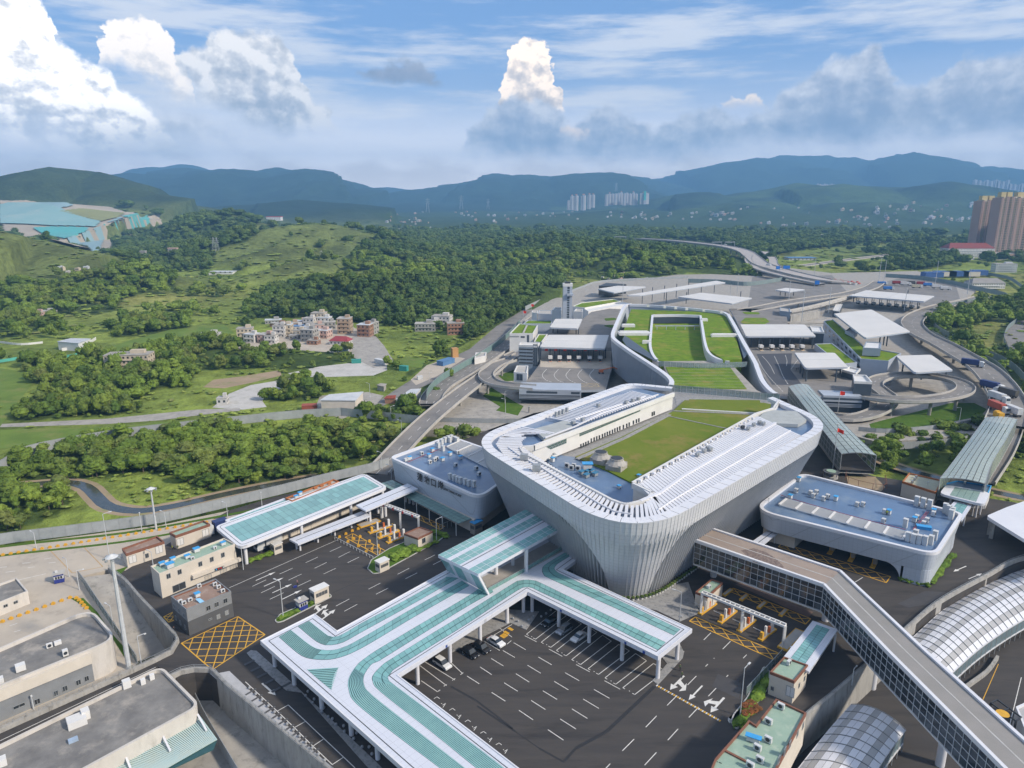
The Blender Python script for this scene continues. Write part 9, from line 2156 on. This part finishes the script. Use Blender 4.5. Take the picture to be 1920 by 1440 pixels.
# --- lamp posts and masts
mast('floodlight_mast','very tall grey floodlight mast with a ring of lamps left of the sunken lane',C4(1010,640),27,0,'high',r=.55);mast('floodlight_mast','tall white floodlight mast by the stream fence',C3(1125,585),13.5,0,'high',r=.35)
for k,(C,x,y,h,hd,lb_) in enumerate(((C2,558,1325,10,'lamp','on the kerbed island of the blue kiosk'),(C2,282,990,7,'cam','at the near left column of the inspection hall'),(C2,1310,415,8,'lamp','by the lettered port building left corner'),(C2,1620,802,7.5,'lamp','right of the brown roofed toll office'),(C2,1242,300,7,'lamp','beside the ramp foot at the thicket'),(C2,1212,890,7,'cam','in the left toll lanes'),(C3,262,722,5,'lamp','on the far left fence path'),(C3,790,800,14,'lamp','thin and tall above the yard gate'),(C3,497,928,5.5,'cam','on the yard near the blue kiosk'),(C3,572,1020,5.5,'cam','at the yard fence corner'),(C3,1197,570,5,'lamp','at the fence right of the white mast'),(C3,1022,598,6,'plain','carrying a flat dish at the yard fence'),(C3,1640,502,5,'lamp','at the fence behind the farther shed'),(C3,1887,422,5,'plain','at the fence above the teal roof'),(C3,1102,842,4,'lamp','beside the nearer shed'),(C3,1232,1055,6,'plain','against the office block gateway'),(C4,888,325,6,'lamp','on the grass beside the warehouse'),(C4,1106,605,7,'cam','with two lamps beside the overpass'),(C4,265,960,3,'plain','by the warehouse wall'),(C6,1848,1070,11,'lamp','in the red leaved bed at the right'),(C6,1418,398,8,'lamp','on the pavement by the terminal prow'),(C7,980,945,4,'cam','on the retaining wall under the footbridge'),(C8,132,1170,11,'plain','between terminal and the right port building'),(C8,1236,940,6,'plain','on the cream roofed plant house'),(D4,882,1160,8,'lamp','at the factory road'),(D4,1000,1275,6,'lamp','behind the grey wall'),(D4,1060,1370,7,'lamp','at the ramp side fence'),(D4,1215,1065,5,'lamp','on the border road'),(D6,690,1150,9,'lamp','beside the red flag'),(D6,1020,1170,7,'plain','in front of the loop ramp'),(D6,1500,1290,8,'cam','on the lawn below the loop ramp'),(D4,1640,1210,8,'lamp','on the concrete below the oval loop'),(D5,250,1310,7,'lamp','in the lawn below the oval loop'))):
 b=C(x,y);mast('lamp_post','slim grey lamp post '+lb_,b,h,GZ if C is D4 else 0,hd,r=.13,adir=(.7,.7) if k%2 else (-.8,.5))
fp_=mast('flagpole','tall flagpole with a waving red flag between the covered ramp and the port buildings',C8(592,762),19,0,'plain',r=.16);q=at(*C8(592,762),0);mb=MB();n=8
for i in range(n):
 f=lambda t:q+Vector((.1+t*2.2,.4*math.sin(t*5),17.6-t*.8));a,b=f(i/n),f((i+1)/n);mb.face([a-Z3(1.5),b-Z3(1.45),b,a]);
mb.build('flag',mat('flag_red',(.75,.04,.015),scale=1.,rough=.7),fp_)
for k,(p,h) in enumerate(((E1(708,500),8),(E1(600,600),8),(D6(720,1230),12))):
 b=at(*p,6 if k<2 else 0);f_=thing('flagpole','small flagpole with red flag, %s'%('farther on the rear terrace','nearer on the rear terrace','on the loop ramp lawn')[k],'flagpole',b);MB().tube([b,b+Z3(h)],.12,6).build('pole',M_POLE,f_);mb=MB();t=b+Z3(h);mb.face([t-Z3(1.8),t+Vector((1.2,.3,-2.3)),t+Vector((2.4,0,-2.0)),t+Vector((2.4,0,-.4)),t+Vector((1.2,.3,-.2)),t]);mb.build('flag',MATS['flag_red'],f_)
rt=thing('flag_base','round low planter tower with dark canopy at the foot of the tall flagpole','planter',at(*C8(580,800),0));q=at(*C8(580,795),0)
for z0,z1,r,m in ((0,.9,2.6,M_CONCP),(2.2,2.5,2.9,M_GREYW),(2.5,2.7,1.7,M_ROOFG)):MB().tube([(q.x,q.y,z0),(q.x,q.y,z1)],r,12).build('tier',m,rt)
for k in range(6):a=k*1.05;MB().beam((q.x+2.4*math.cos(a),q.y+2.4*math.sin(a),.8),(q.x+2.4*math.cos(a),q.y+2.4*math.sin(a),2.3),.15).build('post',M_NAVY,rt)
mb=MB();polyprism(mb,[at(*p,.1) for p in (C8(690,780),C8(890,790),C8(960,860),C8(930,890),C8(700,840))],.01,.1);mb.build('sandy_pad',M_SOIL,plaza)
fence('site_fence','rusty frame fence with tall red posts round the sandy pad at the ramp foot',[C8(695,765),C8(700,835),C8(945,890),C8(955,820)],0,2.4,M_GLF,M_RUST,3,panels=False)
# --- cars
def car(label,p,ang,paint,kind='sedan',z=0.02,L=4.6):
 q=at(*p,z);t_=thing('parked_car',label,'car',q,'cars parked round the drop-off');co,si=math.cos(ang),math.sin(ang);d=Vector((co,si,0));n=Vector((-si,co,0));W_=.9
 top=1.45 if kind=='sedan' else 1.72;rear=-.62 if kind=='sedan' else-.86
 S=[(-1,.35,.82),(-1,.75,.86),(rear,.95 if kind=='sedan' else 1.0,.88),(rear+.14,top-.04,.66),(-.1,top,.68),(.18,top-.06,.66),(.46,.95,.86),(.86,.82,.84),(1,.62,.76),(1,.35,.74)]
 X=lambda s,y,k:q+d*(s*L/2)+n*y*k+Z3(0)
 mb=MB();P=[[q+d*(s*L/2)+n*(w*sd_)+Z3(h) for s,h,w in S] for sd_ in (-1,1)];B=[[q+d*(s*L/2)+n*(.88*sd_)+Z3(.3) for s,h,w in S] for sd_ in (-1,1)]
 gl=MB()
 for i in range(len(S)-1):
  a,b,c,e=P[0][i],P[0][i+1],P[1][i+1],P[1][i];(gl if i in (2,5) else mb).face([a,b,c,e][::-1])
 for sd_ in (0,1):
  w0=[q+d*(s*L/2)+n*(.9*(-1,1)[sd_])+Vector((0,0,min(h,.92))) for s,h,w in S]
  for i in range(len(S)-1):
   mb.face([B[sd_][i],B[sd_][i+1],w0[i+1],w0[i]])
   if S[i][1]>.93 or S[i+1][1]>.93:gl.face([w0[i],w0[i+1],P[sd_][i+1],P[sd_][i]])
   else:mb.face([w0[i],w0[i+1],P[sd_][i+1],P[sd_][i]])
 mb.face([B[0][0],B[1][0],P[1][0],P[0][0]]);mb.face([B[0][-1],B[1][-1],P[1][-1],P[0][-1]])
 mb.build('body',paint,t_);gl.build('window',M_GLASSD,t_)
 for s in (-.62,.64):
  for y in (-1,1):
   w=MB();c=q+d*(s*L/2)+n*(y*.84)+Z3(.32);w.tube([c-n*.1,c+n*.1],.32,12);wh=w.build('wheel',M_DARK,t_);w=MB();c2=c+n*y*.11;w.tube([c2-n*.01,c2+n*.01],.19,10);w.build('rim',M_STEEL,wh)
 for y in (-.55,.55):h=MB();h.beam(q+d*(L/2)*1.0+n*(y-.17)+Z3(.6),q+d*(L/2)*1.0+n*(y+.17)+Z3(.6),.06,.14);h.build('headlight',M_ACW,t_);h=MB();h.beam(q-d*(L/2)*1.0+n*(y-.17)+Z3(.7),q-d*(L/2)*1.0+n*(y+.17)+Z3(.7),.06,.14);h.build('tail_light',M_RED,t_)
PW=mat('car_white',(.70,.70,.70),(.68,.68,.68),rough=.2,spec=.6);PK=mat('car_black',(.012,.012,.014),rough=.15,spec=.7);PS=mat('car_silver',(.38,.40,.43),rough=.25,metal=.4)
SB=A45+math.pi;SE=A45-math.pi/2
for lb_,p,a,m,k in (('white hatchback with dark sunroof alone near the canopy corner',C5(1400,712),SE,PW,'suv'),('black estate car second of the black pair',C5(1597,635),SE,PK,'suv'),('black car next to the white sedan',C5(1680,600),SE,PK,'suv'),('white sedan beside the yellow painted bays',C5(1782,556),SE,PW,'sedan'),('black sedan deepest under the right canopy arm',C6(492,415),SB,PK,'sedan'),('silver people carrier between two canopy columns',C6(598,470),SB,PS,'suv'),('white car with black roof beside the canopy column',C6(703,522),SB,PW,'sedan')):car(lb_,p,a,m,k)
for x,y in ((1855,478),(1885,452),(1845,495),(1830,505)):mb=MB();q=at(*C5(x,y),.01);mb.box((q.x,q.y,.008),(1.5,.8,.006),SE);mb.build('painted_words',M_YEL,plaza)
lorry('white box truck standing under the inspection hall roof',C2(455,838),0,A45+math.pi,LC['white'],L=8,group='trucks at the inspection hall');lorry('blue and grey truck at the back of the inspection hall',C2(95,738),0,A45+math.pi,LC['navy'],L=7,group='trucks at the inspection hall')
for k in range(26):
 x,y=E4(800+k*22,325+(k%3)*14+k*2.4);q=at(x,y,.6);mb=MB();mb.box((0,0,.3),(1.8,4.2,.6));mb.box((0,-.2,.9),(1.6,2.2,.55));o=mb.build('far_car',[(M_RED,M_RED,LC['white'])[k%3]]);o.location=q;o.rotation_euler[2]=-.9;tag(o,'tiny red or white car in the queue at the highway end','car','cars queueing at the highway end')
for lb_,p in (('small white car on the distant highway',E3(1490,108)),('white van on the inner highway curve',E4(262,178))):q=at(*p,11);mb=MB();mb.box(q,(3,7,1.6),.8);mb.box(q+Z3(1.6),(2.6,4,1),.8);solo('far_car',mb,M_ACW,lb_,'car')
# --- people
def person(label,p,ang,shirt,legs,z=.02,hat=None):
 q=at(*p,z) if not isinstance(p,Vector) else p;V=[(0,0,.92),(0,0,1.15),(0,0,1.4),(0,0,1.52),(0,0,1.64),(0,0,1.72),(0,.1,.88),(.03,.12,.48),(-.02,.12,.06),(.12,.13,.04),(0,-.1,.88),(.1,-.11,.48),(.06,-.11,.06),(.2,-.12,.04),(0,.2,1.38),(.02,.27,1.12),(.14,.27,.92),(0,-.2,1.38),(-.02,-.27,1.12),(.1,-.28,.92)]
 E_=[(0,1),(1,2),(2,3),(3,4),(4,5),(0,6),(6,7),(7,8),(8,9),(0,10),(10,11),(11,12),(12,13),(2,14),(14,15),(15,16),(2,17),(17,18),(18,19)];rad=[.14,.14,.15,.055,.10,.07,.09,.065,.045,.04,.09,.065,.045,.04,.06,.05,.035,.06,.05,.035]
 me=bpy.data.meshes.new('person');me.from_pydata(V,E_,[]);o=bpy.data.objects.new('person',me);COL.objects.link(o);sm=o.modifiers.new('skin','SKIN');sub=o.modifiers.new('sub','SUBSURF');sub.levels=sub.render_levels=1
 for i,r in enumerate(rad):me.skin_vertices[0].data[i].radius=(r,r)
 me.skin_vertices[0].data[0].use_root=True;bpy.context.view_layer.update();ev=o.evaluated_get(bpy.context.evaluated_depsgraph_get());nm=bpy.data.meshes.new_from_object(ev);o.modifiers.clear();o.data=nm
 for m in (mat('skin_tone',(.45,.27,.19),rough=.6),shirt,legs,mat('hair',(.015,.012,.01),rough=.6)):nm.materials.append(m)
 for f in nm.polygons:zc=sum(nm.vertices[v].co.z for v in f.vertices)/len(f.vertices);yc=abs(f.center.y);f.material_index=3 if zc>1.66 else 0 if zc>1.49 or (zc<.98 and yc>.22) else 1 if zc>.92 else 2
 nm.update();o.location=q;o.rotation_euler[2]=ang;tag(o,label,'person')
SG=mat('shirt_green',(.07,.10,.05),scale=1.);SW_=mat('shirt_white',(.6,.58,.56),scale=1.);SP_=mat('shirt_pink',(.5,.28,.28),scale=1.);SK=mat('trousers_dark',(.03,.03,.04),scale=1.);SY=mat('vest_yellow',(.5,.55,.05),scale=1.)
for lb_,p,a,s,l in (('person in a pinkish top walking in the left lanes beside a blue bundle',C2(656,1098),1.0,SP_,SK),('person in olive uniform on the road, upper of the two by the turn arrow',C6(1420,748),-1.2,SG,SK),('person in olive uniform on the road, lower of the two by the turn arrow',C6(1433,800),-1.0,SG,SK),('worker in a yellow vest beside the farther shed, left one',C3(1242,735),.5,SY,SK),('worker in a green shirt beside the farther shed, right one',C3(1282,735),2.5,SG,SK),('person in dark clothes standing at the end of the retaining wall railing',C3(1255,1330),2,SK,SK)):person(lb_,p,a,s,l)
person('worker in a yellow vest on the right blue roof by a blue capped box',r8(968,1058),1,SY,SK)
for p,lb_ in ((E2(1065,1080),'left'),(E2(1090,1075),'right')):person('dark dressed person on the right toll deck by the post, '+lb_,p,1,SK,SK,z=8.02)
q=at(*C2(640,1112),.02);mb=MB();mb.box(q,(.9,.5,.35),.4);mb.box(q+Vector((.1,0,.35)),(.6,.4,.15),.4);solo('blue_bundle',mb,M_NAVY,'small blue bundle on the asphalt beside the walking person','bundle')
plant()
# --- haze
hz=MB();hz.box((0,0,-14),(22400,22400,760))
hm=bpy.data.materials.new('haze');hm.use_nodes=True;t=hm.node_tree;t.nodes.clear()
pv=t.nodes.new('ShaderNodeVolumePrincipled');pv.inputs['Color'].default_value=(.27,.59,1,1);pv.inputs['Density'].default_value=1.35e-4;pv.inputs['Anisotropy'].default_value=0
ou=t.nodes.new('ShaderNodeOutputMaterial');t.links.new(pv.outputs[0],ou.inputs['Volume'])
hz.build('haze',hm,None,kind='stuff')
